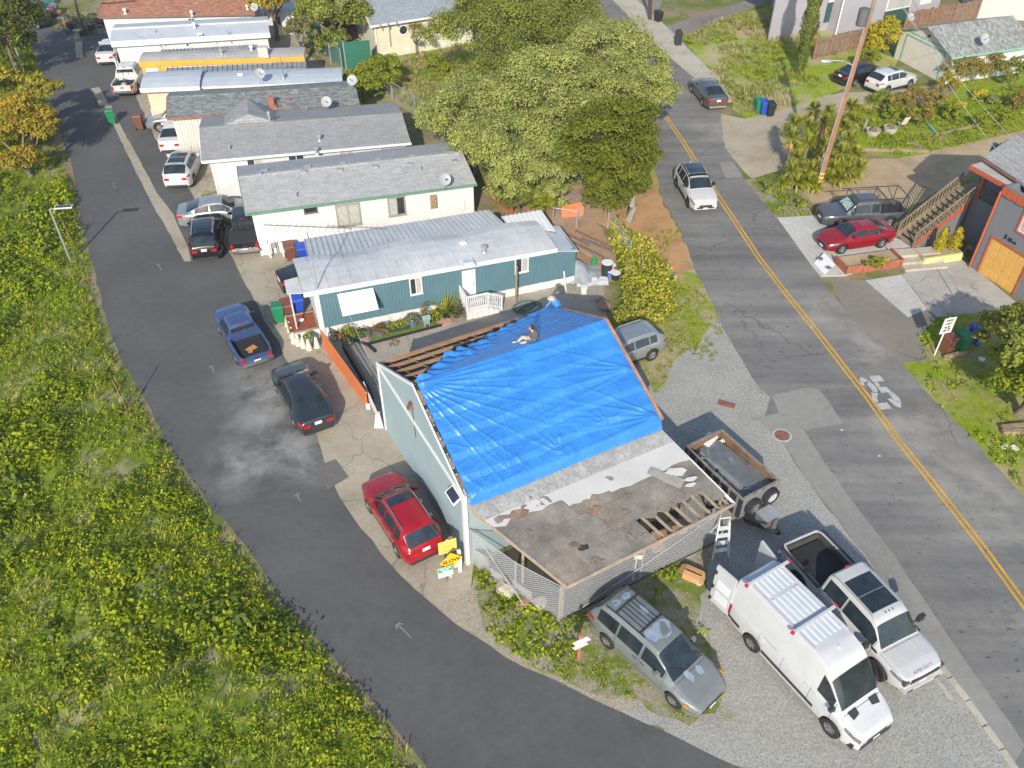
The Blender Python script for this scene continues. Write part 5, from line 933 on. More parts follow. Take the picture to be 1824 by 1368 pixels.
def car(name, label, pos, heading, c, body, group=None, z=.02, rim=None, extras=None):
    """c: a Car; pos: ground point between the axles; heading: direction the nose points"""
    s = c; s.ox = s.xr + s.wb / 2; t = thing(name, label, s.cat, (pos[0], pos[1], z), heading, group); L = s.L
    st = set(np.linspace(0, L, 30).round(3)) | {round(p[0], 3) for p in s.top + s.belt}
    for xw in (s.xr, s.xr + s.wb): st |= {round(xw + s.R * 1.17 * k, 3) for k in (-1.001, -.98, -.9, -.7, -.4, 0, .4, .7, .9, .98, 1.001)}
    st |= {0.04, .12, L - .04, L - .12}; xs = sorted(x for x in st if 0 <= x <= L); xs = [x for i, x in enumerate(xs) if i == 0 or x - xs[i - 1] > .004]
    vs = []; fs = []; K = 19
    for x in xs:
        S = s.sect(x)
        if s.bed and s.bed[0] <= x <= s.bed[1]:
            b = cinterp(s.belt, x); w = s.W_(x); S = S[:5] + [(w * .93, b + .01), (w * .86, b), (w * .84, s.bedz), (w * .4, s.bedz), (0, s.bedz)]
        ring = [(x - s.ox, y, z_) for y, z_ in S] + [(x - s.ox, -y, z_) for y, z_ in reversed(S[:-1])]; vs += ring
    for i in range(len(xs) - 1):
        for j in range(K - 1): fs.append((i * K + j, i * K + j + 1, (i + 1) * K + j + 1, (i + 1) * K + j))
    fs.append(tuple(range(K - 1, -1, -1))); e = (len(xs) - 1) * K; fs.append(tuple(e + j for j in range(K)))
    mb = MB(); mb.v = vs; mb.f = [tuple(reversed(f)) for f in fs]; mb.build('body', body, t, smooth=38)
    MB().bx(.25 - s.ox, L - .25 - s.ox, -s.W * .40, s.W * .40, s.clear, s.R * 2.1).build('underbody', m_under, t)
    # glass
    def rng_(a, b, n): return [a + (b - a) * i / n for i in range(n + 1)]
    for side in (1, -1):
        for (xa, xb) in s.sidewin: g = MB(); s.patch(g, rng_(xa, xb, 6), 5.12, lambda x: 5.9, side, .008); g.build('side_window', m_cglass, t)
        for xd in s.doors:
            g = MB(); s.patch(g, [xd, xd + .014], .5, 5.9 if any(a - .1 <= xd <= b + .1 for a, b in s.sidewin) else 4.9, side, .003, 8); g.build('door_seam', m_blkp, t)
        for xd in s.handles: p = s.pt(xd, 3.45, side, .02); MB().box(p, (.2, .035, .035)).build('door_handle', m_chrome if s.__dict__.get('chrome') else body, t)
        hl = MB(); s.patch(hl, rng_(L - .6, L - .03, 6), lambda x: 3.0 - .9 * (x - L + .6), lambda x: 4.3 + .6 * (x - L + .6), side, .012, 2); hl.build('headlight', m_head, t)
        tl = MB(); s.patch(tl, rng_(.0, s.__dict__.get('tl', .32), 3), *(s.__dict__.get('tlq', (2.7, 4.0))), side, .014, 2); y_ = s.W_(0) * .95; zb = cinterp(s.belt, 0)
        if s.__dict__.get('tlrear', True): tl.box((-.008 - s.ox, side * (y_ - .16), zb - .16), (.03, .3, .16))
        tl.build('taillight', m_red, t)
        if s.mirror: p = s.pt(s.mirror, 5.1, side, .1); mo = MB().hexa([(p[0] - .07, p[1] - side * .1, p[2]), (p[0] + .1, p[1] - side * .1, p[2]), (p[0] + .06, p[1] + side * .1, p[2] + .01), (p[0] - .07, p[1] + side * .1, p[2] + .01)][::side], [(p[0] - .07, p[1] - side * .1, p[2] + .15), (p[0] + .07, p[1] - side * .1, p[2] + .14), (p[0] + .03, p[1] + side * .1, p[2] + .14), (p[0] - .07, p[1] + side * .1, p[2] + .15)][::side]); mo.build('mirror', s.__dict__.get('mirmat') or body, t)
        arch = None
        if s.__dict__.get('sill'):
            g = MB(); s.patch(g, rng_(s.xr + s.R * 1.2, s.xr + s.wb - s.R * 1.2, 3), .05, .9, side, .012); g.build('sill_trim', m_blkp, t)
        if s.__dict__.get('rails'):
            g = MB(); a, b = s.rails; pts = [Vector(s.pt(x, 6.6, side, .0)) + Vector((0, 0, h)) for x, h in ((a, .0), (a + .12, .06), ((a + b) / 2, .065), (b - .12, .06), (b, .0))]; g.tube(pts, .026, 6); g.build('roof_rail', m_chrome if s.__dict__.get('chrome') else m_metal, t)
    if s.wind: 
        g = MB(); xs_ = rng_(s.wind[0], s.wind[1], 6)
        for side in (1, -1): s.patch(g, xs_, 6.25, 9, side, .01, 4)
        g.build('windshield', m_cglass, t, smooth=50); p = s.pt(s.wind[1] - .06, 9, 1, .03)
        for side in (-.1, .42): MB().bar((p[0] - .01, side * s.W, p[2] - .0), (p[0] - .28, side * s.W - .42, p[2] + .17), .03, .02).build('wiper', m_blkp, t)
    if s.rearw:
        g = MB()
        for side in (1, -1): s.patch(g, rng_(s.rearw[0], s.rearw[1], 5), 6.3, 9, side, .01, 4)
        g.build('rear_window', m_cglass, t, smooth=50)
    if s.sunroof:
        for (xa, xb) in s.sunroof:
            g = MB()
            for side in (1, -1): s.patch(g, rng_(xa, xb, 4), 7.15, 9, side, .008, 3)
            g.build('sunroof', m_cglass, t, smooth=50)
    zg = cinterp(s.belt, L); MB().bx(L - s.ox - .03, L - s.ox + .012, -s.W * .22, s.W * .22, zg - .24, zg - .08).build('grille', m_blkp, t); MB().bx(L - s.ox - .05, L - s.ox + .012, -s.W * .3, s.W * .3, s.clear + .1, s.clear + .2).build('lower_grille', m_blkp, t)
    MB().bx(L - s.ox + .005, L - s.ox + .025, -.15, .15, zg - .36, zg - .25).build('front_plate', m_plate, t); zp = s.__dict__.get('platez', .75); MB().bx(-s.ox - .03, -s.ox + .0, -.16, .16, zp, zp + .15).build('rear_plate', m_plate, t)
    hood = MB(); xh = s.hood
    if xh:
        for side in (1, -1): s.patch(hood, [xh, xh + .014], 5.5, 9, side, .004, 4); s.patch(hood, rng_(xh, L - .3, 6), 5.42, 5.5, side, .004)
        hood.build('hood_seam', m_blkp, t)
    if s.trunk:
        g = MB()
        for side in (1, -1): s.patch(g, [s.trunk, s.trunk + .014], 5.3, 9, side, .004, 4)
        g.build('trunk_seam', m_blkp, t)
    MB().bx(-s.ox - .012, -s.ox + .06, -s.W * .36, s.W * .36, s.clear + .02, s.clear + .16).build('rear_bumper', s.__dict__.get('bump') or m_blkp, t)
    yw = s.W / 2 - s.tw / 2 - .01
    for xw in (s.xr, s.xr + s.wb):
        for side in (1, -1): wheel(t, xw - s.ox, side * yw, s.R, s.tw, rim or m_rim, s.__dict__.get('spokes', 5))
    if s.antenna: p = s.pt(s.antenna, 9, 1, 0); MB().hexa([(p[0] - .09, -.03, p[2]), (p[0] + .07, -.03, p[2]), (p[0] + .07, .03, p[2]), (p[0] - .09, .03, p[2])], [(p[0] - .09, -.01, p[2] + .07), (p[0] - .05, -.01, p[2] + .07), (p[0] - .05, .01, p[2] + .07), (p[0] - .09, .01, p[2] + .07)]).build('roof_antenna', body, t)
    if extras: extras(t, s)
    return t
def spec(**k):
    d = dict(bed=None, bedz=.7, sidewin=[], doors=[], handles=[], wind=None, rearw=None, sunroof=None, hood=None, trunk=None, mirror=None, antenna=None, clear=.24, R=.33, tw=.21, rw=.56); d.update(k); return Car(**d)
def sedan(L=4.75, W=1.8, H=1.46, wb=2.75, xr=1.02, **k):
    f = L / 4.75
    d = dict(cat='car', L=L, W=W, H=H, wb=wb, xr=xr, rw=W * .33, belt=[(0, .92), (.4 * f, .98), (1.5 * f, .96), (3.2 * f, .90), (4.0 * f, .80), (4.5 * f, .70), (L, .62)], top=[(0, .93), (.06, 1.02), (.55 * f, 1.05), (1.05 * f, 1.22), (1.45 * f, 1.38), (1.9 * f, H - .03), (2.45 * f, H), (2.85 * f, H - .04), (3.15 * f, 1.27), (3.62 * f, .99), (4.2 * f, .88), (4.6 * f, .76), (L, .64)],
             sidewin=[(1.15 * f, 2.02 * f), (2.1 * f, 3.3 * f)], doors=[1.25 * f, 2.05 * f, 3.32 * f], handles=[1.45 * f, 2.3 * f], wind=(2.9 * f, 3.58 * f), rearw=(.62 * f, 1.42 * f), hood=3.68 * f, trunk=.56 * f, mirror=3.05 * f); d.update(k); return spec(**d)
def suv(L=4.6, W=1.86, H=1.70, wb=2.67, xr=.95, **k):
    f = L / 4.6
    d = dict(cat='suv', L=L, W=W, H=H, wb=wb, xr=xr, rw=W * .345, R=.36, tw=.23, clear=.28, belt=[(0, 1.02), (.5 * f, 1.08), (1.6 * f, 1.03), (3.0 * f, .99), (3.8 * f, .93), (4.3 * f, .82), (L, .70)], top=[(0, 1.03), (.05, 1.12), (.3 * f, 1.36), (.52 * f, H - .12), (.8 * f, H - .03), (1.6 * f, H), (2.3 * f, H - .02), (2.62 * f, H - .1), (3.35 * f, 1.09), (3.9 * f, 1.0), (4.35 * f, .9), (L, .73)],
             sidewin=[(.72 * f, 1.12 * f), (1.2 * f, 2.02 * f), (2.1 * f, 3.02 * f)], doors=[1.15 * f, 2.06 * f, 3.06 * f], handles=[1.35 * f, 2.25 * f], wind=(2.68 * f, 3.31 * f), rearw=(.1 * f, .5 * f), hood=3.42 * f, mirror=2.85 * f, rails=(.75 * f, 2.35 * f), sill=True, platez=.85, tlq=(3.1, 4.4)); d.update(k); return spec(**d)
def pickup(L=5.0, W=1.78, H=1.66, wb=2.95, xr=1.1, bed=(.08, 1.75), ext=False, crew=False, **k):
    c0 = bed[1]; Lh = L - 1.25; hz = .98 * H / 1.7
    d = dict(cat='pickup', L=L, W=W, H=H, wb=wb, xr=xr, rw=W * .35, R=.35, tw=.23, clear=.34, bed=(bed[0], c0), bedz=.62 * H / 1.7, belt=[(0, hz), (c0, hz), (c0 + .02, hz), (Lh, hz - .02), (L - .4, hz - .05), (L, hz - .14)], top=[(0, hz + .015), (c0, hz + .015), (c0 + .015, hz + .015), (c0 + .04, H - .12), (c0 + .14, H - .02), (c0 + .5, H), (Lh - .75, H - .02), (Lh - .58, H - .08), (Lh, hz + .06), (L - .5, hz + .02), (L - .1, hz - .05), (L, hz - .12)],
             sidewin=[(c0 + .14, c0 + .62), (c0 + .7, Lh - .3)] if ext else ([(c0 + .16, c0 + 1.05), (c0 + 1.13, Lh - .28)] if crew else [(c0 + .15, Lh - .3)]), doors=([c0 + .66] if ext else [c0 + 1.09] if crew else []) + [c0 + .06, Lh - .25], handles=[c0 + .25, c0 + 1.25] if crew else [c0 + .85 if ext else c0 + .25], wind=(Lh - .55, Lh - .03), hood=Lh + .08, mirror=Lh - .38, platez=.55, tlq=(2.2, 4.1), tl=.1, tlrear=False); d.update(k); return spec(**d)
def on(uv_rear, uv_front, side, c):
    """ground place from the near-side wheel contact pixels: side +1 = car's left side shows"""
    a = P(*uv_rear); b = P(*uv_front); d = (b - a).normalized(); n = Vector((-d.y, d.x, 0)); m_ = (a + b) / 2 - n * side * (c.W / 2 - .08); return (m_.x, m_.y), math.atan2(d.y, d.x)
def rearat(uv_l, uv_r, c):
    """from the two rear bumper corners on the ground (left, right as seen)"""
    a = P(*uv_l); b = P(*uv_r); d = (b - a).normalized(); f = Vector((-d.y, d.x, 0)); m_ = (a + b) / 2 + f * (c.xr + c.wb / 2); return (m_.x, m_.y), math.atan2(f.y, f.x)
p_white = paint('white_car_paint', (.5, .51, .52), 0, .3); p_pearl = paint('pearl_white_paint', (.5, .5, .497), .05, .32); p_black = paint('black_car_paint', (.012, .013, .016), .2, .25); p_dgrey = paint('charcoal_car_paint', (.045, .053, .065), .5, .3); p_silver = paint('silver_car_paint', (.33, .35, .36), .55, .36); p_red = paint('red_car_paint', (.36, .008, .02), .25, .28); p_dred = paint('dark_red_car_paint', (.30, .01, .022), .3, .3); p_blue = paint('blue_car_paint', (.055, .10, .23), .35, .34); p_gunm = paint('gunmetal_car_paint', (.12, .13, .14), .5, .36); p_bronze = paint('bronze_grey_car_paint', (.115, .11, .105), .5, .34); p_navy = paint('dark_navy_car_paint', (.02, .025, .032), .4, .28)

c = sedan(4.86, 1.83, 1.47, 2.78, 1.06, chrome=True); car('sedan', 'charcoal sedan parked nose away by the orange fence', *on((526.5, 760), (496, 701), 1, c), c, p_dgrey)
def rack_junk(t, s): MB().box((-1.55, 0, .72), (.35, .5, .06), .4).box((-1.7, .1, .76), (.3, .2, .05), -.3).build('leaf_litter', M('orange_litter', (.5, .24, .06), .9, 0, .4, 8), t)
def pickrear(root, s, zb=None):
    hz = cinterp(s.belt, s.bed[1]); c0 = s.bed[1] - s.ox
    MB().bx(c0 + .028, c0 + .05, -s.W * .33, s.W * .33, hz + .14, s.H - .16).build('rear_window', m_cglass, root)
    for k in (-.11, .11): MB().bx(c0 + .018, c0 + .03, k * s.W - .02, k * s.W + .02, hz + .14, s.H - .16).build('window_bar', m_blkp, root)
    MB().bx(-s.ox - .12, -s.ox + .02, -s.W * .44, s.W * .44, .5, .66).build('step_bumper', m_chrome, root); MB().box((-s.ox - .012, 0, hz - .16), (.02, .2, .08)).build('tailgate_handle', m_blkp, root)
    for side in (1, -1): MB().box((-s.ox - .0, side * s.W * .375, hz - .2), (.05, .13, .34)).build('taillight', m_red, root)
    MB().bx(s.bed[0] - s.ox + .06, c0 - .03, -s.W * .36, s.W * .36, s.bedz + .004, s.bedz + .012).build('bed_liner', M('bed_liner', (.06, .058, .055), .8, 0, .3, 3), root)
    MB().box((c0 + .06, 0, s.H + .01), (.05, .2, .04)).build('brake_light', m_red, root)
c = pickup(4.95, 1.76, 1.64, 2.85, 1.05, (.08, 1.9)); car('pickup_truck', 'blue pickup truck with orange leaves in its open bed', *on((425, 650), (394, 594), 1, c), c, p_blue, extras=lambda t, s: (pickrear(t, s), rack_junk(t, s)))
c = suv(4.57, 1.84, 1.70, 2.66, .93, sunroof=[(1.95, 2.45)], chrome=True, antenna=.7); car('suv', 'bright red suv with roof rails parked against the pale blue wall', *on((708.5, 989), (661, 913), 1, c), c, p_red)
# minivan
p_van = M('faded_grey_green_paint', (.215, .235, .235), .35, .35, .1, 1.2, 6, .08)
c = spec(cat='minivan', L=5.0, W=1.93, H=1.74, wb=3.03, xr=1.0, R=.34, tw=.22, clear=.24, rw=.66, ends=(.86, .72), belt=[(0, .98), (.5, 1.0), (3.0, .95), (4.0, .88), (4.6, .74), (5.0, .60)], top=[(0, 1.0), (.06, 1.1), (.22, 1.42), (.42, 1.66), (.7, 1.72), (1.8, 1.74), (2.7, 1.71), (2.95, 1.66), (3.85, 1.04), (4.35, .90), (4.75, .76), (5.0, .63)],
         sidewin=[(.42, 1.3), (1.38, 2.38), (2.48, 3.45)], doors=[1.33, 2.43, 3.5], handles=[2.28, 2.62], wind=(2.98, 3.82), rearw=(.1, .4), hood=3.92, mirror=3.25, chrome=True, platez=.8, tlq=(2.9, 4.6))
def mvx(t, s):
    mr = m_blkp
    for side in (1, -1): g = MB(); pts = [Vector(s.pt(x, 7.0, side, .0)) + Vector((0, 0, .03)) for x in (.55, 1.3, 2.3)]; g.tube(pts, .025, 5); g.build('roof_rail', mr, t)
    for x in (1.0, 2.1): MB().tube([Vector(s.pt(x, 7.0, 1)) + Vector((0, 0, .05)), Vector(s.pt(x, 9, 1)) + Vector((0, 0, .06)), Vector(s.pt(x, 7.0, -1)) + Vector((0, 0, .05))], .028, 6).build('cross_bar', mr, t)
    for k in range(-2, 3): MB().bar(Vector(s.pt(.95, 9)) + Vector((0, k * .17, .012)), Vector(s.pt(2.1, 9)) + Vector((0, k * .17, .012)), .025, .02).build('roof_strip', mr, t)
    fm = M('peeled_clearcoat', (.23, .30, .37), .4, 0, .2, 3)
    for (x, y, a, b) in ((2.45, .12, .34, .42), (2.35, -.3, .3, .22), (1.55, .25, .2, .15), (.75, .2, .14, .22), (.7, -.25, .16, .16), (4.1, .3, .2, .14), (4.0, -.15, .24, .12)):
        n = 12; pts = []
        for k in range(n):
            q = 2 * math.pi * k / n; rr = random.uniform(.75, 1.15); xx = x + a * rr * math.cos(q); yy = y + b * rr * math.sin(q); S = s.sect(xx); pts.append((xx - s.ox, yy, np.interp(abs(yy), [S[9][0], S[8][0], S[7][0], S[6][0]], [S[9][1], S[8][1], S[7][1], S[6][1]]) + .006))
        MB().poly(pts).build('peeled_patch', fm, t)
    for side in (1, -1): g = MB(); s.patch(g, [.05 + i * .09 for i in range(6)], .1, 1.5, side, .02, 1); s.patch(g, [4.45 + i * .1 for i in range(6)], .1, 1.5, side, .02, 1); s.patch(g, [s.xr + .45 + i * .35 for i in range(7)], .1, 1.1, side, .014, 1); tag(g.build('lower_cladding', p_silver, t), kind='stuff'); p = s.pt(4.55, 3.0, side, .03); MB().box(p, (.16, .05, .1)).build('side_marker', m_amber, t)
car('minivan', 'faded grey minivan with peeling roof paint parked in the weeds', *on((1081, 1152), (1196, 1256), -1, c), c, p_van, extras=mvx)
# cargo van
c = spec(cat='van', L=5.95, W=2.0, H=2.72, wb=3.66, xr=1.28, R=.37, tw=.24, clear=.30, rw=.86, ends=(.97, .74), belt=[(0, 1.3), (3.6, 1.3), (4.6, 1.26), (5.1, 1.16), (5.6, 1.02), (5.95, .88)], top=[(0, 2.55), (.1, 2.64), (.5, 2.71), (2.0, 2.72), (3.6, 2.70), (4.05, 2.58), (4.3, 2.38), (5.05, 1.34), (5.45, 1.16), (5.8, 1.04), (5.95, .92)],
         sidewin=[(4.05, 4.72)], doors=[1.5, 2.6, 3.85, 4.78], handles=[3.7, 4.0], wind=(4.33, 4.99), hood=5.12, mirror=4.75, mirmat=m_blkp, tl=.12, tlq=(1.2, 3.4), tlrear=False, antenna=3.75)
m_vrib = M('van_roof', (.62, .68, .70), .4, 0, .05)
def vanx(t, s):
    for k in range(10):
        for j in range(2 + (k > 0)):
            pass
    for j, (xa, xb) in enumerate(((.3, 1.15), (1.3, 2.35), (2.55, 3.25))):
        for k in range(6): y = -.55 + k * .22; za = s.sect((xa + xb) / 2)[9][1]; MB().bx(xa - s.ox, xb - s.ox, y - .05, y + .05, za - .05, za + .012).build('roof_rib', m_vrib, t)
    for side in (1, -1): MB().bx(.25 - s.ox, 3.4 - s.ox, side * .74 - .03, side * .74 + .03, 2.66, 2.745).build('roof_rail', p_white, t); g = MB(); s.patch(g, [1.75 + i * .3 for i in range(9)], .75, 1.3, side, .016); s.patch(g, [.06 + i * .12 for i in range(6)], .75, 1.3, side, .016); g.build('side_moulding', m_blkp, t); g = MB(); s.patch(g, [1.6 + i * .35 for i in range(3)], 3.9, 4.05, side, .006); g.build('slider_track', m_blkp, t)
    for x in (.45, 2.6):
        cb = MB().bx(x - .05 - s.ox, x + .05 - s.ox, -.98, .98, 2.80, 2.86); cb.bx(x - .04 - s.ox, x + .04 - s.ox, -.78, -.7, 2.68, 2.8).bx(x - .04 - s.ox, x + .04 - s.ox, .7, .78, 2.68, 2.8); cr = cb.build('rack_bar', p_white, t)
        for y in (1.0, -1.0): MB().bx(x - .06 - s.ox, x + .06 - s.ox, y - .04, y + .04, 2.79, 2.89).build('red_end_cap', M('red_cap', (.5, .03, .05), .5), cr)
    for side in (1, -1): MB().hexa([(x - s.ox, y * side, cinterp(s.top, x) + .02) for x, y in ((5.1, .3), (5.3, .3), (5.36, .6), (5.12, .66))][::side], [(x - s.ox, y * side, cinterp(s.top, x) + .045) for x, y in ((5.1, .3), (5.3, .3), (5.36, .6), (5.12, .66))][::side]).build('hood_vent', m_blkp, t)
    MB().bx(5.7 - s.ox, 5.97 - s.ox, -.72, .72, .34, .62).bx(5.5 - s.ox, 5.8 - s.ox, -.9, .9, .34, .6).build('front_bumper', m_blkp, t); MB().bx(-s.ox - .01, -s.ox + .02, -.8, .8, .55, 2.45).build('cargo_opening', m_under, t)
    for side, a in ((1, R(100)), (-1, R(96))):  # rear doors swung open
        hx = Vector((-s.ox, side * .93, 0)); e = Vector((-math.sin(a) , side * -math.cos(a), 0)) * .88; n_ = Vector((e.y, -e.x, 0)).normalized() * .05
        q = [hx - n_, hx + e - n_, hx + e + n_, hx + n_]; d_ = MB().hexa([Vector((p.x, p.y, .5)) for p in q][::(1 if side > 0 else 1)], [Vector((p.x, p.y, 2.5)) for p in q]).build('rear_door', p_white, t)
        for zz in (.75, 1.4): qq = [hx + e * .15 + n_ * side * 1.2, hx + e * .8 + n_ * side * 1.2]; MB().bar(qq[0] + Vector((0, 0, zz + .25)), qq[1] + Vector((0, 0, zz + .25)), .03, .42).build('inner_panel', m_vrib, d_)
        for zz in (.7, 1.4, 2.2): MB().box(hx + e * .95 + n_ * side * 1.3 + Vector((0, 0, zz)), (.1, .1, .16), a).build('latch', m_blkp, d_)
    MB().bx(4.2 - s.ox, 4.24 - s.ox, -.7, .7, .8, 1.2).build('seat_row', m_gst, t)
vpos, vhead = on((1332, 1152), (1478, 1311), -1, c); car('cargo_van', 'white high roof cargo van with rear doors open', vpos, vhead, c, p_white, rim=m_rim, extras=vanx)
# big white pickup
c = pickup(6.35, 2.08, 2.02, 4.06, 1.25, (.1, 2.18), crew=True, R=.43, tw=.3, clear=.48, sunroof=[(2.75, 3.45), (3.47, 4.15)], spokes=7); c.mirror = None; c.rails = (2.3, 4.3)
def bigx(t, s):
    pickrear(t, s)
    for side in (1, -1): MB().bx(.1 - s.ox, 2.15 - s.ox, side * .98 - .06, side * .98 + .06, cinterp(s.belt, 1) + .012, cinterp(s.belt, 1) + .03).build('bed_rail_cap', m_blkp, t); p = s.pt(4.75, 5.2, side, .1); MB().bar(Vector(p) - Vector((0, side * .15, 0)), Vector(p) + Vector((0, side * .12, .05)), .05, .05).box((p[0], p[1] + side * .24, p[2] + .1), (.14, .26, .3)).build('tow_mirror', m_blkp, t); p = s.pt(4.95, 4.2, side, .01); MB().box(p, (.26, .02, .14)).build('fender_vent', m_blkp, t); MB().bx(s.xr + .6 - s.ox, s.xr + s.wb - .6 - s.ox, side * .95 - .08, side * .95 + .08, .45, .51).build('running_board', m_blkp, t)
    L = s.L; MB().bx(L - s.ox - .02, L - s.ox + .03, -.62, .62, .86, 1.06).build('grille', m_blkp, t); MB().bx(L - s.ox + .02, L - s.ox + .05, -.6, .6, .935, .985).build('grille_bar', m_chrome, t); MB().bx(L - s.ox - .15, L - s.ox + .1, -.85, .85, .5, .72).build('front_bumper', p_pearl, t)
    for side in (1, -1): MB().box((L - s.ox + .1, side * .62, .6), (.02, .26, .1)).build('fog_light', m_blkp, t); MB().bx(L - s.ox - .22, L - s.ox + .0, side * .78 - .1, side * .78 + .1, .84, 1.06).build('headlight', M('smoked_lens', (.1, .08, .08), .15), t)
    for k in (-.16, 0, .16): MB().box((4.3 - s.ox, k, s.H + .0), (.08, .03, .03)).build('clearance_light', m_blkp, t)
    for side in (1, -1): MB().bar(Vector(s.pt(5.2, 8.2, side, .012)), Vector(s.pt(6.15, 8.0, side, .012)), .03, .03).build('hood_crease', p_pearl, t)
    o = text(t, 'SUPER DUTY', .115, (6.2 - s.ox, 0, cinterp(s.top, 6.2) + .035), 0, m_steel, name='hood_lettering', space=1.3)
    o.rotation_euler = (Matrix.Rotation(R(22), 3, 'Y') @ Matrix.Rotation(R(90), 3, 'Z')).to_euler()
    for side in (1, -1): MB().bx(.16 - s.ox, 2.1 - s.ox, side * s.W * .40 - .03, side * s.W * .40 + .012, s.bedz, cinterp(s.belt, 1) - .01).build('bed_liner', MATS['bed_liner'], t)
    for x in (.13, 2.13): MB().bx(x - s.ox, x + .05 - s.ox, -s.W * .40, s.W * .40, s.bedz, cinterp(s.belt, 1) - .01).build('bed_liner', MATS['bed_liner'], t)
    MB().tube([(-s.ox + .4 + .25 * math.cos(a) * (1 + .2 * math.sin(3 * a)), .2 + .2 * math.sin(a), s.bedz + .05 + .04 * math.sin(5 * a)) for a in [k * .4 for k in range(40)]], .018, 5).build('cable_coil', m_blk, t)
pw = P(1563, 1214); rw_ = P(1420, 1052); car('pickup_truck', 'big white crew cab pickup with panoramic roof beside the van', *on((1412, 1043), (1560, 1212), -1, c), c, p_pearl, rim=m_blkp, extras=bigx)
# road
c = suv(4.6, 1.86, 1.69, 2.69, .95, sunroof=[(1.9, 2.3)], mirmat=p_black, antenna=.7)
def twotone(t, s):
    g = MB()
    for side in (1, -1): s.patch(g, [.55 + i * .15 for i in range(15)], 6.0, 9, side, .005, 6); s.patch(g, [.75 + i * .2 for i in range(12)], 5.0, 5.12, side, .004)
    g.build('black_roof', p_navy, t, smooth=50)
car('suv', 'white suv with black roof driving down the road', *on((1203.5, 333), (1225, 371), -1, c), c, p_pearl, rim=m_blkp, extras=twotone)
c = sedan(5.0, 1.85, 1.42, 2.75, 1.1, chrome=True, bump=M('tan_bumper', (.36, .31, .24), .5, .3)); car('sedan', 'bronze grey sedan parked along the far kerb', *on((1251, 190), (1231, 165), 1, c), c, p_bronze)
# driveways on the right
c = sedan(4.43, 1.71, 1.42, 2.67, .88, antenna=None); car('sedan', 'dark red compact sedan on the grey parking pad', *on((1567, 443), (1496, 454), 1, c), c, p_dred, z=.065)
c = pickup(5.2, 1.8, 1.72, 3.1, 1.05, (.08, 1.75), ext=True, R=.36)
def ladder_rack(t, s):
    rk = MB(); zt = 1.95
    for side in (1, -1):
        rk.tube([(-s.ox + .2, side * .8, zt), (s.L - s.ox - 1.4, side * .74, zt)], .03, 6)
        for x in (.25, 1.6, 3.4): rk.tube([(x - s.ox, side * .82, .95), (x - s.ox, side * .78, zt)], .028, 6)
        rk.tube([(.25 - s.ox, side * .82, 1.0), (.9 - s.ox, side * .8, zt)], .022, 5)
    for x in (.2, 1.6, 3.4): rk.tube([(x - s.ox, -.8, zt), (x - s.ox, .8, zt)], .028, 6)
    rk.build('ladder_rack', m_blkp, t)
    ws = MB(); s.patch(ws, [s.wind[0] + .08 + i * .06 for i in range(7)], 7.2, 9, 1, .014, 3); s.patch(ws, [s.wind[0] + .08 + i * .06 for i in range(7)], 7.2, 9, -1, .014, 3); ws.build('sun_shade', M('sun_shade', (.35, .45, .4), .3, .2, .6, 6), t)
pp, hh = on((1586, 406), (1488, 411), 1, c); car('pickup_truck', 'gunmetal grey pickup with black ladder rack behind the red sedan', pp, hh, c, p_gunm, z=.065, extras=lambda t, s: (pickrear(t, s), ladder_rack(t, s)))
c = suv(4.6, 1.8, 1.68, 2.64, .95, sunroof=[(1.75, 2.4)]); pp, hh = on((1564, 173), (1631, 154), -1, c); car('suv', 'white suv with sunroof parked beside the garage door', pp, hh, c, p_white)
c = sedan(4.6, 1.78, 1.45, 2.7, 1.0); q = Vector((pp[0], pp[1], 0)) + Vector((-math.sin(hh), math.cos(hh), 0)) * 2.5 - Vector((math.cos(hh), math.sin(hh), 0)) * .9; car('sedan', 'black sedan parked on the far side of the white suv', (q.x, q.y), hh, c, p_black)
# trailer park row
c = sedan(4.57, 1.79, 1.51, 2.685, 1.0); car('sedan', 'silver sedan with dark roof parked crosswise by the cream trailer', *on((354, 407), (428, 399), -1, c), c, p_silver)
c = suv(4.7, 1.84, 1.66, 2.79, 1.0, mirmat=p_black, sunroof=[(1.2, 2.5)]); car('suv', 'glossy black suv parked nose away beside the black pickup', *rearat((349, 473), (391, 468), c), c, p_black)
c = pickup(5.2, 1.85, 1.76, 3.2, 1.15, (.08, 1.55), crew=True, R=.37)
def tonneau(t, s): pickrear(t, s); hz = cinterp(s.belt, .5); MB().bx(.1 - s.ox, s.bed[1] - s.ox - .02, -s.W * .42, s.W * .42, hz + .0, hz + .06).build('bed_cover', m_blkp, t)
car('pickup_truck', 'black pickup with covered bed and chrome bumper by the cream trailer wall', *rearat((417, 464), (464, 459), c), c, p_black, extras=tonneau)
c = sedan(4.6, 1.8, 1.44, 2.7, 1.0); car('sedan', 'dark sedan half hidden under the roof end of the blue trailer', *rearat((496, 509), (507, 530), c), c, p_navy)
c = suv(4.75, 1.92, 1.62, 2.89, .95, rails=None, sill=None, sunroof=[(.75, 1.6), (1.65, 2.5)]); c.rearw = (.12, .7); car('suv', 'white electric suv with glass roof parked nose away', *rearat((295, 342), (342, 340), c), c, p_white)
c = sedan(4.65, 1.78, 1.45, 2.65, 1.0, antenna=1.9); car('sedan', 'white sedan parked nose away beside the pale pink trailer', *rearat((288, 278), (325, 276), c), c, p_white)
c = suv(4.5, 1.8, 1.7, 2.6, .95); q = P(322, 226); car('suv', 'silver suv nosing out beside the pale pink trailer', (q.x, q.y), R(188), c, p_silver)
c = pickup(5.3, 1.9, 1.78, 3.3, 1.15, (.08, 1.9), ext=True, R=.37)
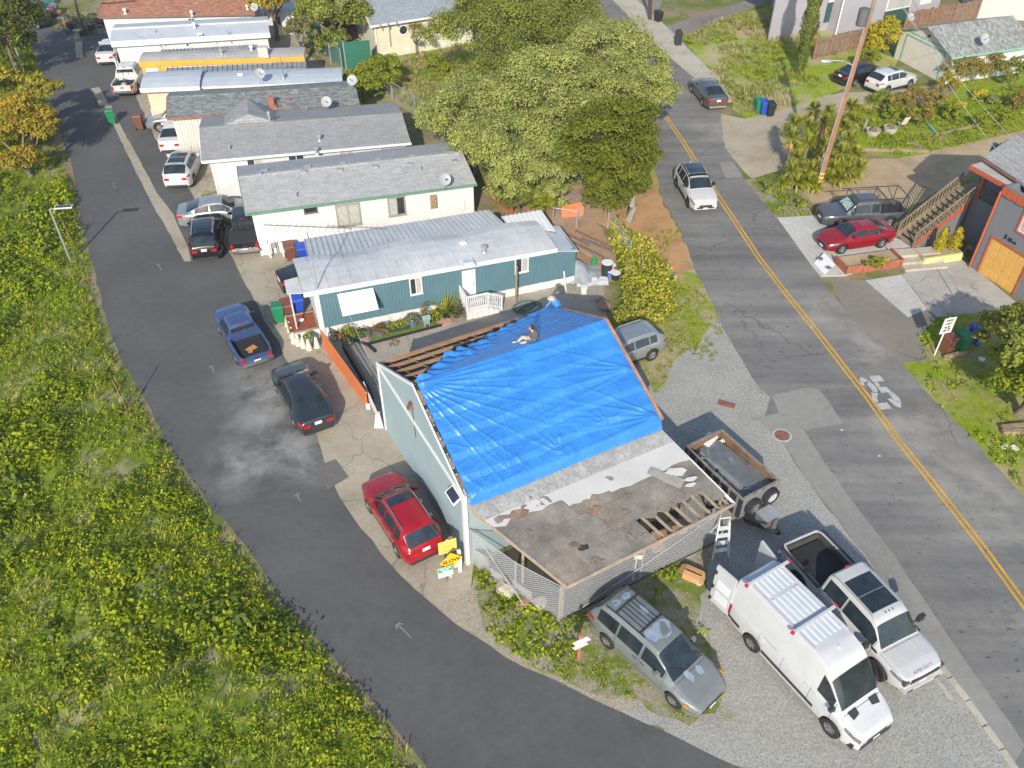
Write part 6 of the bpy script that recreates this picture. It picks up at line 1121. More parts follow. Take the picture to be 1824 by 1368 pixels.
def frame_load(t, s): MB().bar((-2.4, -.4, .75), (-1.6, .1, 1.15), .05, .05).bar((-1.6, .1, 1.15), (-1.3, -.5, .8), .05, .05).bar((-2.3, .5, .75), (-1.5, .5, 1.1), .05, .05).build('metal_frame', m_blkp, t); MB().box((-2.0, 0, .82), (.5, .4, .15)).build('load', M('load_beige', (.5, .42, .33), .9), t)
car('pickup_truck', 'white pickup with black frame in its bed parked by the beige trailer', *rearat((202, 177), (244, 175), c), c, p_white, extras=lambda t, s: (pickrear(t, s), frame_load(t, s)))
c = sedan(4.6, 1.76, 1.46, 2.6, 1.0); car('sedan', 'white sedan at the far end beside the white trailer', *rearat((173, 120), (210, 118), c), c, p_white)
c = suv(4.7, 1.85, 1.7, 2.75, 1.0); q = P(46, 48); car('suv', 'dark suv in the shade of the far left tree', (q.x, q.y), R(186), c, p_navy)
c = sedan(4.7, 1.8, 1.5, 2.7, 1.0); q = P(60, 30); car('sedan', 'grey car parked behind the dark suv at far left', (q.x, q.y), R(186), c, p_gunm)
c = suv(4.5, 1.8, 1.6, 2.6, .95); pp, hh = on((1144, 646), (1085, 676), 1, c); hh = R(208); car('suv', 'silver hatchback behind the right end of the tarped workshop', (P(1105, 640).x, P(1105, 640).y), hh, c, p_silver)
for k, (u, v, pm) in enumerate(((250, -3, p_white), (292, -4, p_white))):
    c = sedan(4.6, 1.78, 1.46, 2.65, 1.0); q = P(u, v); car('sedan', ('white car beyond the left part of the rust red roof', 'white car beyond the rust red roof, right of the other')[k], (q.x, q.y), R(80), c, pm)

# ---- dump trailer with scrap
t0 = P(1316, 934); t1 = P(1224, 800); TA, TB_, TC, TD = [P(u, v, 1.75) for u, v in ((1222, 793), (1285, 769), (1390, 858), (1322, 891))]
ctr = (TA + TB_ + TC + TD) / 4; dd = ((TD - TA) + (TC - TB_)); dd.z = 0; Lt = dd.length / 2; hd = math.atan2(dd.y, dd.x); Wt = 2.0
m_tr = M('trailer_grey_blue', (.21, .235, .26), .6, .2, .25, 2, 14, .2); m_rust = M('rusty_steel', (.25, .15, .09), .85, .2, .35, 2.2, 14, .35); m_railr = M('worn_rail', (.27, .225, .19), .8, .2, .35, 4, 14, .3); m_trd = M('trailer_dark', (.03, .033, .04), .6)
tr = thing('dump_trailer', 'rusty grey dump trailer loaded with scrap metal hitched behind the white pickup', 'trailer', (ctr.x, ctr.y, 0), hd); l = Lt / 2; w_ = Wt / 2; z0, z1 = .68, 1.75
MB().bx(-l, l, -w_, w_, z0 - .08, z0).build('floor', m_rust, tr)
MB().bx(-l, l, w_ - .06, w_, z0, z1).build('side_wall', m_rust, tr); MB().bx(-l, l, -w_, -w_ + .06, z0, z1).build('side_wall', m_trd, tr); MB().bx(l - .06, l, -w_ + .06, w_ - .06, z0, z1).build('front_wall', m_tr, tr); MB().bx(-l, -l + .06, -w_ + .06, w_ - .06, z0, z1).build('tailgate', m_rust, tr)
for y in (w_ - .03, -w_ + .03): MB().bx(-l, l + .02, y - .05, y + .05, z1, z1 + .06).build('top_rail', m_railr, tr)
for x in (l - .03, -l + .03): MB().bx(x - .05, x + .05, -w_ + .1, w_ - .1, z1, z1 + .065).build('top_rail', m_railr, tr)
for k in range(7): x = -l + .25 + k * (2 * l - .5) / 6; MB().bx(x - .04, x + .04, w_, w_ + .06, z0 - .05, z1).bx(x - .04, x + .04, -w_ - .06, -w_, z0 - .05, z1).build('side_rib', m_tr, tr)
MB().bx(-l + .2, l - .2, -.45, -.35, .45, .6).bx(-l + .2, l - .2, .35, .45, .45, .6).build('chassis', m_trd, tr)
for x in (-.45, .42):
    for y in (1, -1): wheel(tr, x - .2, y * 1.12, .37, .22, m_rim); 
for y in (1, -1): MB().bx(-1.15, .75, y * 1.12 - .14, y * 1.12 + .14, .8, .84).build('fender', m_trd, tr)
for k, y in enumerate((-.42, .5)): o = wheel(tr, l + .14, y, .39, .24, m_rim if k == 0 else p_white); o.rotation_euler = (0, 0, -math.pi / 2); o.location.z = 1.18 if k == 0 else 1.28; o.name = 'spare_wheel'
MB().bar((l + .05, -.75, .5), (l + 1.35, 0, .5), .1, .12).bar((l + .05, .75, .5), (l + 1.35, 0, .5), .1, .12).build('drawbar', m_trd, tr); MB().bx(l + .3, l + .9, -.35, .35, .58, .95).build('tool_box', m_steel, tr); MB().bx(l + .27, l + .93, -.38, .38, .95, 1.0).build('tool_box_lid', m_metal, tr); MB().bx(l + 1.0, l + 1.06, -.1, .1, .4, 1.0).build('jack', m_steel, tr)
MB().bx(l + .92, l + .95, -.25, .0, .5, .56).build('reflector', m_red, tr)
def scrap(mb, name, mat, label=None): o = mb.build(name, mat, None); return o
sc_ = thing('scrap_metal_sheets', 'stack of ribbed metal panels lying in the dump trailer', 'scrap metal', (ctr.x, ctr.y, 0), hd)
for k in range(3):
    mb = ribs(-1.55 + k * .05, 1.45 + k * .06, 0, 1.15 - k * .1, 0, .1, .025) if False else MB(); n = 11; sh_ = (-.12 + k * .16); rot = (-.05, .02, .09)[k]; z_ = z0 + .58 + k * .07
    cs = math.cos(rot); sn = math.sin(rot)
    for i in range(n):
        y = -.4 + i * .1 + sh_; q = [(-1.6, y + .004), (1.5, y + .004), (1.5, y + .07), (-1.6, y + .07)]; q = [(a * cs - b * sn, a * sn + b * cs) for a, b in q]; mb.prism(q, z_ - .03, z_ + .03); q = [(-1.6, y + .07), (1.5, y + .07), (1.5, y + .1), (-1.6, y + .1)]; q = [(a * cs - b * sn, a * sn + b * cs) for a, b in q]; mb.prism(q, z_ - .03, z_ - .005)
    mb.build('ribbed_panel', (m_ribdirty, m_ribdirty, m_steel)[k % 3], sc_)
MB().bx(-1.7, 1.6, -.9, .9, z0, z0 + .42).build('packed_scrap', M('mixed_scrap', (.1, .095, .09), .9, .1, .6, 5, 20, .4), sc_)
for k in range(40):
    x = random.uniform(-l + .2, -.7 if k % 2 else 1.7); y = random.choice([random.uniform(-.85, -.5), random.uniform(-.8, .8)]); a = random.uniform(-.5, .5) if k % 3 else 1.4
    e = Vector((math.cos(a), math.sin(a), random.uniform(-.1, .15))) * random.uniform(.2, .55); p = Vector((x, y, z0 + random.uniform(.45, .75))); mt = random.choice([m_wood, m_trim, m_steel, m_felt, m_rust, m_blk]); MB().bar(p - e * .6, p + e * .6, random.uniform(.05, .2), random.uniform(.03, .08)).build('scrap_piece', mt, sc_)
MB().box((-1.75, .35, z0 + .8), (.45, .7, .12), .3, .15).build('crumpled_sheet', m_trim, sc_)
# ================================================================ fences, poles, signs
m_chain = M('galvanised_wire', (.55, .57, .59), .6, 0, .05); m_post = M('galvanised_post', (.5, .52, .53), .45, .5, .1)
def chainlink(name, label, pts, h, cell=.075, wire=.0035, posts=None, group=None, brace=None, top=True):
    """pts: ground points; wires really cross in diamonds"""
    t = thing(name, label, 'fence', pts[0], 0, group); o = Vector(pts[0]); pts = [Vector(p) - o for p in pts]; mb = MB(); hs = h if isinstance(h, (list, tuple)) else [h] * len(pts)
    vs = []; 
    for (a, b, ha, hb) in zip(pts[:-1], pts[1:], hs[:-1], hs[1:]):
        d = b - a; L = d.length; d.normalize(); n = Vector((-d.y, d.x, 0)); hh = min(ha, hb); k = int((L + hh) / (cell * 1.414)); 
        for i in range(-int(hh / (cell * 1.414)), int(L / (cell * 1.414)) + 1):
            for sg in (1, -1):
                x0 = i * cell * 1.414; s0, s1 = max(0, -x0), min(hh, L - x0)
                if s1 <= s0: continue
                za, zb = (s0, s1) if sg > 0 else (hh - s0, hh - s1); p = a + d * (x0 + s0) + Vector((0, 0, za)) + n * .002 * sg; q = a + d * (x0 + s1) + Vector((0, 0, zb)) + n * .002 * sg
                e = (q - p).normalized(); u = n * wire; w_ = e.cross(n) * wire
                vs += [p + w_, p - w_, q - w_, q + w_, p + u, p - u, q - u, q + u]
    me = raw_mesh('wire_mesh', np.array([tuple(v) for v in vs])); w_ = link('wire_mesh', me, m_chain, t); w_['kind'] = 'stuff'
    for i, (p, hh) in enumerate(zip(pts, hs)): MB().tube([p, p + Vector((0, 0, hh + .06))], .038, 8).build('post', m_post, t)
    if top:
        for a, b, ha, hb in zip(pts[:-1], pts[1:], hs[:-1], hs[1:]): MB().tube([a + Vector((0, 0, ha)), b + Vector((0, 0, hb))], .022, 6).build('top_rail', m_post, t)
    for (p, q) in (brace or []): MB().tube([Vector(p) - o, Vector(q) - o], .024, 6).build('brace', m_post, t)
    return t
f0, f1, f2, f3 = P(840, 1002), P(918, 1060), P(995, 1105), P(1272, 966)
fr = chainlink('chain_link_fence', 'tall galvanised chain link fence round the front of the lean to', [f0, f1, f2, f2.lerp(f3, .5), f3], [2.0, 2.0, 2.1, 2.0, 2.0], .085, .0065, brace=[(f0 + Vector((.15, -.03, 1.95)), P(943, 1092)), (f2.lerp(f3, .12) + Vector((0, -.05, .1)), f2.lerp(f3, .95) + Vector((0, -.05, 1.9)))])
for k, (u, v, h_) in enumerate(((850, 1008, .7), (880, 1036, .45), (925, 1066, .6))):
    p = P(u, v); MB().box((p.x - f0.x + .1, p.y - f0.y + .12, h_ / 2), (.9 if k != 1 else .6, .03, h_), R(-38)).build('backing_sheet', m_metal, fr)
ms = thing('marker_sign', 'small pale yellow green marker sign on a white stake in front of the fence', 'sign', P(1127, 1035)); MB().tube([(0, 0, 0), (.02, 0, 1.5)], .025, 6).build('stake', m_trim, ms); MB().box((.06, -.03, 1.52), (.3, .02, .22)).build('panel', M('pale_lime', (.62, .68, .42), .6), ms)
chainlink('chain_link_fence', 'thin chain link fence along the hill behind the trailers', px((800, 235), (800, 236)) and px((655, 152), (699, 178), (740, 205), (805, 245), (868, 295)), 1.5, .12, .002)
chainlink('chain_link_fence', 'rusty chain link fence down to the hedge beside the bushes', px((985, 352), (1033, 390), (1082, 405), (1120, 470)), 1.5, .12, .002)
gate = chainlink('fence_gate', 'white framed wire gate leaning open by the bushes', [P(985, 398), P(1027, 405)], 1.1, .1, .002); gate['category'] = 'gate'
chainlink('chain_link_fence', 'bare chain link fence at the end of the orange trailer', px((545, 78), (566, 98), (590, 115), (610, 125)), 1.8, .13, .002)
m_gscreen = M('green_screen', (.02, .13, .085), .8, 0, .1, 1.5, 30, .15)
gs = thing('screen_fence', 'dark green privacy screen fence below the cream house', 'fence', P(617, 122)); o_ = P(617, 122)
for (a, b, h_) in (((503, 38), (522, 62), 2.2), ((545, 66), (580, 95), 2.2), ((580, 95), (617, 124), 2.3), ((617, 124), (664, 120), 2.3)): A = P(*a) - o_; B = P(*b) - o_; n_ = Vector((-(B - A).y, (B - A).x, 0)).normalized() * .015; MB().hexa([A - n_, B - n_, B + n_, A + n_], [p + Vector((0, 0, h_)) for p in (A - n_, B - n_, B + n_, A + n_)]).build('screen_panel', m_gscreen, gs); MB().tube([B, B + Vector((0, 0, h_ + .1))], .05, 8).build('post', m_post, gs)
bw = thing('wooden_fence', 'dark brown board fence left of the cream house', 'fence', P(574, 76)); A = P(574, 80); B = P(643, 74); m_brd = M('dark_brown_boards', (.13, .075, .06), .85, 0, .15, 2, 16, .2)
for k in range(26): p = A.lerp(B, k / 26) - A; q = A.lerp(B, (k + .94) / 26) - A; MB().hexa([p, q, q + Vector((0, .03, 0)), p + Vector((0, .03, 0))], [v + Vector((0, 0, 1.9)) for v in (p, q, q + Vector((0, .03, 0)), p + Vector((0, .03, 0)))]).build('board', m_brd, bw)
def boardfence(name, label, A, B, h, n, mats, rails=True, gap=.06):
    t = thing(name, label, 'fence', A); d = (B - A); n_ = Vector((-d.y, d.x, 0)).normalized() * .02
    for k in range(n):
        p = d * (k / n); q = d * ((k + 1 - gap) / n); dz = Vector((0, 0, h + random.uniform(-.06, .06))); c = random.uniform(-.01, .01); w_ = n_ * (1 + c * 20)
        MB().hexa([p, q, q + w_, p + w_], [v + dz for v in (p, q, q + w_, p + w_)]).build('board', random.choice(mats), t)
    for z in ((.25, h - .3) if rails else ()): MB().bar(-n_ * 2 + Vector((0, 0, z)), d - n_ * 2 + Vector((0, 0, z)), .05, .1).build('rail', mats[0], t)
    for k in range(4): p = d * (k / 3) - n_ * 2; MB().bx(p.x - .06, p.x + .06, p.y - .06, p.y + .06, 0, h + .12).build('post', mats[0], t)
    return t
m_fw1 = M('fence_wood_grey', (.22, .17, .13), .9, 0, .25, 3, 18, .3); m_fw2 = M('fence_wood_red', (.25, .14, .09), .9, 0, .25, 3, 18, .3)
boardfence('wooden_fence', 'weathered board fence beside the cypress in front of the lilac house', P(1447, 106), P(1530, 86), 1.7, 20, [m_fw2, m_fw1, m_fw1]); boardfence('wooden_fence', 'reddish board fence behind the shingled garage', P(1606, 60), P(1735, 36), 1.9, 26, [m_fw2, m_fw1, m_fw2])
# orange plywood fence beside the workshop
m_opl = M('orange_plywood', (.60, .175, .055), .7, 0, .1, 1.2, 14, .12); A = P(577, 622); B = P(655, 728); of = thing('orange_fence', 'bright orange plywood fence between the parking bay and the trailer yard', 'fence', A); d = B - A; n_ = Vector((-d.y, d.x, 0)).normalized() * .04
for k in range(4): p = d * (k / 4); q = d * ((k + .985) / 4); MB().hexa([p, q, q + n_, p + n_], [v + Vector((0, 0, z)) for v, z in ((p, 1.25 - k * .05), (q, 1.2 - k * .05), (q + n_, 1.2 - k * .05), (p + n_, 1.25 - k * .05))]).build('plywood_panel', m_opl, of)
MB().bar(n_ * 1.6 + Vector((0, 0, 1.1)), d + n_ * 1.6 + Vector((0, 0, .95)), .05, .09).build('rail', m_lumber, of); MB().bx(d.x - .06, d.x + .14, d.y - .05, d.y + .05, 0, .3).build('footing', m_trim, of)
A = P(650, 705); B = P(676, 757); wr = thing('white_rail_fence', 'short white sloping fence panel joining the orange fence to the workshop corner', 'fence', A); d = B - A; n_ = Vector((-d.y, d.x, 0)).normalized() * .05; MB().hexa([Vector((0, 0, .2)), d + Vector((0, 0, .2)), d + n_ + Vector((0, 0, .2)), n_ + Vector((0, 0, .2))], [Vector((0, 0, .9)), d + Vector((0, 0, .55)), d + n_ + Vector((0, 0, .55)), n_ + Vector((0, 0, .9))]).build('panel', m_white, wr); MB().hexa([d + Vector(v) for v in ((-.22, -.22, 0), (.22, -.22, 0), (.22, .22, 0), (-.22, .22, 0))], [d + Vector(v) for v in ((-.1, -.1, .75), (.1, -.1, .75), (.1, .1, .75), (-.1, .1, .75))]).build('foot', m_white, wr)
# lattice that throws the patterned shade in the yard
A = P(612, 625); B = P(668, 722); la = thing('lattice_fence', 'dark wire lattice fence standing along the trailer yard inside the orange fence', 'fence', A); d = B - A; L_ = d.length; d.normalize(); n = 22
for k in range(n): p = d * (L_ * k / n); MB().bx(p.x - .02, p.x + .02, p.y - .02, p.y + .02, 0, 1.0).build('picket', m_blk, la)
for z in (.15, .45, .75, 1.0): MB().bar(Vector((0, 0, z)), d * L_ + Vector((0, 0, z)), .03, .035).build('rail', m_blk, la)
rw2 = thing('retaining_wall', 'low orange red retaining board wall beyond the cream trailer', 'wall', P(868, 345)); A = P(868, 345); B = P(912, 385)
for k in range(3): p = (B - A) * (k / 3); q = (B - A) * ((k + .98) / 3); MB().hexa([p, q, q + Vector((.08, .06, 0)), p + Vector((.08, .06, 0))], [v + Vector((0, 0, .8)) for v in (p, q, q + Vector((.08, .06, 0)), p + Vector((.08, .06, 0)))]).build('board', M('orange_red_board', (.46, .13, .07), .8, 0, .1), rw2)
ob = thing('orange_board', 'orange board leaning on the rusty fence by the bushes', 'board', P(1000, 388)); MB().hexa([(0, 0, 0), (1.4, .25, 0), (1.4, .3, 0), (0, .05, 0)], [(0, .1, .75), (1.4, .4, .95), (1.4, .45, .95), (0, .15, .75)]).build('sheet', m_opl, ob)
# utility poles and wires
def pole(label, base, tip_px, h, r_=.17, mat=None):
    t = thing('utility_pole', label, 'utility pole', base); d = ray(*tip_px); 
    tt = (CAMH - h) / -d[2]; top = Vector((d[0] * tt, d[1] * tt, h)) - base; MB().tube([(0, 0, -.1), top * .5, top], [r_, r_ * .88, r_ * .75], 10).build('shaft', mat or M('pole_wood', (.30, .155, .09), .9, 0, .25, 1.5, 14, .25), t); return t, top
bp = P(1455, 340); t, top = pole('tall reddish utility pole with white conduit beside the yuccas', bp, (1549, 30), 10.8)
d1 = Vector((.75, .66, 0)); up = top * 1.27
MB().tube([top, up], [.13, .115], 10).build('upper_shaft', m_wood, t); MB().tube([(-.17, -.1, 0), top * .3 + Vector((-.17, -.08, 0)), top + Vector((-.14, -.06, 0))], .035, 6).build('conduit', m_metal, t)
for k, s_ in enumerate((.06, .085, .11)): p = top * s_; MB().lathe([(.185, 0), (.185, .14)], 12, (p.x, p.y, p.z), cap=False).build('yellow_band', M('reflective_yellow', (.75, .45, .05), .5), t)
q = top * 1.02; MB().lathe([(.3, 0), (.32, .1), (.32, .95), (.2, 1.0), (0, 1.0)], 16, (q.x - .42, q.y - .05, q.z - .7)).build('transformer', M('transformer_grey', (.10, .105, .11), .6), t); MB().bar(up * .98 - d1 * 1.2, up * .98 + d1 * 1.2, .1, .12).build('crossarm', m_wood, t)
q = top * .74; MB().tube([q, q + Vector((-.8, -.1, .35)), q + Vector((-1.5, -.15, .4))], .035, 6).build('lamp_arm', m_metal, t); MB().blob(q + Vector((-1.85, -.18, .38)), (.4, .17, .1), 10, 6).build('lamp_head', m_metal, t)
UP = bp + up * .98
bp2 = P(1158, 36); t, top2 = pole('dark utility pole with yellow bands by the sidewalk at the top', bp2, (1160, -160), 10.5, .2, M('dark_pole', (.10, .06, .05), .9))
for s_ in (.07, .1, .13): p = top2 * s_; MB().lathe([(.21, 0), (.21, .15)], 12, (p.x, p.y, p.z), cap=False).build('yellow_band', MATS['reflective_yellow'], t)
bp3 = P(145, 46); t, top3 = pole('thin tan utility pole at the far left beyond the park road', bp3, (118, -60), 8.5, .14, M('tan_pole', (.36, .27, .18), .9))
def wire(label, a, b, sag=.8, r_=.014, mat=None):
    a, b = Vector(a), Vector(b); t = thing('overhead_wire', label, 'wire', a); n = 18; MB().tube([(b - a) * (i / n) - Vector((0, 0, 4 * sag * (i / n) * (1 - i / n))) for i in range(n + 1)], r_, 5).build('cable', mat or M('wire_grey', (.28, .28, .28), .6), t); return t
wire('overhead wire from the tall pole down to the grey house eave', UP - d1, CR + Vector((3.0, -2.0, 5.2)), .5); wire('overhead wire from the tall pole to the shingled garage', UP + d1, Vector((P(1690, 92, 2.4).x, P(1690, 92, 2.4).y, 2.6)), .4); wire('overhead wire running on past the tall pole to the right edge', UP, P(1830, 330, 5.4), .7)
wire('overhead wire from the blue trailer mast to the workshop gable', P(604, 516, 3.2), P(662, 650, 4.0), .1, .008, m_trim); wire('overhead wire from the tall pole back to the dark pole at the top', UP - d1 * .8, bp2 + top2 * .97, 1.2)
wire('service drop wire over the trailer roofs to the white ridge trailer', P(215, 45, 3.3), P(330, 95, 3.4), .4, .01)
# street lights on the bank: solar lamps
def solarlamp(label, base, h, tilt):
    t = thing('solar_lamp_post', label, 'lamp post', base, 0, 'solar lamp posts on the bank'); MB().tube([(0, 0, -.1), (0, 0, h)], .06, 8).build('post', m_metal, t); MB().bar((0, 0, h), (.35, .06, h + .06), .05, .05).build('arm', m_metal, t)
    hd_ = MB().box((.75, .12, h + .1), (.95, .34, .06), R(9)).build('lamp_head', m_trim, t); MB().box((.75, .12, h + .136), (.85, .25, .012), R(9)).build('solar_cells', MATS['solar_cells'], hd_); return t
solarlamp('grey solar lamp post on the leafy bank beside the park road', P(127, 468), 3.5, 0); solarlamp('grey solar lamp post farther up the bank near the orange tree', P(46, 136), 4.2, 0)
for (u, v, h_, lb) in ((231, 737, 2.1, 'rusty steel stake leaning in the weeds above the road bend'), (133, 437, 1.7, 'rusty steel stake standing beside the near solar lamp post'), (42, 112, 1.1, 'rusty short stake beside the far solar lamp post')):
    t = thing('steel_stake', lb, 'stake', P(u, v)); MB().bar((0, 0, 0), (-.15, 0, h_), .09, .05).build('stake', m_rust, t)
    if u == 231: MB().box((-.06, -.05, 1.0), (.14, .03, .3)).build('reflector', m_steel, t)
# signs
m_sy = M('sign_yellow', (.80, .47, .01), .5, 0, .03); m_ly = M('light_yellow', (.82, .68, .14), .55, 0, .05); m_ink = M('sign_black', (.015, .015, .015), .6, 0, 0); m_sgreen = M('sign_green', (.02, .34, .22), .5, 0, .03); m_ink2 = M('faded_ink', (.28, .22, .06), .7)
sgd = R(24)
t = thing('slow_sign', 'yellow diamond SLOW sign on white posts at the workshop corner', 'sign', P(806, 1028), sgd)
s_ = .46; MB().add([(x, y, z) for y in (-.02, .0) for x, z in ((0, 1.05 - s_), (s_, 1.05), (0, 1.05 + s_), (-s_, 1.05))], [(0, 1, 2, 3), (7, 6, 5, 4), (0, 4, 5, 1), (1, 5, 6, 2), (2, 6, 7, 3), (3, 7, 4, 0)]).build('diamond_panel', m_sy, t)
text(t, 'SLOW', .25, (0, -.026, 1.05), R(90), m_ink, bold=.006); MB().bx(-.09, -.03, .0, .06, 0, 1.2).build('post', m_white, t)
t = thing('speed_notice', 'pale yellow CAUTION notice board behind the SLOW sign', 'sign', P(800, 1012), R(22)); MB().bx(-.36, .36, -.02, 0, 1.0, 1.7).build('panel', m_ly, t); MB().bx(-.04, .04, 0, .06, 0, 1.7).build('post', m_white, t)
for k, w_ in enumerate(('CAUTION', 'SPEED', 'LIMIT 5')): text(t, w_, .155, (0, -.026, 1.55 - k * .21), R(90), m_ink2)
t = thing('notice_sign', 'small white and green PRIVATE DRIVE sign in front of the SLOW sign', 'sign', P(795, 1036), R(22)); MB().bx(-.3, .3, -.02, 0, .35, .92).build('panel', m_trim, t); MB().bx(-.285, .285, -.026, -.02, .66, .905).build('green_band', m_sgreen, t); text(t, 'PRIVATE', .12, (0, -.032, .835), R(90), m_trim, bold=.004); text(t, 'DRIVE', .1, (0, -.032, .725), R(90), m_trim, bold=.004)
for k in range(3): MB().bx(-.2, .2, -.024, -.02, .46 + k * .06, .475 + k * .06).build('print_line', m_steel, t)
MB().bx(-.02, .05, 0, .06, 0, .6).build('post', m_steel, t)
t = thing('sign_frame', 'white wooden board on two thick white posts behind the SLOW sign', 'sign', P(812, 1026), sgd); MB().bx(-.35, .3, .05, .09, .45, .95).build('board', m_white, t); MB().bx(.16, .3, .09, .2, 0, 1.3).bx(-.32, -.24, .09, .16, 0, .9).build('post', m_white, t)
t = thing('speed_limit_sign', 'white SPEED LIMIT 25 sign on a leaning pole beside the bins', 'sign', P(1664, 633), R(16)); MB().tube([(0, 0, 0), (.02, 0, 2.4)], .04, 8).build('post', m_trim, t); MB().bx(-.32, .36, -.06, -.04, 1.45, 2.4).build('panel', m_trim, t); text(t, 'SPEED', .17, (.02, -.065, 2.24), R(90), m_ink, bold=.004); text(t, 'LIMIT', .17, (.02, -.065, 2.04), R(90), m_ink, bold=.004); text(t, '25', .42, (.02, -.065, 1.72), R(90), m_ink, bold=.008)
t = thing('red_post_sign', 'red brown post with two white boards in the weeds behind the minivan', 'sign', P(1030, 1172)); MB().bx(-.06, .06, -.06, .06, 0, 1.5).build('post', M('red_brown_post', (.34, .12, .07), .8), t); MB().bar((-.2, -.08, 1.0), (.3, -.08, 1.4), .03, .2).build('board', m_trim, t); MB().bar((-.2, -.08, .72), (.24, -.08, 1.1), .03, .16).build('board', m_pink, t)
# ================================================================ bins
def bin_proto(col):
    t = thing('wheeled_bin', '', 'bin', (0, 0, 0), 0, 'wheeled bins'); m_ = M('bin_' + col[0], col[1], .5, 0, .06)
    MB().hexa([(-.22, -.26, .06), (.22, -.26, .06), (.22, .26, .06), (-.22, .26, .06)], [(-.3, -.36, .98), (.3, -.36, .98), (.3, .36, .98), (-.3, .36, .98)]).build('body', m_, t)
    MB().hexa([(-.32, -.4, .98), (.32, -.4, .98), (.32, .38, .98), (-.32, .38, .98)], [(-.28, -.36, 1.03), (.28, -.36, 1.03), (.28, .34, 1.1), (-.28, .34, 1.1)]).build('lid', m_, t); MB().bar((-.28, .4, 1.02), (.28, .4, 1.02), .05, .05).build('handle', m_, t)
    for x in (-.26, .26): MB().lathe([(.12, -.03), (.12, .03)], 12, (x, .28, .12), ax=0).build('wheel', m_blk, t)
    return t
bcol = {'green': ('green', (.012, .20, .085)), 'brown': ('brown', (.17, .06, .04)), 'blue': ('blue', (.02, .07, .42)), 'black': ('black', (.02, .022, .026))}; BP = {}
def bin_(col, uv, rz, label):
    o = BP.get(col); 
    if o is None: o = BP[col] = bin_proto(bcol[col])
    else: o = copy_tree(o)
    return place(o, P(*uv), R(rz), label)
bin_('green', (201, 219), 200, 'green wheeled bin standing on the far gutter strip'); bin_('brown', (251, 229), 190, 'brown wheeled bin beside the tree shadow on the park road'); bin_('blue', (240, 126), 20, 'blue wheeled bin at the front of the orange trailer'); bin_('brown', (251, 124), 20, 'brown wheeled bin tucked behind the far blue bin')
bin_('brown', (519, 462), 20, 'brown wheeled bin beside the left end of the ribbed carport'); bin_('blue', (541, 465), 20, 'blue wheeled bin under the left end of the ribbed carport'); bin_('green', (499, 571), 195, 'green wheeled bin near the blue pickup'); bin_('brown', (515, 566), 20, 'brown wheeled bin behind the red gravel planter'); bin_('blue', (533, 556), 20, 'blue wheeled bin at the corner of the blue trailer')
bin_('green', (1349, 200), 10, 'green wheeled bin on the grassy verge'); bin_('blue', (1358, 203), 10, 'blue wheeled bin between the green and black bins on the verge'); bin_('black', (1370, 206), 10, 'black wheeled bin on the grassy verge'); bin_('brown', (1682, 626), 25, 'brown wheeled bin beside the speed limit sign'); bin_('green', (1708, 622), 25, 'green wheeled bin between the brown and dark blue bins'); bin_('blue', (1733, 612), 25, 'dark blue wheeled bin under the right hand tree'); bin_('black', (1172, 40), 30, 'black wheeled bin next to the dark utility pole'); bin_('green', (88, 11), 20, 'green wheeled bin at the far top left')
t = thing('mailbox', 'black mailbox cabinet on the sidewalk', 'mailbox', P(1207, 82)); MB().bx(-.3, .3, -.25, .25, .13, 1.15).build('cabinet', m_blk, t); MB().hexa([(-.34, -.3, 1.15), (.34, -.3, 1.15), (.34, .3, 1.15), (-.34, .3, 1.15)], [(-.2, -.3, 1.4), (.2, -.3, 1.4), (.2, .3, 1.4), (-.2, .3, 1.4)]).build('cap', m_blk, t)
# ================================================================ small things
t = thing('step_ladder', 'white folding step ladder by the end of the chain link fence', 'ladder', P(1279, 985), R(10)); 
for x in (-.26, .26): MB().bar((x * 1.25, -.25, 0), (x * .8, .1, 1.75), .05, .08).build('rail', m_trim, t); MB().bar((x * 1.2, .75, 0), (x * .8, .14, 1.72), .04, .04).build('back_leg', m_trim, t)
for k in range(4): z = .38 + k * .36; y = -.25 + .35 * z / 1.75; MB().bx(-.27 + .02 * k, .27 - .02 * k, y - .06, y + .1, z - .02, z + .02).build('step', m_trim, t)
MB().tube([(-.21, .1, 1.72), (-.2, .12, 2.0), (.2, .12, 2.0), (.21, .1, 1.72)], .025, 6).build('hand_loop', m_trim, t)
m_card = M('cardboard', (.56, .31, .15), .85, 0, .08, 3, 16, .1); t = thing('cardboard_box', 'open brown cardboard box on the grass near the ladder', 'box', P(1233, 1028), R(-30)); w_, d_, h_ = .34, .25, .3
MB().bx(-w_, w_, -d_, d_, .01, .03).bx(-w_, w_, -d_, -d_ + .015, .03, h_).bx(-w_, w_, d_ - .015, d_, .03, h_).bx(-w_, -w_ + .015, -d_ + .015, d_ - .015, .03, h_).bx(w_ - .015, w_, -d_ + .015, d_ - .015, .03, h_).build('carton', m_card, t)
for (c0, c1, e) in (((-w_, d_), (w_, d_), (0, -.22, .02)), ((-w_, -d_), (w_, -d_), (0, .2, .03)), ((-w_, -d_), (-w_, d_), (-.2, 0, -.12)), ((w_, -d_), (w_, d_), (.16, 0, -.2))): a = Vector((*c0, h_)); b = Vector((*c1, h_)); e = Vector(e); MB().add([a, b, b + e, a + e, a + Vector((0, 0, .008)), b + Vector((0, 0, .008)), b + e + Vector((0, 0, .008)), a + e + Vector((0, 0, .008))], [(0, 1, 2, 3), (7, 6, 5, 4), (0, 4, 5, 1), (1, 5, 6, 2), (2, 6, 7, 3), (3, 7, 4, 0)]).build('flap', m_card, t)
A, B, C, D = P(1449, 470), P(1468, 491), P(1485, 480), P(1466, 459); t = thing('folding_table_top', 'white plastic table top lying tilted at the edge of the grey pad', 'table top', A); o_ = A
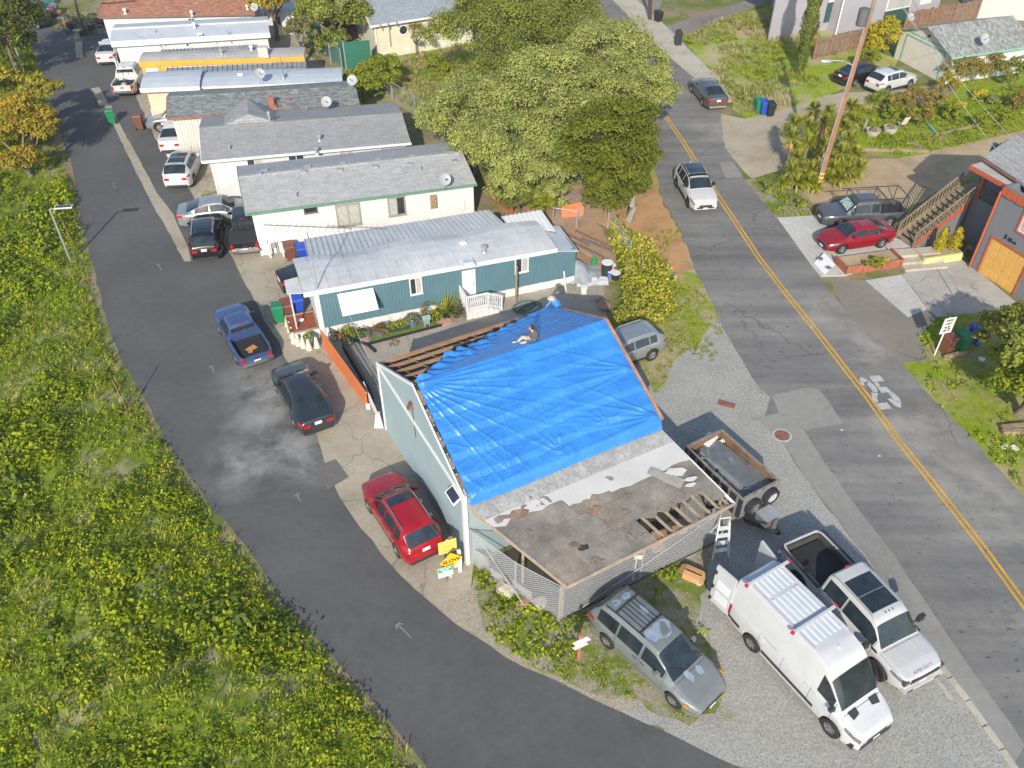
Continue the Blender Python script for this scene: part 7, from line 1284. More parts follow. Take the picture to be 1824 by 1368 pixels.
MB().slab([Vector((p.x - o_.x, p.y - o_.y, z)) for p, z in ((A, .1), (B, .1), (C, .35), (D, .35))], .06).build('top', m_trim, t)
for q in (.12, .88): p = A.lerp(D, .5).lerp(B.lerp(C, .5), q) - o_; MB().box((p.x, p.y, .25), (.3, .3, .03), R(35)).build('bracket', m_steel, t)
# red board planter, steps, lime planter
A, B = P(1505, 490), P(1604, 476); t = thing('board_planter', 'red wooden planter box with shrubs along the grey pad', 'planter', A); d = B - A; n_ = Vector((-d.y, d.x, 0)).normalized(); m_rb = M('red_planter_board', (.34, .115, .065), .8, 0, .15, 2, 14, .2)
for k in range(3):
    p = d * (k / 3); q = d * ((k + .97) / 3)
    for j in range(2): MB().hexa([p + Vector((0, 0, .28 * j)), q + Vector((0, 0, .28 * j)), q + n_ * .05 + Vector((0, 0, .28 * j)), p + n_ * .05 + Vector((0, 0, .28 * j))], [v + Vector((0, 0, .27 + .28 * j)) for v in (p, q, q + n_ * .05, p + n_ * .05)]).build('board', m_rb, t)
    MB().bx(q.x - .07, q.x + .07, q.y - .08, q.y - .01, 0, .62).build('post', m_rb, t)
for p0 in (Vector((0, 0, 0)), d): MB().hexa([p0, p0 + n_ * 1.3, p0 + n_ * 1.3 + d * .015, p0 + d * .015], [v + Vector((0, 0, .55)) for v in (p0, p0 + n_ * 1.3, p0 + n_ * 1.3 + d * .015, p0 + d * .015)]).build('end_board', m_rb, t)
MB().hexa([d * .02 + n_ * .06, d * .98 + n_ * .06, d * .98 + n_ * 1.25, d * .02 + n_ * 1.25], [v + Vector((0, 0, .42)) for v in (d * .02 + n_ * .06, d * .98 + n_ * .06, d * .98 + n_ * 1.25, d * .02 + n_ * 1.25)]).build('soil', m_dirt, t)
st = thing('concrete_steps', 'three wide concrete steps between the red planter and the lime planter', 'steps', P(1612, 485), R(8))
for k in range(3): MB().bx(0, 2.6 + .0 * k, k * .5, 1.7, .0 + k * .16, .16 + k * .16).build('step', m_walk, st)
t = thing('lime_planter', 'lime green block planter with two yellow columnar shrubs', 'planter', P(1643, 475), math.atan2(*(P(1712, 464) - P(1643, 475)).yx)); L_ = (P(1712, 464) - P(1643, 475)).length; m_lime = M('lime_block', (.55, .6, .25), .8, 0, .05)
for k in range(4): a = L_ * k / 4; MB().bx(a + .006, a + L_ / 4 - .006, 0, .15, 0, .5).build('block', m_lime, t)
MB().bx(.0, .15, .15, 1.3, 0, .5).bx(L_ - .15, L_, .15, 1.3, 0, .5).bx(0.15, L_ - .15, .15, 1.3, 0, .38).build('bed', m_dirt, t)
t = thing('hose_coil', 'thick black hose coil hung at the lime planter by the garage', 'hose', P(1722, 466), R(-60))
for k in range(7): MB().tube([(.42 * math.cos(a) * (1 - .06 * k), -.05 - .03 * k, .62 + .5 * math.sin(a) * (1 - .05 * k)) for a in [j * .4 for j in range(17)]], .035, 6).build('hose_loop', m_blk, t)
t = thing('hose_coil', 'dark green garden hose coiled on the yard floor by the deck', 'hose', P(938, 549))
for k in range(6): r_ = .75 - .09 * k; MB().tube([(r_ * math.cos(a) * (1 + .2 * math.sin(2 * a + k * 1.7)) + .1 * math.sin(k * 2.2), r_ * .8 * math.sin(a + .3 * k) + .12 * math.cos(k * 3.1), .03 + .02 * k) for a in [j * .33 for j in range(20)]], .022, 6).build('hose_loop', M('green_hose', (.02, .10, .085), .5), t)
def bucket(label, uv, col, r_=.16, h_=.36, lid=True):
    t = thing('bucket', label, 'bucket', P(*uv)); m_ = M('plastic_' + col[0], col[1], .5, 0, .05); MB().lathe([(r_ * .85, 0), (r_, h_), (r_ * .92, h_), (r_ * .8, .05), (0, .05)], 16, cap=False).build('pail', m_, t); MB().tube([(-r_, 0, h_ - .03), (-r_ * .6, -r_ * .5, h_ - .12), (r_ * .6, -r_ * .5, h_ - .12), (r_, 0, h_ - .03)], .008, 5).build('handle', m_steel, t)
    if lid: MB().lathe([(r_ * 1.06, h_), (r_ * 1.06, h_ + .03), (0, h_ + .035)], 16).build('lid', m_trim, t)
    return t
wh = ('white', (.7, .7, .68)); bk_ = ('black', (.025, .025, .028)); gr_ = ('green', (.02, .3, .1)); rd_ = ('red', (.45, .04, .06)); bl_ = ('bluebag', (.08, .16, .5))
bucket('white lidded bucket alone on the shaded yard floor', (1040, 522), wh, .2, .42); bucket('green bucket among the clutter at the trailer end', (1058, 470), gr_, .18, .36, False); bucket('tall black drum with white lid beside the hedge', (1080, 490), bk_, .32, .85); bucket('red pail between the black drum and the hedge', (1090, 483), rd_, .2, .4); bucket('white and blue pail in front of the black drum', (1088, 493), bl_, .24, .4); bucket('black pail with white lid lowest of the clutter by the hedge', (1096, 497), bk_, .26, .42)
t = thing('grey_tarp', 'crumpled silver grey tarp over a load at the end of the blue trailer', 'tarp', P(1033, 492)); n = 14; vs = []; 
for i in range(n):
    for j in range(n): x = -1.0 + 2.2 * i / (n - 1); y = -.9 + 1.9 * j / (n - 1); vs.append((x, y, max(.03, .85 * math.exp(-((x + .3) ** 2 + (y - .3) ** 2) * 1.6) + .12 * mnoise.noise(Vector((x * 2.5, y * 2.5, 0))))))
mb = MB(); mb.add(vs, [(i * n + j, (i + 1) * n + j, (i + 1) * n + j + 1, i * n + j + 1) for i in range(n - 1) for j in range(n - 1)]); mb.build('sheet', M('silver_tarp', (.36, .38, .4), .5, .2), t, smooth=30)
t = thing('white_sheet', 'white plastic sheet spread on the ground by the grey tarp', 'sheet', P(1055, 503)); vs = []
for i in range(n):
    for j in range(n): x = -.9 + 1.8 * i / (n - 1); y = -.45 + .9 * j / (n - 1); vs.append((x, y + x * .1, .05 + .1 * abs(mnoise.noise(Vector((x * 3, y * 3, 4))))))
mb = MB(); mb.add(vs, [(i * n + j, (i + 1) * n + j, (i + 1) * n + j + 1, i * n + j + 1) for i in range(n - 1) for j in range(n - 1)]); mb.build('sheet', m_trim, t, smooth=30)
for k, (u, v, l_, a) in enumerate(((1040, 440, 2.6, -50), (1048, 446, 2.4, -46), (1058, 428, 3.0, -44), (1036, 448, 2.2, -54), (1066, 440, 2.6, -40), (1030, 430, 1.8, -48))): t = thing('timber_plank', ('%s plank in the lumber heap beyond the blue trailer, %s' % (('orange brown', 'steel grey', 'reddish')[k % 3], ('shorter one', 'longer one')[k % 2 if k < 3 else 1 - (k - 3) % 2] if False else ('lower', 'upper')[k // 3])), 'plank', P(u, v), R(a), 'planks in the lumber heap'); MB().bx(-l_ / 2, l_ / 2, -.09, .09, .02 + .02 * k, .06 + .02 * k).build('plank', (m_lumber, m_steel, m_fw2)[k % 3], t)
# red gravel planter box with white cones
t = thing('gravel_planter', 'square raised bed of red gravel at the front corner of the blue trailer', 'planter', P(541, 590), T1.a); MB().bx(-.75, .75, -.8, .8, 0, .55).build('box', m_white, t); MB().bx(-.68, .68, -.73, .73, .55, .58).build('gravel', M('red_gravel', (.30, .075, .04), .95, 0, .35, 9, 40, .5), t); MB().bx(-.75, .75, -.8, -.73, .55, .64).bx(-.75, .75, .73, .8, .55, .64).bx(-.75, -.68, -.73, .73, .55, .64).bx(.68, .75, -.73, .73, .55, .64).build('rim', m_wood, t); MB().blob((0, .1, .66), (.14, .1, .1), 8, 5, .2).build('stone', m_trim, t)
m_cone = M('ivory_cone', (.68, .62, .48), .7)
for k, (u, v) in enumerate(((513, 580), (517, 590), (521, 600), (524, 610), (532, 614), (541, 618), (551, 622), (565, 618))): t = thing('ivory_cone', 'ivory painted concrete cone round the red gravel bed, %s from the back left' % ORD[k], 'cone', P(u, v), 0, 'ivory cones round the gravel bed'); MB().lathe([(.17, 0), (.16, .05), (.07, .62), (0, .66)], 4 + 8).build('cone', m_cone, t, smooth=30)
# gas / power meters at the trailer fronts
def meterpost(label, uv, n=2):
    t = thing('utility_meter', label, 'utility meter', P(*uv), .3, 'utility meters at the trailer fronts'); mb = MB()
    for k in range(n): mb.tube([(k * .35, 0, 0), (k * .35, 0, .75), (k * .35 + .25, 0, .75), (k * .35 + .25, 0, 0)], .03, 6)
    mb.build('pipe', m_steel, t); MB().box((.1, -.05, .6), (.26, .18, .3)).build('gauge', m_metal, t); MB().bx(-.3, -.22, -.1, -.02, 0, 1.0).build('guard_post', m_white, t); return t
for lb, uv in (('utility meters in front of the cream trailer', (487, 452)), ('utility meters in front of the pale grey trailer', (402, 352)), ('utility meters in front of the pale pink trailer', (345, 283)), ('utility meters in front of the beige trailer', (290, 224)), ('utility meters in front of the white ridge trailer', (221, 128))): meterpost(lb, uv)
for k, (u, v, h_) in enumerate(((483, 459, .9), (506, 456, .9), (330, 286, .9), (350, 285, .8), (280, 228, 1.5), (212, 130, 1.2))): t = thing('guard_post', 'white guard post beside the utility meters of the %s' % ('cream trailer, left one', 'cream trailer, right one', 'pale pink trailer, left one', 'pale pink trailer, right one', 'beige trailer', 'white ridge trailer')[k], 'post', P(u, v), 0, 'guard posts by the meters'); MB().bx(-.05, .05, -.05, .05, 0, h_).build('post', m_white, t)
# tv antenna on the blue trailer
b = P(573, 596); t = thing('tv_antenna', 'tall tv antenna mast standing at the left end of the blue trailer', 'antenna', b); tp_ = P(583, 457, 6.6) - b; mid = Vector((0, -.1, 4.2)); MB().tube([(0.25, -.1, 0), (.25, -.1, 6.2)], .03, 6).build('mast', m_metal, t)
a0 = Vector((-1.9, .5, 6.25)); a1 = Vector((2.3, .35, 6.15)); MB().bar(a0, a1, .04, .04).build('boom', m_steel, t)
for k in range(15): q = a0.lerp(a1, k / 14); l_ = .75 - .03 * k; MB().tube([q + Vector((-.05, -l_, 0)), q + Vector((.05, l_, 0))], .01, 4).build('element', m_steel, t)
# pots along the blue trailer
m_terra = M('terracotta', (.42, .15, .07), .8); m_bluepot = M('glazed_blue_pot', (.12, .17, .28), .3, 0, .2, 5); m_dgpot = M('dark_green_trough', (.03, .06, .05), .6); m_opot = M('orange_pot', (.7, .3, .04), .6)
lf = {'lime': leafmat('lime_leaves', [(.2, .26, .02), (.34, .36, .03), (.42, .4, .05)]), 'green': leafmat('green_leaves', [(.06, .12, .02), (.13, .19, .03), (.2, .25, .04)]), 'grey': leafmat('grey_green_leaves', [(.16, .2, .12), (.26, .28, .16), (.33, .3, .17)]), 'red': leafmat('reddish_leaves', [(.12, .15, .03), (.32, .16, .07), (.22, .2, .05)])}
def potplant(label, uv, pot, leafkey, n=120, hr=(.35, .35), trough=False, spiky=False, pr=.26, z=0, leaf=.13):
    p = P(*uv); p.z = z; t = thing('potted_plant', label, 'potted plant', p, T1.a)
    if trough: MB().hexa([(-.55, -.18, 0), (.55, -.18, 0), (.55, .18, 0), (-.55, .18, 0)], [(-.62, -.22, .28), (.62, -.22, .28), (.62, .22, .28), (-.62, .22, .28)]).build('pot', pot, t)
    else: MB().lathe([(pr * .65, 0), (pr, pr * 1.1), (pr * .88, pr * 1.1), (pr * .8, pr * .9), (0, pr * .9)], 16, cap=False).build('pot', pot, t, smooth=40)
    z0_ = .28 if trough else pr * .95
    if spiky:
        k = 46; a = rng.uniform(0, 2 * np.pi, k); el = rng.uniform(.2, 1.4, k); d = np.stack([np.cos(a) * np.cos(el), np.sin(a) * np.cos(el), np.sin(el)], 1); L_ = hr[1] * 1.6 * rng.uniform(.7, 1.1, (k, 1)); s_ = np.stack([-np.sin(a), np.cos(a), 0 * a], 1) * .035; b_ = np.array([0, 0, z0_]); co_ = np.stack([b_ + d * 0 - s_ * .6, b_ + d * L_ * .5 - s_, b_ + d * L_ + np.array([0, 0, -.08]), b_ + d * L_ * .5 + s_], 1).reshape(-1, 3)
    else:
        q = unit(rng.normal(size=(n, 3))) * rng.random((n, 1)) ** .4; q[:, 2] = np.abs(q[:, 2]); pp = q * np.array([hr[0] * (1.5 if trough else 1), hr[0] * (.7 if trough else 1), hr[1]]) + np.array([0, 0, z0_]); co_ = leaf_co(pp, q + rng.normal(size=(n, 3)) * .5 + np.array([0, 0, .4]), rng.uniform(.7, 1.3, n) * leaf)
    leaves('foliage', co_, lf[leafkey], t); return t
potplant('lime green rounded shrub in a grey pot at the left corner of the trailer bed', (619, 606), m_steel, 'lime', 260, (.5, .62), pr=.36); potplant('trough of pale green leaves beside the lime shrub', (640, 602), m_dgpot, 'green', 160, (.42, .35), True); potplant('small plant in a blue pot in the trailer bed', (655, 599), m_bluepot, 'grey', 60, (.2, .25)); potplant('wide bowl of reddish succulents in a blue white bowl', (676, 596), m_bluepot, 'red', 190, (.42, .3), pr=.36); potplant('grey plant in a bright orange pot', (689, 588), m_opot, 'grey', 70, (.24, .3), pr=.24); potplant('dark trough of lime leaves in the middle of the trailer bed', (710, 587), m_dgpot, 'lime', 180, (.42, .3), True)
potplant('wide blue bowl of pale grey succulents', (735, 580), m_bluepot, 'grey', 190, (.48, .38), pr=.38); potplant('tall twiggy plant beside the grey birdhouse', (758, 572), m_dgpot, 'red', 130, (.3, 1.0)); potplant('bushy green plant in a dark pot right of the birdhouse', (778, 570), m_dgpot, 'lime', 220, (.42, .48)); potplant('yellow green spiky plant in a dark pot near the deck', (796, 564), m_blk, 'lime', spiky=True, hr=(.5, .85), pr=.3); potplant('tall grey green spiky plant beside the deck stairs', (813, 564), m_dgpot, 'grey', spiky=True, hr=(.4, .7)); potplant('plant in a terracotta pot at the corner of the pale grey trailer', (370, 357), m_terra, 'lime', 90, (.32, .55), pr=.3); potplant('pot of yellow green leaves on the gravel bed edge', (553, 616), m_bluepot, 'lime', 90, (.3, .3), pr=.3, z=.3)
t = thing('birdhouse', 'grey green wooden birdhouse box on the artificial grass', 'birdhouse', P(760, 580), T1.a); MB().bx(-.16, .16, -.14, .14, 0, .5).build('box', M('grey_green_wood', (.22, .3, .28), .7), t); MB().hexa([(-.22, -.2, .5), (.22, -.2, .5), (.22, .2, .5), (-.22, .2, .5)], [(-.22, -.02, .68), (.22, -.02, .68), (.22, .02, .68), (-.22, .02, .68)]).build('roof', MATS['grey_green_wood'], t); MB().box((0, -.15, .12), (.18, .02, .1)).build('entrance', m_dark, t)
tg = thing('artificial_grass', 'x', 'x', P(720, 590)); del tg['label'], tg['category']; tg['kind'] = 'structure'; qd_ = px((655, 612), (787, 578), (800, 570), (783, 568), (665, 596)); MB().hexa([Vector((p.x, p.y, .0)) for p in qd_], [Vector((p.x, p.y, .05)) for p in qd_]).build('turf', M('artificial_turf', (.14, .19, .025), .95, 0, .2, 3, 40, .3), tg, True); MB().bar(P(655, 613, .05), P(787, 579, .05), .1, .1).build('edging', m_blk, tg, True)
for k, (u, v) in enumerate(((785, 573), (790, 576), (798, 573), (649, 604))): p = P(u, v); t = thing('stepping_stone', ('pink stepping stone nearest the birdhouse', 'pink stepping stone lowest by the grass edging', 'pink stepping stone nearest the deck', 'pink stepping stone at the left end of the artificial grass')[k], 'stepping stone', p, k, 'pink stepping stones'); MB().lathe([(.24, 0), (.24, .06 + .012 * k), (0, .06 + .012 * k)], 8).build('stone', M('pink_stone', (.47, .26, .21), .9), t)
t = thing('black_gutter', 'curved black drain pipe lying on the yard floor', 'pipe', P(645, 617)); MB().tube([(-1.2, .55, .06), (-.4, .42, .06), (.3, .05, .06), (.75, -.5, .06)], .08, 7).build('pipe', m_blk, t)
t = thing('palm_debris', 'dry palm leaf debris dropped on the yard floor', 'debris', P(700, 610)); k = 26; a = rng.uniform(0, 6.28, k); b_ = np.stack([rng.normal(0, .3, k), rng.normal(0, .15, k), np.full(k, .03)], 1); d = np.stack([np.cos(a), np.sin(a), .1 + 0 * a], 1) * .45; s_ = np.stack([-np.sin(a), np.cos(a), 0 * a], 1) * .02; leaves('fronds', np.stack([b_, b_ + d * .5 - s_, b_ + d, b_ + d * .5 + s_], 1).reshape(-1, 3), lf['red'], t)
t = thing('bicycle', 'small red bicycle lying against the orange fence', 'bicycle', P(607, 612), R(-25)) ; 
for x in (-.45, .45): MB().tube([(x + .28 * math.cos(a), .02, .3 + .28 * math.sin(a)) for a in [j * .4 for j in range(17)]], .025, 5).build('wheel', m_blk, t)
MB().tube([(-.45, 0, .3), (0, 0, .3), (.3, 0, .65), (-.15, 0, .62), (0, 0, .3)], .025, 5).tube([(-.45, 0, .3), (-.15, 0, .62)], .02, 5).tube([(.45, 0, .3), (.3, 0, .65), (.28, 0, .8)], .025, 5).build('frame', m_red, t); MB().tube([(.28, -.2, .82), (.28, .2, .82)], .02, 5).build('handlebar', m_blk, t); MB().box((-.15, 0, .68), (.22, .1, .05)).build('saddle', m_blk, t)
# garden right: half barrels, chair, edging
def barrel(label, uv): t = thing('half_barrel', label, 'planter', P(*uv)); MB().lathe([(.42, 0), (.5, .25), (.52, .45), (.46, .45), (.44, .36), (0, .36)], 18, cap=False).build('tub', M('grey_tub', (.4, .38, .33), .8), t, smooth=40); q = unit(rng.normal(size=(60, 3))); q[:, 2] = abs(q[:, 2]); leaves('foliage', leaf_co(q * .28 + np.array([0, 0, .4]), q, .13), lf['red'], t)
barrel('round grey tub planter nearest the yuccas', (1553, 241)); barrel('round grey tub planter beside the folding chair', (1584, 236))
t = thing('folding_chair', 'striped folding lawn chair on the garden grass', 'chair', P(1604, 228), R(200)); MB().box((0, 0, .4), (.5, .5, .03)).build('seat', m_curtain, t); MB().box((0, .3, .7), (.5, .04, .6), 0, R(-20)).build('backrest', m_pink, t)
for x in (-.24, .24): MB().bar((x, -.3, 0), (x, .25, .55), .03, .03).build('leg', m_metal, t); MB().bar((x, .3, 0), (x, -.2, .5), .03, .03).build('leg', m_metal, t)
for k, (a, b, lb) in enumerate((((1665, 244), (1748, 224), 'long pale board edging the lower garden'), ((1533, 268), (1590, 271), 'weathered board edging below the yuccas, nearer the pole'), ((1588, 270), (1653, 272), 'weathered board edging below the yuccas, farther from the pole'), ((1616, 255), (1640, 266), 'short loose pale board beside the garden edging'), ((1652, 225), (1668, 243), 'short green board by the garden edging'), ((1440, 372), (1525, 352), 'old timber rail behind the gunmetal pickup'), ((1783, 773), (1830, 772), 'thick weathered sleeper in the roadside grass'), ((1782, 766), (1830, 761), 'second weathered sleeper behind the first'), ((1680, 640), (1720, 630), 'rotten board lying in front of the bins'))):
    A, B = P(*a), P(*b); t = thing('timber_edging', lb, 'timber', A); MB().bar(Vector((0, 0, .12)), B - A + Vector((0, 0, .12)), .22 if k in (6, 7) else .12, .24).build('timber', m_mint if k == 4 else m_wood, t)
# junk at the end of the park road
for k in range(30):
    u = 112 + (k // 5) * 13 + random.uniform(0, 10); v = random.uniform(36, 66); kind = k % 5; mt = [m_terra, m_blk, m_trim, m_bluepot, m_fw2, m_steel, m_dgpot, m_red][(k * 3 + k // 5) % 8]; t = thing('yard_clutter', '%s %s in the far park road clutter, %s of its kind from left' % (('terracotta', 'black', 'white', 'glazed blue', 'red brown', 'grey', 'dark green', 'red')[(k * 3 + k // 5) % 8], ('pot', 'planter', 'crate', 'bench', 'stand')[kind], ORD[k // 5]), 'clutter', P(u, v), random.uniform(0, 3), 'clutter at the end of the park road')
    if kind in (0, 1): MB().lathe([(.2, 0), (.3, .45), (.25, .45), (0, .38)], 10).build('pot', mt, t); q = unit(rng.normal(size=(40, 3))); q[:, 2] = abs(q[:, 2]); leaves('foliage', leaf_co(q * .4 + np.array([0, 0, .5]), q, .22), lf[random.choice(['green', 'red', 'grey'])], t)
    elif kind == 2: MB().box((0, 0, .25), (.7, .5, .5)).build('crate', mt, t); MB().box((0, 0, .53), (.76, .56, .06)).build('lid', m_steel, t)
    elif kind == 3: MB().bx(-.4, .4, -.25, .25, .55, .6).bx(-.38, -.32, -.2, .2, 0, .55).bx(.32, .38, -.2, .2, 0, .55).build('bench', mt, t)
    else: MB().tube([(0, 0, 0), (0, 0, 1.1)], .03, 5).box((0, 0, 1.2), (.4, .1, .3)).build('stand', mt, t)
for k, (u, v) in enumerate(((1245, 1040), (960, 1078), (900, 1052), (878, 1035), (412, 1090), (470, 1205), (30, 135), (935, 1076), (1075, 548), (1065, 536), (745, 105), (752, 100), (735, 103))):
    p = P(u, v); s_ = .18 + .16 * (k % 3); t = thing('rock', ('pale rock on the grass beside the cardboard box', 'pale rock at the foot of the left fence brace', 'pale rock under the left stretch of chain link fence', 'small pale rock close to the workshop corner post', 'rough stone on the bank across from the painted arrow', 'rough stone low on the bank nearest the bottom of the picture', 'rough stone high on the bank below the far lamp post', 'larger pale rock beside the fence backing sheet', 'reddish stone by the yard edge below the white bucket', 'reddish stone by the yard edge nearer the hatchback', 'reddish stone at the bare shrub under the cream house, lowest one', 'reddish stone at the bare shrub under the cream house, right one', 'reddish stone at the bare shrub under the cream house, left one')[k], 'rock', p, k, ('rocks by the fence', 'stones on the bank', 'stones by the yard')[0 if k < 4 or k == 7 else 1 if k < 7 else 2]); MB().blob((0, 0, s_ * .3), (s_, s_ * .7, s_ * .5), 8, 5, .2).build('stone', m_walk if k < 7 else M('red_stone', (.33, .2, .15), .9), t)
# ================================================================ people
def skin(name, pts, edges, mat, parent, sub=2):
    me = bpy.data.meshes.new(name); bm = bmesh.new(); ly = bm.verts.layers.skin.verify(); vs = []
    for i, (x, y, z, r_) in enumerate(pts): v = bm.verts.new((x, y, z)); v[ly].radius = (r_, r_); v[ly].use_root = i == 0; vs.append(v)
    for a, b in edges: bm.edges.new((vs[a], vs[b]))
    bm.to_mesh(me); bm.free(); o = link(name, me, mat, parent); o.modifiers.new('skin', 'SKIN').use_smooth_shade = True; s_ = o.modifiers.new('sub', 'SUBSURF'); s_.levels = s_.render_levels = sub; return o
def coat(name, J_, spine, rad, arms, mat, root):
    mb = MB(); mb.tube([J_[i][:3] for i in spine], list(rad), 14)
    for a in arms:
        p = [Vector(J_[i][:3]) for i in a]; p[-1] = p[-2].lerp(p[-1], .8); mb.tube(p, [.11, .085, .07, .05], 10)
    return mb.build(name, mat, root, smooth=60)
m_skin = M('skin', (.50, .28, .2), .6, 0, .05); m_hair = M('dark_hair', (.03, .02, .015), .7); m_jacket = M('grey_green_jacket', (.10, .10, .085), .85, 0, .15, 5); m_trous = M('pale_trousers', (.52, .44, .37), .85, 0, .1, 5); m_bjack = M('bright_blue_jacket', (.05, .24, .62), .7, 0, .1, 5); m_hat = M('beige_hat', (.58, .47, .36), .85); m_brnj = M('brown_vest', (.17, .11, .1), .85)
pb = P(951, 612, 5.62); pm = thing('person', 'person in a grey jacket and pale trousers sitting on the blue tarp', 'person', pb, R(188))
# local x = facing; seated: pelvis, spine, legs forward, one arm reaching down beside
J = [(0, 0, .15, .16), (.0, 0, .38, .16), (.04, 0, .58, .15), (.07, 0, .66, .055), (.12, 0, .74, .07),
     (.22, .13, .18, .085), (.48, .2, .24, .062), (.82, .16, .05, .045), (.94, .16, .06, .04), (.22, -.13, .16, .085), (.42, -.32, .14, .062), (.66, -.12, .06, .045), (.78, -.1, .06, .04),
     (.05, .2, .55, .055), (.16, .27, .34, .042), (.36, .2, .26, .034), (.05, -.2, .55, .055), (.0, -.36, .32, .042), (.06, -.46, .08, .034)]
E_ = [(0, 1), (1, 2), (2, 3), (3, 4), (0, 5), (5, 6), (6, 7), (7, 8), (0, 9), (9, 10), (10, 11), (11, 12), (2, 13), (13, 14), (14, 15), (2, 16), (16, 17), (17, 18)]
skin('body', J, E_, m_skin, pm); MB().blob((.13, 0, .83), (.1, .085, .125), 12, 9).build('head', m_skin, pm, smooth=60)
MB().blob((.10, 0, .86), (.11, .095, .125), 12, 9).build('hair', m_hair, pm, smooth=60); MB().bx(.205, .235, -.07, .07, .835, .865).build('glasses', m_blk, pm); MB().box((.235, 0, .81), (.03, .025, .04)).build('nose', m_skin, pm)
up_ = lambda L, k: [(x, y, z, r_ * k) for x, y, z, r_ in L]
coat('jacket', J, (0, 1, 2, 3), (.2, .2, .19, .09), ((2, 13, 14, 15), (2, 16, 17, 18)), m_jacket, pm); skin('trousers', up_([(0, 0, .13, .15)] + [J[i] for i in (5, 6, 7, 9, 10, 11)], 1.35), [(0, 1), (1, 2), (2, 3), (0, 4), (4, 5), (5, 6)], m_trous, pm)
for (x, y) in ((.92, .16), (.77, -.1)): MB().blob((x, y, .06), (.13, .05, .05), 10, 6).build('boot', m_trim, pm, smooth=60)
def hand(root, c, dr):
    c = Vector(c); dr = Vector(dr).normalized(); sd = dr.cross(Vector((0, 0, 1)));
    if sd.length < .1: sd = Vector((0, 1, 0))
    sd.normalize(); mb = MB(); mb.blob(c + dr * .04, (.045, .045, .025), 8, 6)
    for k, l_ in enumerate((.07, .085, .08, .06)): p = c + dr * .075 + sd * (-.03 + .02 * k); mb.tube([p, p + dr * l_ * .6, p + dr * l_ - Vector((0, 0, .025))], .009, 5)
    p = c + dr * .03 - sd * .04; mb.tube([p, p - sd * .025 + dr * .03, p - sd * .03 + dr * .055], .011, 5); mb.build('hand', m_skin, root, smooth=60)
hand(pm, J[15][:3], (1, 0, -.1)); hand(pm, J[18][:3], (.1, -.2, -1))
pq = P(992, 556, 3.9); p2 = thing('person', 'person in bright blue jacket and beige hat leaning over the back roof edge', 'person', Vector((pq.x + .05, pq.y + .2, 3.05)), R(215))
J2 = [(0, 0, .92, .14), (.06, 0, 1.18, .135), (.22, 0, 1.4, .125), (.3, 0, 1.47, .055), (.36, 0, 1.53, .06), (0, .11, .5, .085), (-.02, .12, .08, .055), (.12, .12, .04, .045), (0, -.11, .5, .085), (-.02, -.12, .08, .055), (.12, -.12, .04, .045), (.2, .2, 1.36, .06), (.34, .26, 1.15, .045), (.55, .2, 1.1, .036), (.2, -.2, 1.36, .06), (.36, -.26, 1.16, .045), (.56, -.2, 1.1, .036)]
skin('body', J2, [(0, 1), (1, 2), (2, 3), (3, 4), (0, 5), (5, 6), (6, 7), (0, 8), (8, 9), (9, 10), (2, 11), (11, 12), (12, 13), (2, 14), (14, 15), (15, 16)], m_skin, p2); MB().blob((.4, 0, 1.62), (.1, .085, .125), 12, 9).build('head', m_skin, p2, smooth=60); MB().lathe([(.2, 1.63), (.2, 1.645), (.115, 1.65), (.105, 1.75), (.06, 1.77), (0, 1.77)], 16, (.4, 0, 0)).build('hat', m_hat, p2, smooth=40)
coat('jacket', J2, (0, 1, 2, 3), (.19, .19, .18, .09), ((2, 11, 12, 13), (2, 14, 15, 16)), m_bjack, p2); skin('trousers', up_([J2[i] for i in (0, 5, 6, 8, 9)], 1.16), [(0, 1), (1, 2), (0, 3), (3, 4)], m_brnj, p2); hand(p2, J2[13][:3], (1, -.1, -.2)); hand(p2, J2[16][:3], (1, .1, -.2))
t = thing('work_platform', 'timber trestle platform behind the workshop under the person in blue', 'platform', Vector((pq.x + .1, pq.y + .45, 0)), R(28)); MB().bx(-.8, .8, -.3, .3, 2.98, 3.05).build('deck', m_wood, t)
for x, y in ((-.7, -.25), (.7, -.25), (.7, .25), (-.7, .25)): MB().bx(x - .04, x + .04, y - .04, y + .04, 0, 2.98).build('leg', m_wood, t)
# ================================================================ vegetation
bark = M('bark', (.2, .16, .12), .95, 0, .2, 3, 14, .3); gbark = M('grey_bark', (.32, .29, .25), .95, 0, .2, 3, 14, .3)
la_ = leafmat('acacia_leaf', [(.17, .22, .055), (.28, .325, .085), (.38, .41, .125), (.48, .48, .18)], .38); ld_ = leafmat('dark_tree_leaf', [(.09, .12, .012), (.15, .18, .016), (.225, .24, .028)], .38); lg_ = leafmat('mid_tree_leaf', [(.13, .17, .025), (.225, .265, .045), (.33, .35, .075)], .4)
lo_ = leafmat('autumn_leaf', [(.15, .18, .02), (.27, .27, .03), (.40, .33, .035), (.52, .36, .04), (.5, .27, .04)], .4); lb_ = leafmat('bush_leaf', [(.11, .16, .012), (.23, .28, .02), (.35, .36, .03)], .38); ly_ = leafmat('yellow_leaf', [(.3, .28, .02), (.5, .42, .02), (.6, .46, .03)], .35); lc_ = leafmat('cypress_leaf', [(.07, .11, .015), (.14, .17, .025), (.2, .22, .04)], .25); lr_ = leafmat('russet_leaf', [(.12, .16, .02), (.25, .25, .04), (.38, .25, .07), (.45, .27, .09)], .38); lcit = leafmat('citrus_leaf', [(.1, .13, .015), (.22, .23, .03), (.34, .31, .05)], .3)
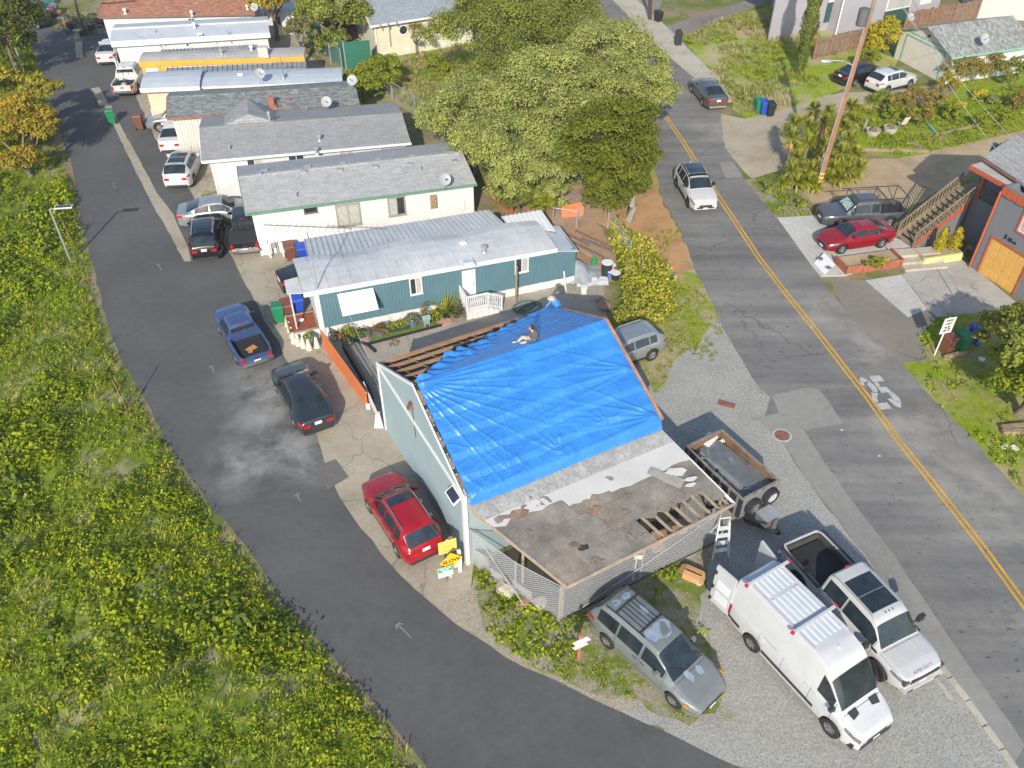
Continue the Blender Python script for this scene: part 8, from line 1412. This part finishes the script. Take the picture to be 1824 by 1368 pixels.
def big(name, label, u, v, zc, r_, n, leaf, mat, bk=None, squash=.85, cat='tree', extra=(), sub=36, group=None, sr=(.25, .36), tr=.25, base=None, trunk=None):
    c = P(u, v, zc); b = Vector((c.x, c.y, 0)) if base is None else base; o = c - b
    bl = [(o.x, o.y, zc, r_, r_, r_ * squash)] + [(o.x + ex * r_, o.y + ey * r_, zc + ez * r_, r_ * er, r_ * er, r_ * er * squash) for ex, ey, ez, er in extra]
    return tree(name, label, cat, b, (trunk or max(.5, zc - r_ * .6)), bl, n, leaf, mat, bk or bark, tr, sub, sr, group)
ex4 = ((0, -.5, -.7, .55), (.7, .1, -.15, .6), (-.65, .2, -.2, .62), (.1, -.7, -.3, .6), (-.1, .6, .1, .6))
big('acacia_tree', 'tall dull green acacia at the back of the clump beside the cream house', 880, 50, 5.4, 4.3, 38000, .17, lg_, gbark, extra=ex4); big('acacia_tree', 'green acacia at the top of the frame behind the clump', 975, 20, 5.5, 4.0, 32000, .17, lg_, gbark, extra=ex4)
big('acacia_tree', 'pale yellow green acacia overhanging the road at the top', 1085, 105, 5.0, 3.6, 40000, .155, la_, gbark, extra=ex4); big('acacia_tree', 'pale acacia in the middle of the clump', 975, 165, 5.2, 3.7, 42000, .155, la_, gbark, extra=ex4); big('acacia_tree', 'pale acacia at the left edge of the clump above the hill', 838, 205, 4.2, 3.2, 36000, .15, la_, gbark, extra=ex4); big('acacia_tree', 'pale acacia nearest the fence and the grey roofs', 905, 262, 3.8, 2.9, 32000, .145, la_, gbark, extra=ex4)
big('acacia_tree', 'small pale acacia squeezed beside the dark tree', 985, 290, 3.0, 2.2, 20000, .14, la_, gbark, extra=ex4[:2]); big('acacia_tree', 'pale acacia between the dark tree and the road', 1125, 165, 4.4, 2.7, 26000, .145, la_, gbark, extra=ex4[:3])
bdt = P(1122, 392); big('dark_pine', 'dense dark olive tree nearest the road in front of the acacias', 1088, 265, 4.3, 3.1, 40000, .17, ld_, gbark, .9, extra=((-.1, -.45, -.8, .5), (.4, -.3, -.7, .45), (.55, .15, -.25, .62), (-.6, .1, -.35, .6), (.1, -.55, -.45, .66), (.5, .35, .45, .5), (.15, .0, .55, .55)), base=bdt, sub=40, trunk=2.0, tr=.3)
b1 = P(55, 318); big('autumn_tree', 'orange and yellow autumn tree leaning over the park road', 36, 228, 2.7, 2.5, 11000, .2, lo_, bark, .85, base=b1, trunk=.7, extra=((.5, .1, .2, .55), (-.6, -.2, -.3, .65), (.1, -.8, -.6, .6)), sub=22, sr=(.3, .45)); big('autumn_tree', 'yellow green tree at the left edge above the orange tree', 18, 175, 3.0, 2.4, 5000, .26, leafmat('yellow_green_leaf', [(.16, .18, .02), (.32, .29, .03), (.48, .36, .04)]), bark, .8, extra=((.9, .3, .1, .6),), sub=20)
big('dark_tree', 'tall dark tree in the top left corner', -8, 30, 5.0, 3.2, 8000, .3, leafmat('deep_green_leaf', [(.03, .05, .012), (.07, .09, .015), (.15, .15, .02)]), bark, 1.1, extra=((.6, .1, -.1, .6), (.2, -.3, -.6, .7)))
big('yellow_tree', 'yellow leaved tree behind the rust red roof', 482, 3, 3.4, 2.2, 4500, .3, lo_, bark); big('oak_tree', 'green tree above the dark green screen fence', 592, 22, 3.6, 3.0, 9000, .28, lg_, bark, extra=ex4[:3]); big('grey_tree', 'thin grey green tree at the end of the white trailer', 532, 62, 2.4, 1.6, 3500, .22, leafmat('grey_tree_leaf', [(.1, .12, .04), (.2, .2, .08), (.3, .27, .13)]), gbark, sub=16)
big('round_bush', 'large rounded bright green bush below the cream house', 686, 132, 1.6, 2.0, 9000, .2, lb_, bark, .8, 'bush', ((-.9, -.3, -.3, .7),), tr=.12); big('round_bush', 'smaller bright bush between the screen fence and the big bush', 643, 145, 1.3, 1.5, 4500, .2, lb_, bark, .8, 'bush', tr=.1)
big('bare_shrub', 'sparse yellowish shrub against the cream house wall', 742, 66, 1.9, 1.3, 1100, .16, lr_, bark, 1.1, 'shrub', tr=.08, base=P(742, 98), sub=14)
for (u, v, r_, lb) in ((774, 112, .8, 'small dark green shrub on the slope below the cream house, left one'), (795, 120, .7, 'small dark green shrub on the slope below the cream house, right one')): big('hill_shrub', lb, u, v, .5, r_, 900, .2, lb_, bark, .7, 'shrub', tr=.05)
big('clipped_bush', 'rounded grey green bush beside the agave', 926, 352, 1.1, 1.3, 5000, .14, leafmat('clipped_leaf', [(.09, .13, .025), (.17, .2, .05), (.26, .26, .08)]), bark, .9, 'bush', tr=.08); big('clipped_bush', 'smaller bright green conical bush near the wire gate', 966, 364, .9, .95, 3500, .12, lb_, bark, 1.05, 'bush', tr=.06)
# yuccas and other spiky plants
def spikes(N, L, wd, el=(-.35, 1.45), c=(0, 0, 0), droop=.18):
    a = rng.uniform(0, 2 * np.pi, N); e = rng.uniform(*el, N); d = np.stack([np.cos(a) * np.cos(e), np.sin(a) * np.cos(e), np.sin(e)], 1); l_ = L * rng.uniform(.75, 1.1, (N, 1)); s_ = np.stack([-np.sin(a), np.cos(a), 0 * a], 1) * wd; b = np.array(c); z = np.array([0, 0, 1.])
    return np.stack([b + d * .05 - s_ * .5, b + d * l_ * .45 - s_, b + d * l_ - z * droop * l_, b + d * l_ * .45 + s_], 1).reshape(-1, 3)
lyu = leafmat('yucca_leaf', [(.17, .22, .02), (.3, .34, .03), (.47, .46, .06), (.58, .52, .08)], .35); ldry = leafmat('dry_yucca_leaf', [(.4, .27, .06), (.5, .36, .13), (.42, .36, .22)], .2)
YC = {}
for k, (u, v, z, dry) in enumerate(((1450, 195, 2.9, 1), (1478, 200, 2.6, 0), (1415, 220, 2.8, 0), (1442, 227, 2.4, 0), (1468, 220, 3.0, 1), (1412, 247, 2.4, 1), (1440, 255, 1.9, 0), (1470, 262, 1.7, 0), (1422, 282, 1.6, 0), (1447, 302, 1.1, 0), (1410, 305, 1.2, 0), (1505, 228, 2.6, 0), (1530, 200, 2.4, 0), (1515, 190, 2.8, 0), (1555, 182, 2.2, 0), (1515, 250, 2.0, 0), (1500, 272, 1.7, 0), (1525, 275, 1.4, 0), (1485, 300, .9, 0), (1510, 305, .8, 0), (1532, 300, .9, 0), (1495, 318, .5, 0), (1440, 325, .6, 0), (1420, 325, .6, 0), (1520, 215, 2.5, 0))):
    c = P(u, v, z); rw = sum(v > q for q in (208, 235, 268, 292)); YC[rw, u > 1476] = YC.get((rw, u > 1476), -1) + 1; t = thing('yucca', '%s yucca %s of the pole, %s in the %s row of the clump' % ('dry skirted' if dry else 'green spiky', 'right' if u > 1476 else 'left', ORD[YC[rw, u > 1476]], ('back', 'second', 'third', 'fourth', 'front')[rw]), 'yucca', (c.x, c.y, 0), 0, 'yuccas in the clump by the pole'); leaves('leaf_head', np.concatenate([spikes(150, .9, .042, c=(0, 0, z)), spikes(90, .75, .038, c=(random.uniform(-.7, .7), random.uniform(-.6, .3), max(.4, z - random.uniform(.5, 1.0))))]), lyu, t)
    if dry: leaves('dry_skirt', spikes(60, .85, .04, (-1.5, -.5), (0, 0, z - .1)), ldry, t)
    MB().tube([(random.uniform(-.15, .15), random.uniform(-.15, .15), 0), (0, 0, z)], [.12, .07], 7).build('stem', gbark, t)
c = P(914, 335); t = thing('agave', 'big grey green spiky agave beside the low retaining wall', 'agave', c); leaves('leaf_rosette', spikes(80, 1.25, .07, (.3, 1.5), (0, 0, .1), .1), leafmat('agave_leaf', [(.12, .16, .08), (.22, .25, .13), (.3, .3, .17)], .1), t)
# cypress and garden shrubs on the right
def column(name, label, base, h, r_, n, leaf, mat, lean=(0, 0), cat='cypress', group=None):
    t = thing(name, label, cat, base, 0, group); z = rng.random(n) ** .8; a = rng.uniform(0, 2 * np.pi, n); rr = r_ * np.sin(np.pi * np.clip(z * .93 + .07, 0, 1)) ** .6 * rng.uniform(.6, 1.08, n) * (1 + .25 * np.sin(z * 23 + a * 2)); p = np.stack([np.cos(a) * rr + lean[0] * z, np.sin(a) * rr + lean[1] * z, z * h + .05], 1)
    nn = np.stack([np.cos(a), np.sin(a), np.full(n, .5)], 1) + rng.normal(size=(n, 3)) * .4; al = np.tile([0, 0, 1.], (n, 1)) + rng.normal(size=(n, 3)) * .35; leaves('crown', leaf_co(p, nn, leaf * rng.uniform(.6, 1.3, n), .5, al), mat, t); MB().tube([(0, 0, -.05), (lean[0] * .7, lean[1] * .7, h * .7)], [.1 + r_ * .1, .04], 6).build('trunk', bark, t); return t
column('cypress', 'tall narrow cypress beside the board fence', P(1423, 130), 10.5, .6, 10000, .18, lc_); column('columnar_shrub', 'yellow columnar shrub in the lime planter, left one', P(1667, 456), 1.9, .3, 1600, .12, ly_, cat='shrub'); column('columnar_shrub', 'yellow columnar shrub in the lime planter, right one', P(1693, 453), 1.8, .33, 1600, .12, ly_, cat='shrub')
big('yellow_bush', 'bright yellow bush behind the tall utility pole', 1573, 66, 1.6, 1.55, 5500, .2, ly_, bark, 1.15, 'bush', ((.25, .1, .5, .6), (-.2, 0, -.6, .7)), tr=.1); big('green_bush', 'green bush at the foot of the yellow bush', 1545, 105, .8, 1.1, 2200, .18, lb_, bark, .8, 'bush', tr=.06)
for k, (u, v, z, r_, mt, lb) in enumerate(((1700, 118, 1.3, 1.2, lr_, 'leafy russet shrub at the near corner of the garage'), (1735, 122, 1.3, 1.2, lr_, 'twiggy shrub in the middle of the garage side wall'), (1768, 116, 1.3, 1.2, lr_, 'reddish shrub against the white garage wall'), (1815, 125, 1.4, 1.3, lg_, 'green shrub at the right edge before the garage wall'), (1690, 150, 1.0, .95, lo_, 'orange yellow shrub below the garage corner'), (1600, 185, 1.0, 1.0, lr_, 'russet shrub behind the white suv'), (1632, 170, 1.0, .95, lr_, 'russet shrub beside the white suv wheel'), (1640, 205, .9, 1.0, lr_, 'orange tipped shrub above the folding chair'), (1665, 178, .9, .9, lr_, 'russet green shrub in the middle of the garden'), (1575, 175, .9, .8, lb_, 'small green shrub behind the yuccas'), (1695, 200, .6, .8, lb_, 'low dark green shrub in the garden'), (1752, 212, .7, .75, lb_, 'small tree shaped shrub over the edging board'), (1790, 205, .7, .85, lb_, 'green shrub by the lower garden edge'), (1820, 180, .9, 1.0, lr_, 'reddish shrub at the right edge of the garden'), (1745, 165, .5, .55, ly_, 'yellow flowering shrub in a stone ring'), (1770, 178, .45, .5, leafmat('pale_shrub', [(.2, .24, .06), (.32, .34, .12)]), 'small pale rounded shrub in the garden'), (1708, 190, .45, .5, ly_, 'low yellow shrub in the garden grass'), (1590, 200, .7, .7, lb_, 'green shrub above the grey tubs'))):
    big('garden_shrub', lb, u, v, z, r_, int(1500 * r_ + 300), .17, mt, bark, .85, 'shrub', ((.5, .2, -.2, .6), (-.5, -.1, -.3, .55)), tr=.05, sub=14, sr=(.3, .45))
big('citrus_tree', 'light green tree over the driveway at the right edge', 1800, 590, 2.5, 1.65, 6500, .16, lcit, bark, .8, extra=((-.5, -.3, -.2, .6), (.5, -.2, .1, .6)), base=P(1815, 668), trunk=1.3, sub=26, tr=.14); big('dark_shrub', 'dark green tree in the shade at the lower right edge', 1835, 700, 1.8, 1.7, 4000, .2, lb_, bark, .9, base=P(1850, 745), trunk=1.0); big('dark_shrub', 'tall dark green tree cut off by the right edge', 1870, 640, 3.4, 2.3, 5000, .22, lg_, bark, .9, trunk=2)
for (u, v, r_, lb) in ((1365, 335, .6, 'bright green weed clump at the corner by the road'), (1426, 362, .5, 'bright green weed clump beside the grey pad'), (1555, 470, .62, 'blue flowering shrub in the red planter'), (1578, 467, .35, 'yellow flowers at the end of the red planter'), (1322, 178, .5, 'yellow green shrub behind the verge bins')): big('low_shrub', lb, u, v, .5 if v > 460 else .3, r_, 600, .14, ly_ if 'yellow flow' in lb else lb_, bark, .8, 'shrub', tr=.03, sub=10)
# hedge on the wire fence
hp = px((1092, 410), (1135, 433), (1172, 468), (1198, 510), (1204, 552), (1168, 590), (1092, 590), (1112, 535), (1104, 480), (1083, 438)); hr = sum(hp, Vector()) / len(hp); hd_ = thing('vine_hedge', 'wide yellow green vine covered hedge between the trailer yard and the gravel lot', 'hedge', hr); q = scatter(hp, 40, 5); zz = .35 + .85 * fnoise(q[:, 0], q[:, 1], .8, 6) ; pts = np.concatenate([np.stack([q[:, 0], q[:, 1], zz * f], 1) for f in (1, .8, .55, .3)]); nn = rng.normal(size=(len(pts), 3)) * .6 + np.array([0, -.3, .8]); pts += rng.normal(size=pts.shape) * .1
leaves('foliage', to_local(leaf_co(pts, nn, rng.uniform(.12, .26, len(pts)), .65), hd_), leafmat('vine_leaf', [(.14, .18, .015), (.3, .32, .02), (.45, .42, .04), (.5, .46, .13)]), hd_)
MB().tube([(0, 0, 0), (.3, .2, .8), (.2, .6, 1.3)], .06, 6).tube([(0, 0, 0), (-.5, -.3, .9), (-.9, -.2, 1.2)], .05, 6).build('stems', bark, hd_)
# weeds on the bank: broad leaves, grasses, bare spots left open
def vis(p, m_=90):
    X = np.stack([p[:, 0], p[:, 1], np.zeros(len(p)) - CAMH], 1); c, s_ = math.cos(PITCH), math.sin(PITCH); zc = X[:, 1] * c - X[:, 2] * s_; yc = X[:, 1] * s_ + X[:, 2] * c; u = 912 + FPX * X[:, 0] / zc; v = 684 - FPX * yc / zc; return (u > -m_) & (u < 1824 + m_) & (v > -m_) & (v < 1368 + m_), np.hypot(X[:, 0], X[:, 1])
q = scatter(bank, 16, 31); ok, dist = vis(q, 150); q = q[ok]; z, de = bank_z(q[:, 0], q[:, 1]); f = .55 * fnoise(q[:, 0], q[:, 1], .28, 40) + .45 * fnoise(q[:, 0], q[:, 1], .9, 41); r0 = rng.random(len(q))
farfac = np.clip((np.hypot(q[:, 0], q[:, 1]) - 25) / 40, 0, 1)
broad = (f > .33) & (r0 < np.clip((f - .30) * 6, .15, 1) * (1 - .45 * farfac)) & (de > .25); scl = (.5 + 1.2 * np.clip(f - .33, 0, .4) * 2) * rng.uniform(.6, 1.2, len(q)) * (1 + .3 * farfac) * (.75 + .25 * np.clip(de / 2, 0, 1))
rosettes(q[broad], z[broad], 18, .28, .14, 'leafy_weeds', m_leaf, 50, .36, scl[broad])
q2 = scatter(bank, 26, 33); ok2, d2_ = vis(q2, 60); q2 = q2[ok2 & (d2_ < 55)]; z2, de2 = bank_z(q2[:, 0], q2[:, 1]); k2 = (fnoise(q2[:, 0], q2[:, 1], .6, 44) > .25) & (de2 > .15); rosettes(q2[k2], z2[k2], 5, .16, .105, 'low_ground_cover', m_leaf, 49, .12)
dk = broad & (rng.random(len(q)) < .12); rosettes(q[dk] + .1, z[dk], 9, .28, .2, 'dark_leafy_weeds', leafmat('dark_weed_leaf', [(.05, .1, .02), (.1, .16, .03), (.14, .19, .04)]), 51, .5, scl[dk])
gr = (~broad) & (rng.random(len(q)) < .30) & (de > .1); tufts(q[gr], z[gr], 9, .34, .3, 'bank_grass', m_grass, 52, .017)
fl = broad & (rng.random(len(q)) < .05); rosettes(q[fl], z[fl] + .3, 5, .2, .1, 'yellow_weed_flowers', leafmat('yellow_flower', [(.5, .42, .02), (.6, .5, .05)]), 53, .3)
def meadow(pl, dens, lo, hi, seed, h, sp, mat, name, ns=.3):
    q = scatter(pl, dens, seed); f = fnoise(q[:, 0], q[:, 1], ns, seed); q = q[(f > lo) & (f < hi)]; tufts(q, np.full(len(q), .01), 8, h, sp, name, mat, seed, .02)
m_dry = leafmat('dry_grass', [(.44, .38, .19), (.56, .48, .27), (.36, .36, .1)], .35); vg = px((1214, 68), (1318, 26), (1430, 30), (1500, 110), (1418, 189), (1332, 211), (1306, 190), (1253, 116)); hg = px((660, 150), (720, 110), (835, 75), (850, 140), (800, 230), (740, 200))
meadow(px((1140, 650), (1185, 690), (1240, 640), (1330, 660), (1360, 710), (1290, 600), (1262, 530), (1225, 440), (1180, 480), (1190, 600)), 14, .5, 1, 211, .12, .14, m_grass, 'gravel_edge_grass', .7); meadow(vg, 6, .5, 1, 201, .6, .35, m_dry, 'dry_verge_grass'); meadow(vg, 9, 0, .52, 203, .35, .28, m_grass, 'green_verge_grass'); meadow(hg, 6, .5, 1, 205, .55, .35, m_dry, 'dry_hill_grass'); meadow(hg, 8, 0, .52, 207, .35, .28, m_grass, 'green_hill_grass'); meadow(px((1470, 215), (1560, 190), (1680, 185), (1824, 150), (1830, 232), (1700, 262), (1600, 282), (1530, 270)), 10, .3, 1, 209, .2, .2, m_grass, 'garden_grass', .5)
# low weeds over the lots and verges
def patch(pl, dens, thr, name, seed, size=.11, h=.16, gdens=.5, zb=.01, mats=(None, None), scl=1.0, nscale=.55):
    q = scatter(pl, dens, seed); f = .5 * fnoise(q[:, 0], q[:, 1], nscale, seed + 1) + .5 * fnoise(q[:, 0], q[:, 1], nscale * 3.3, seed + 2); z = np.full(len(q), zb); r0 = rng.random(len(q)); b = (f > thr) & (r0 < np.clip((f - thr) * 6, 0, 1))
    rosettes(q[b], z[b], 7, .15 * scl, size * scl, name, mats[0] or m_leaf, seed, .2 * scl); g_ = (f > thr - .08) & ~b & (rng.random(len(q)) < gdens); tufts(q[g_], z[g_], 7, h * scl, .16 * scl, name + '_grass', mats[1] or m_grass, seed + 3, .012)
patch(px((842, 1012), (930, 1078), (995, 1114), (1045, 1090), (1060, 1130), (1120, 1210), (1140, 1255), (1040, 1228), (930, 1175), (860, 1120)), 26, .42, 'fence_weeds', 60); patch(px((1120, 1045), (1272, 968), (1245, 1060), (1275, 1150), (1285, 1250), (1230, 1160)), 26, .46, 'lot_weeds', 64); patch(px((842, 1005), (1000, 1108), (985, 1118), (900, 1080), (850, 1040)), 40, .2, 'fence_foot_weeds', 68, .14, .25)
patch(px((1140, 650), (1165, 700), (1185, 690), (1200, 640), (1240, 610), (1290, 560), (1245, 490), (1200, 500), (1195, 550), (1140, 590), (1100, 590)), 34, .5, 'hatchback_weeds', 72, .07, .1, scl=.75); patch(px((1634, 605), (1690, 562), (1750, 640), (1830, 760), (1830, 880), (1742, 794), (1661, 713)), 16, .42, 'roadside_weeds', 76, .12, .2)
patch(px((1470, 215), (1560, 190), (1680, 185), (1824, 150), (1830, 232), (1700, 262), (1600, 282), (1530, 270)), 14, .47, 'garden_weeds', 80, .13, .2, .5, scl=1.0); patch(px((1214, 68), (1318, 26), (1430, 30), (1500, 110), (1418, 189), (1332, 211), (1306, 190), (1253, 116)), 10, .68, 'verge_weeds', 84, .12, .5, .0, scl=1.3, nscale=.3); patch(px((660, 150), (720, 110), (835, 75), (850, 140), (800, 230), (740, 200)), 10, .64, 'hill_weeds', 88, .13, .45, .5, scl=1.3, nscale=.3)
patch(px((1326, 323), (1400, 330), (1470, 385), (1384, 388)), 20, .45, 'corner_weeds', 92); patch(px((1130, 390), (1200, 380), (1240, 480), (1195, 470)), 12, .6, 'litter_weeds', 96)
# gravel: loose stones lying on the lot
q = scatter(gravel_poly, 45, 99); ok, ds = vis(q, 10); q = q[ok & (ds < 32)]; n = len(q); s_ = rng.uniform(.008, .02, n); co_ = np.stack([np.stack([q[:, 0] - s_, q[:, 1] - s_ * .6, np.full(n, .008)], 1), np.stack([q[:, 0] + s_ * .8, q[:, 1] - s_, np.full(n, .008)], 1), np.stack([q[:, 0] + s_, q[:, 1] + s_ * .8, .01 + s_], 1), np.stack([q[:, 0] - s_ * .7, q[:, 1] + s_, .012 + s_ * .8], 1)], 1).reshape(-1, 3)
leaves('loose_gravel', co_, leafmat('gravel_stone', [(.16, .17, .17), (.24, .24, .23), (.33, .32, .3)], 0), kind='stuff')
# litter on the gravel side
for k, (u, v, mt) in enumerate(((1187, 477, m_trim), (1198, 476, m_opl), (1190, 486, m_trim), (1197, 488, m_bluepot), (1788, 797, m_trim), (1806, 799, m_trim), (1748, 641, m_trim))): t = thing('litter', 'small piece of paper or plastic litter on the verge', 'litter', P(u, v), k, 'litter on the verges'); MB().box((0, 0, .05), (.3, .22, .06), 0, .2).build('scrap', mt, t)
# ================================================================ thin haze in the air
m_, n_, b_ = nodes_of('haze_air'); n_.nodes.remove(b_); pv = n_.nodes.new('ShaderNodeVolumePrincipled'); pv.inputs['Density'].default_value = .0004; pv.inputs['Color'].default_value = (.9, .93, .96, 1); pv.inputs['Anisotropy'].default_value = .2
n_.links.new(pv.outputs[0], n_.nodes['Material Output'].inputs['Volume']); hz = MB().bx(-520, 520, -320, 920, -1, 28.5).build('haze', m_); hz['kind'] = 'stuff'
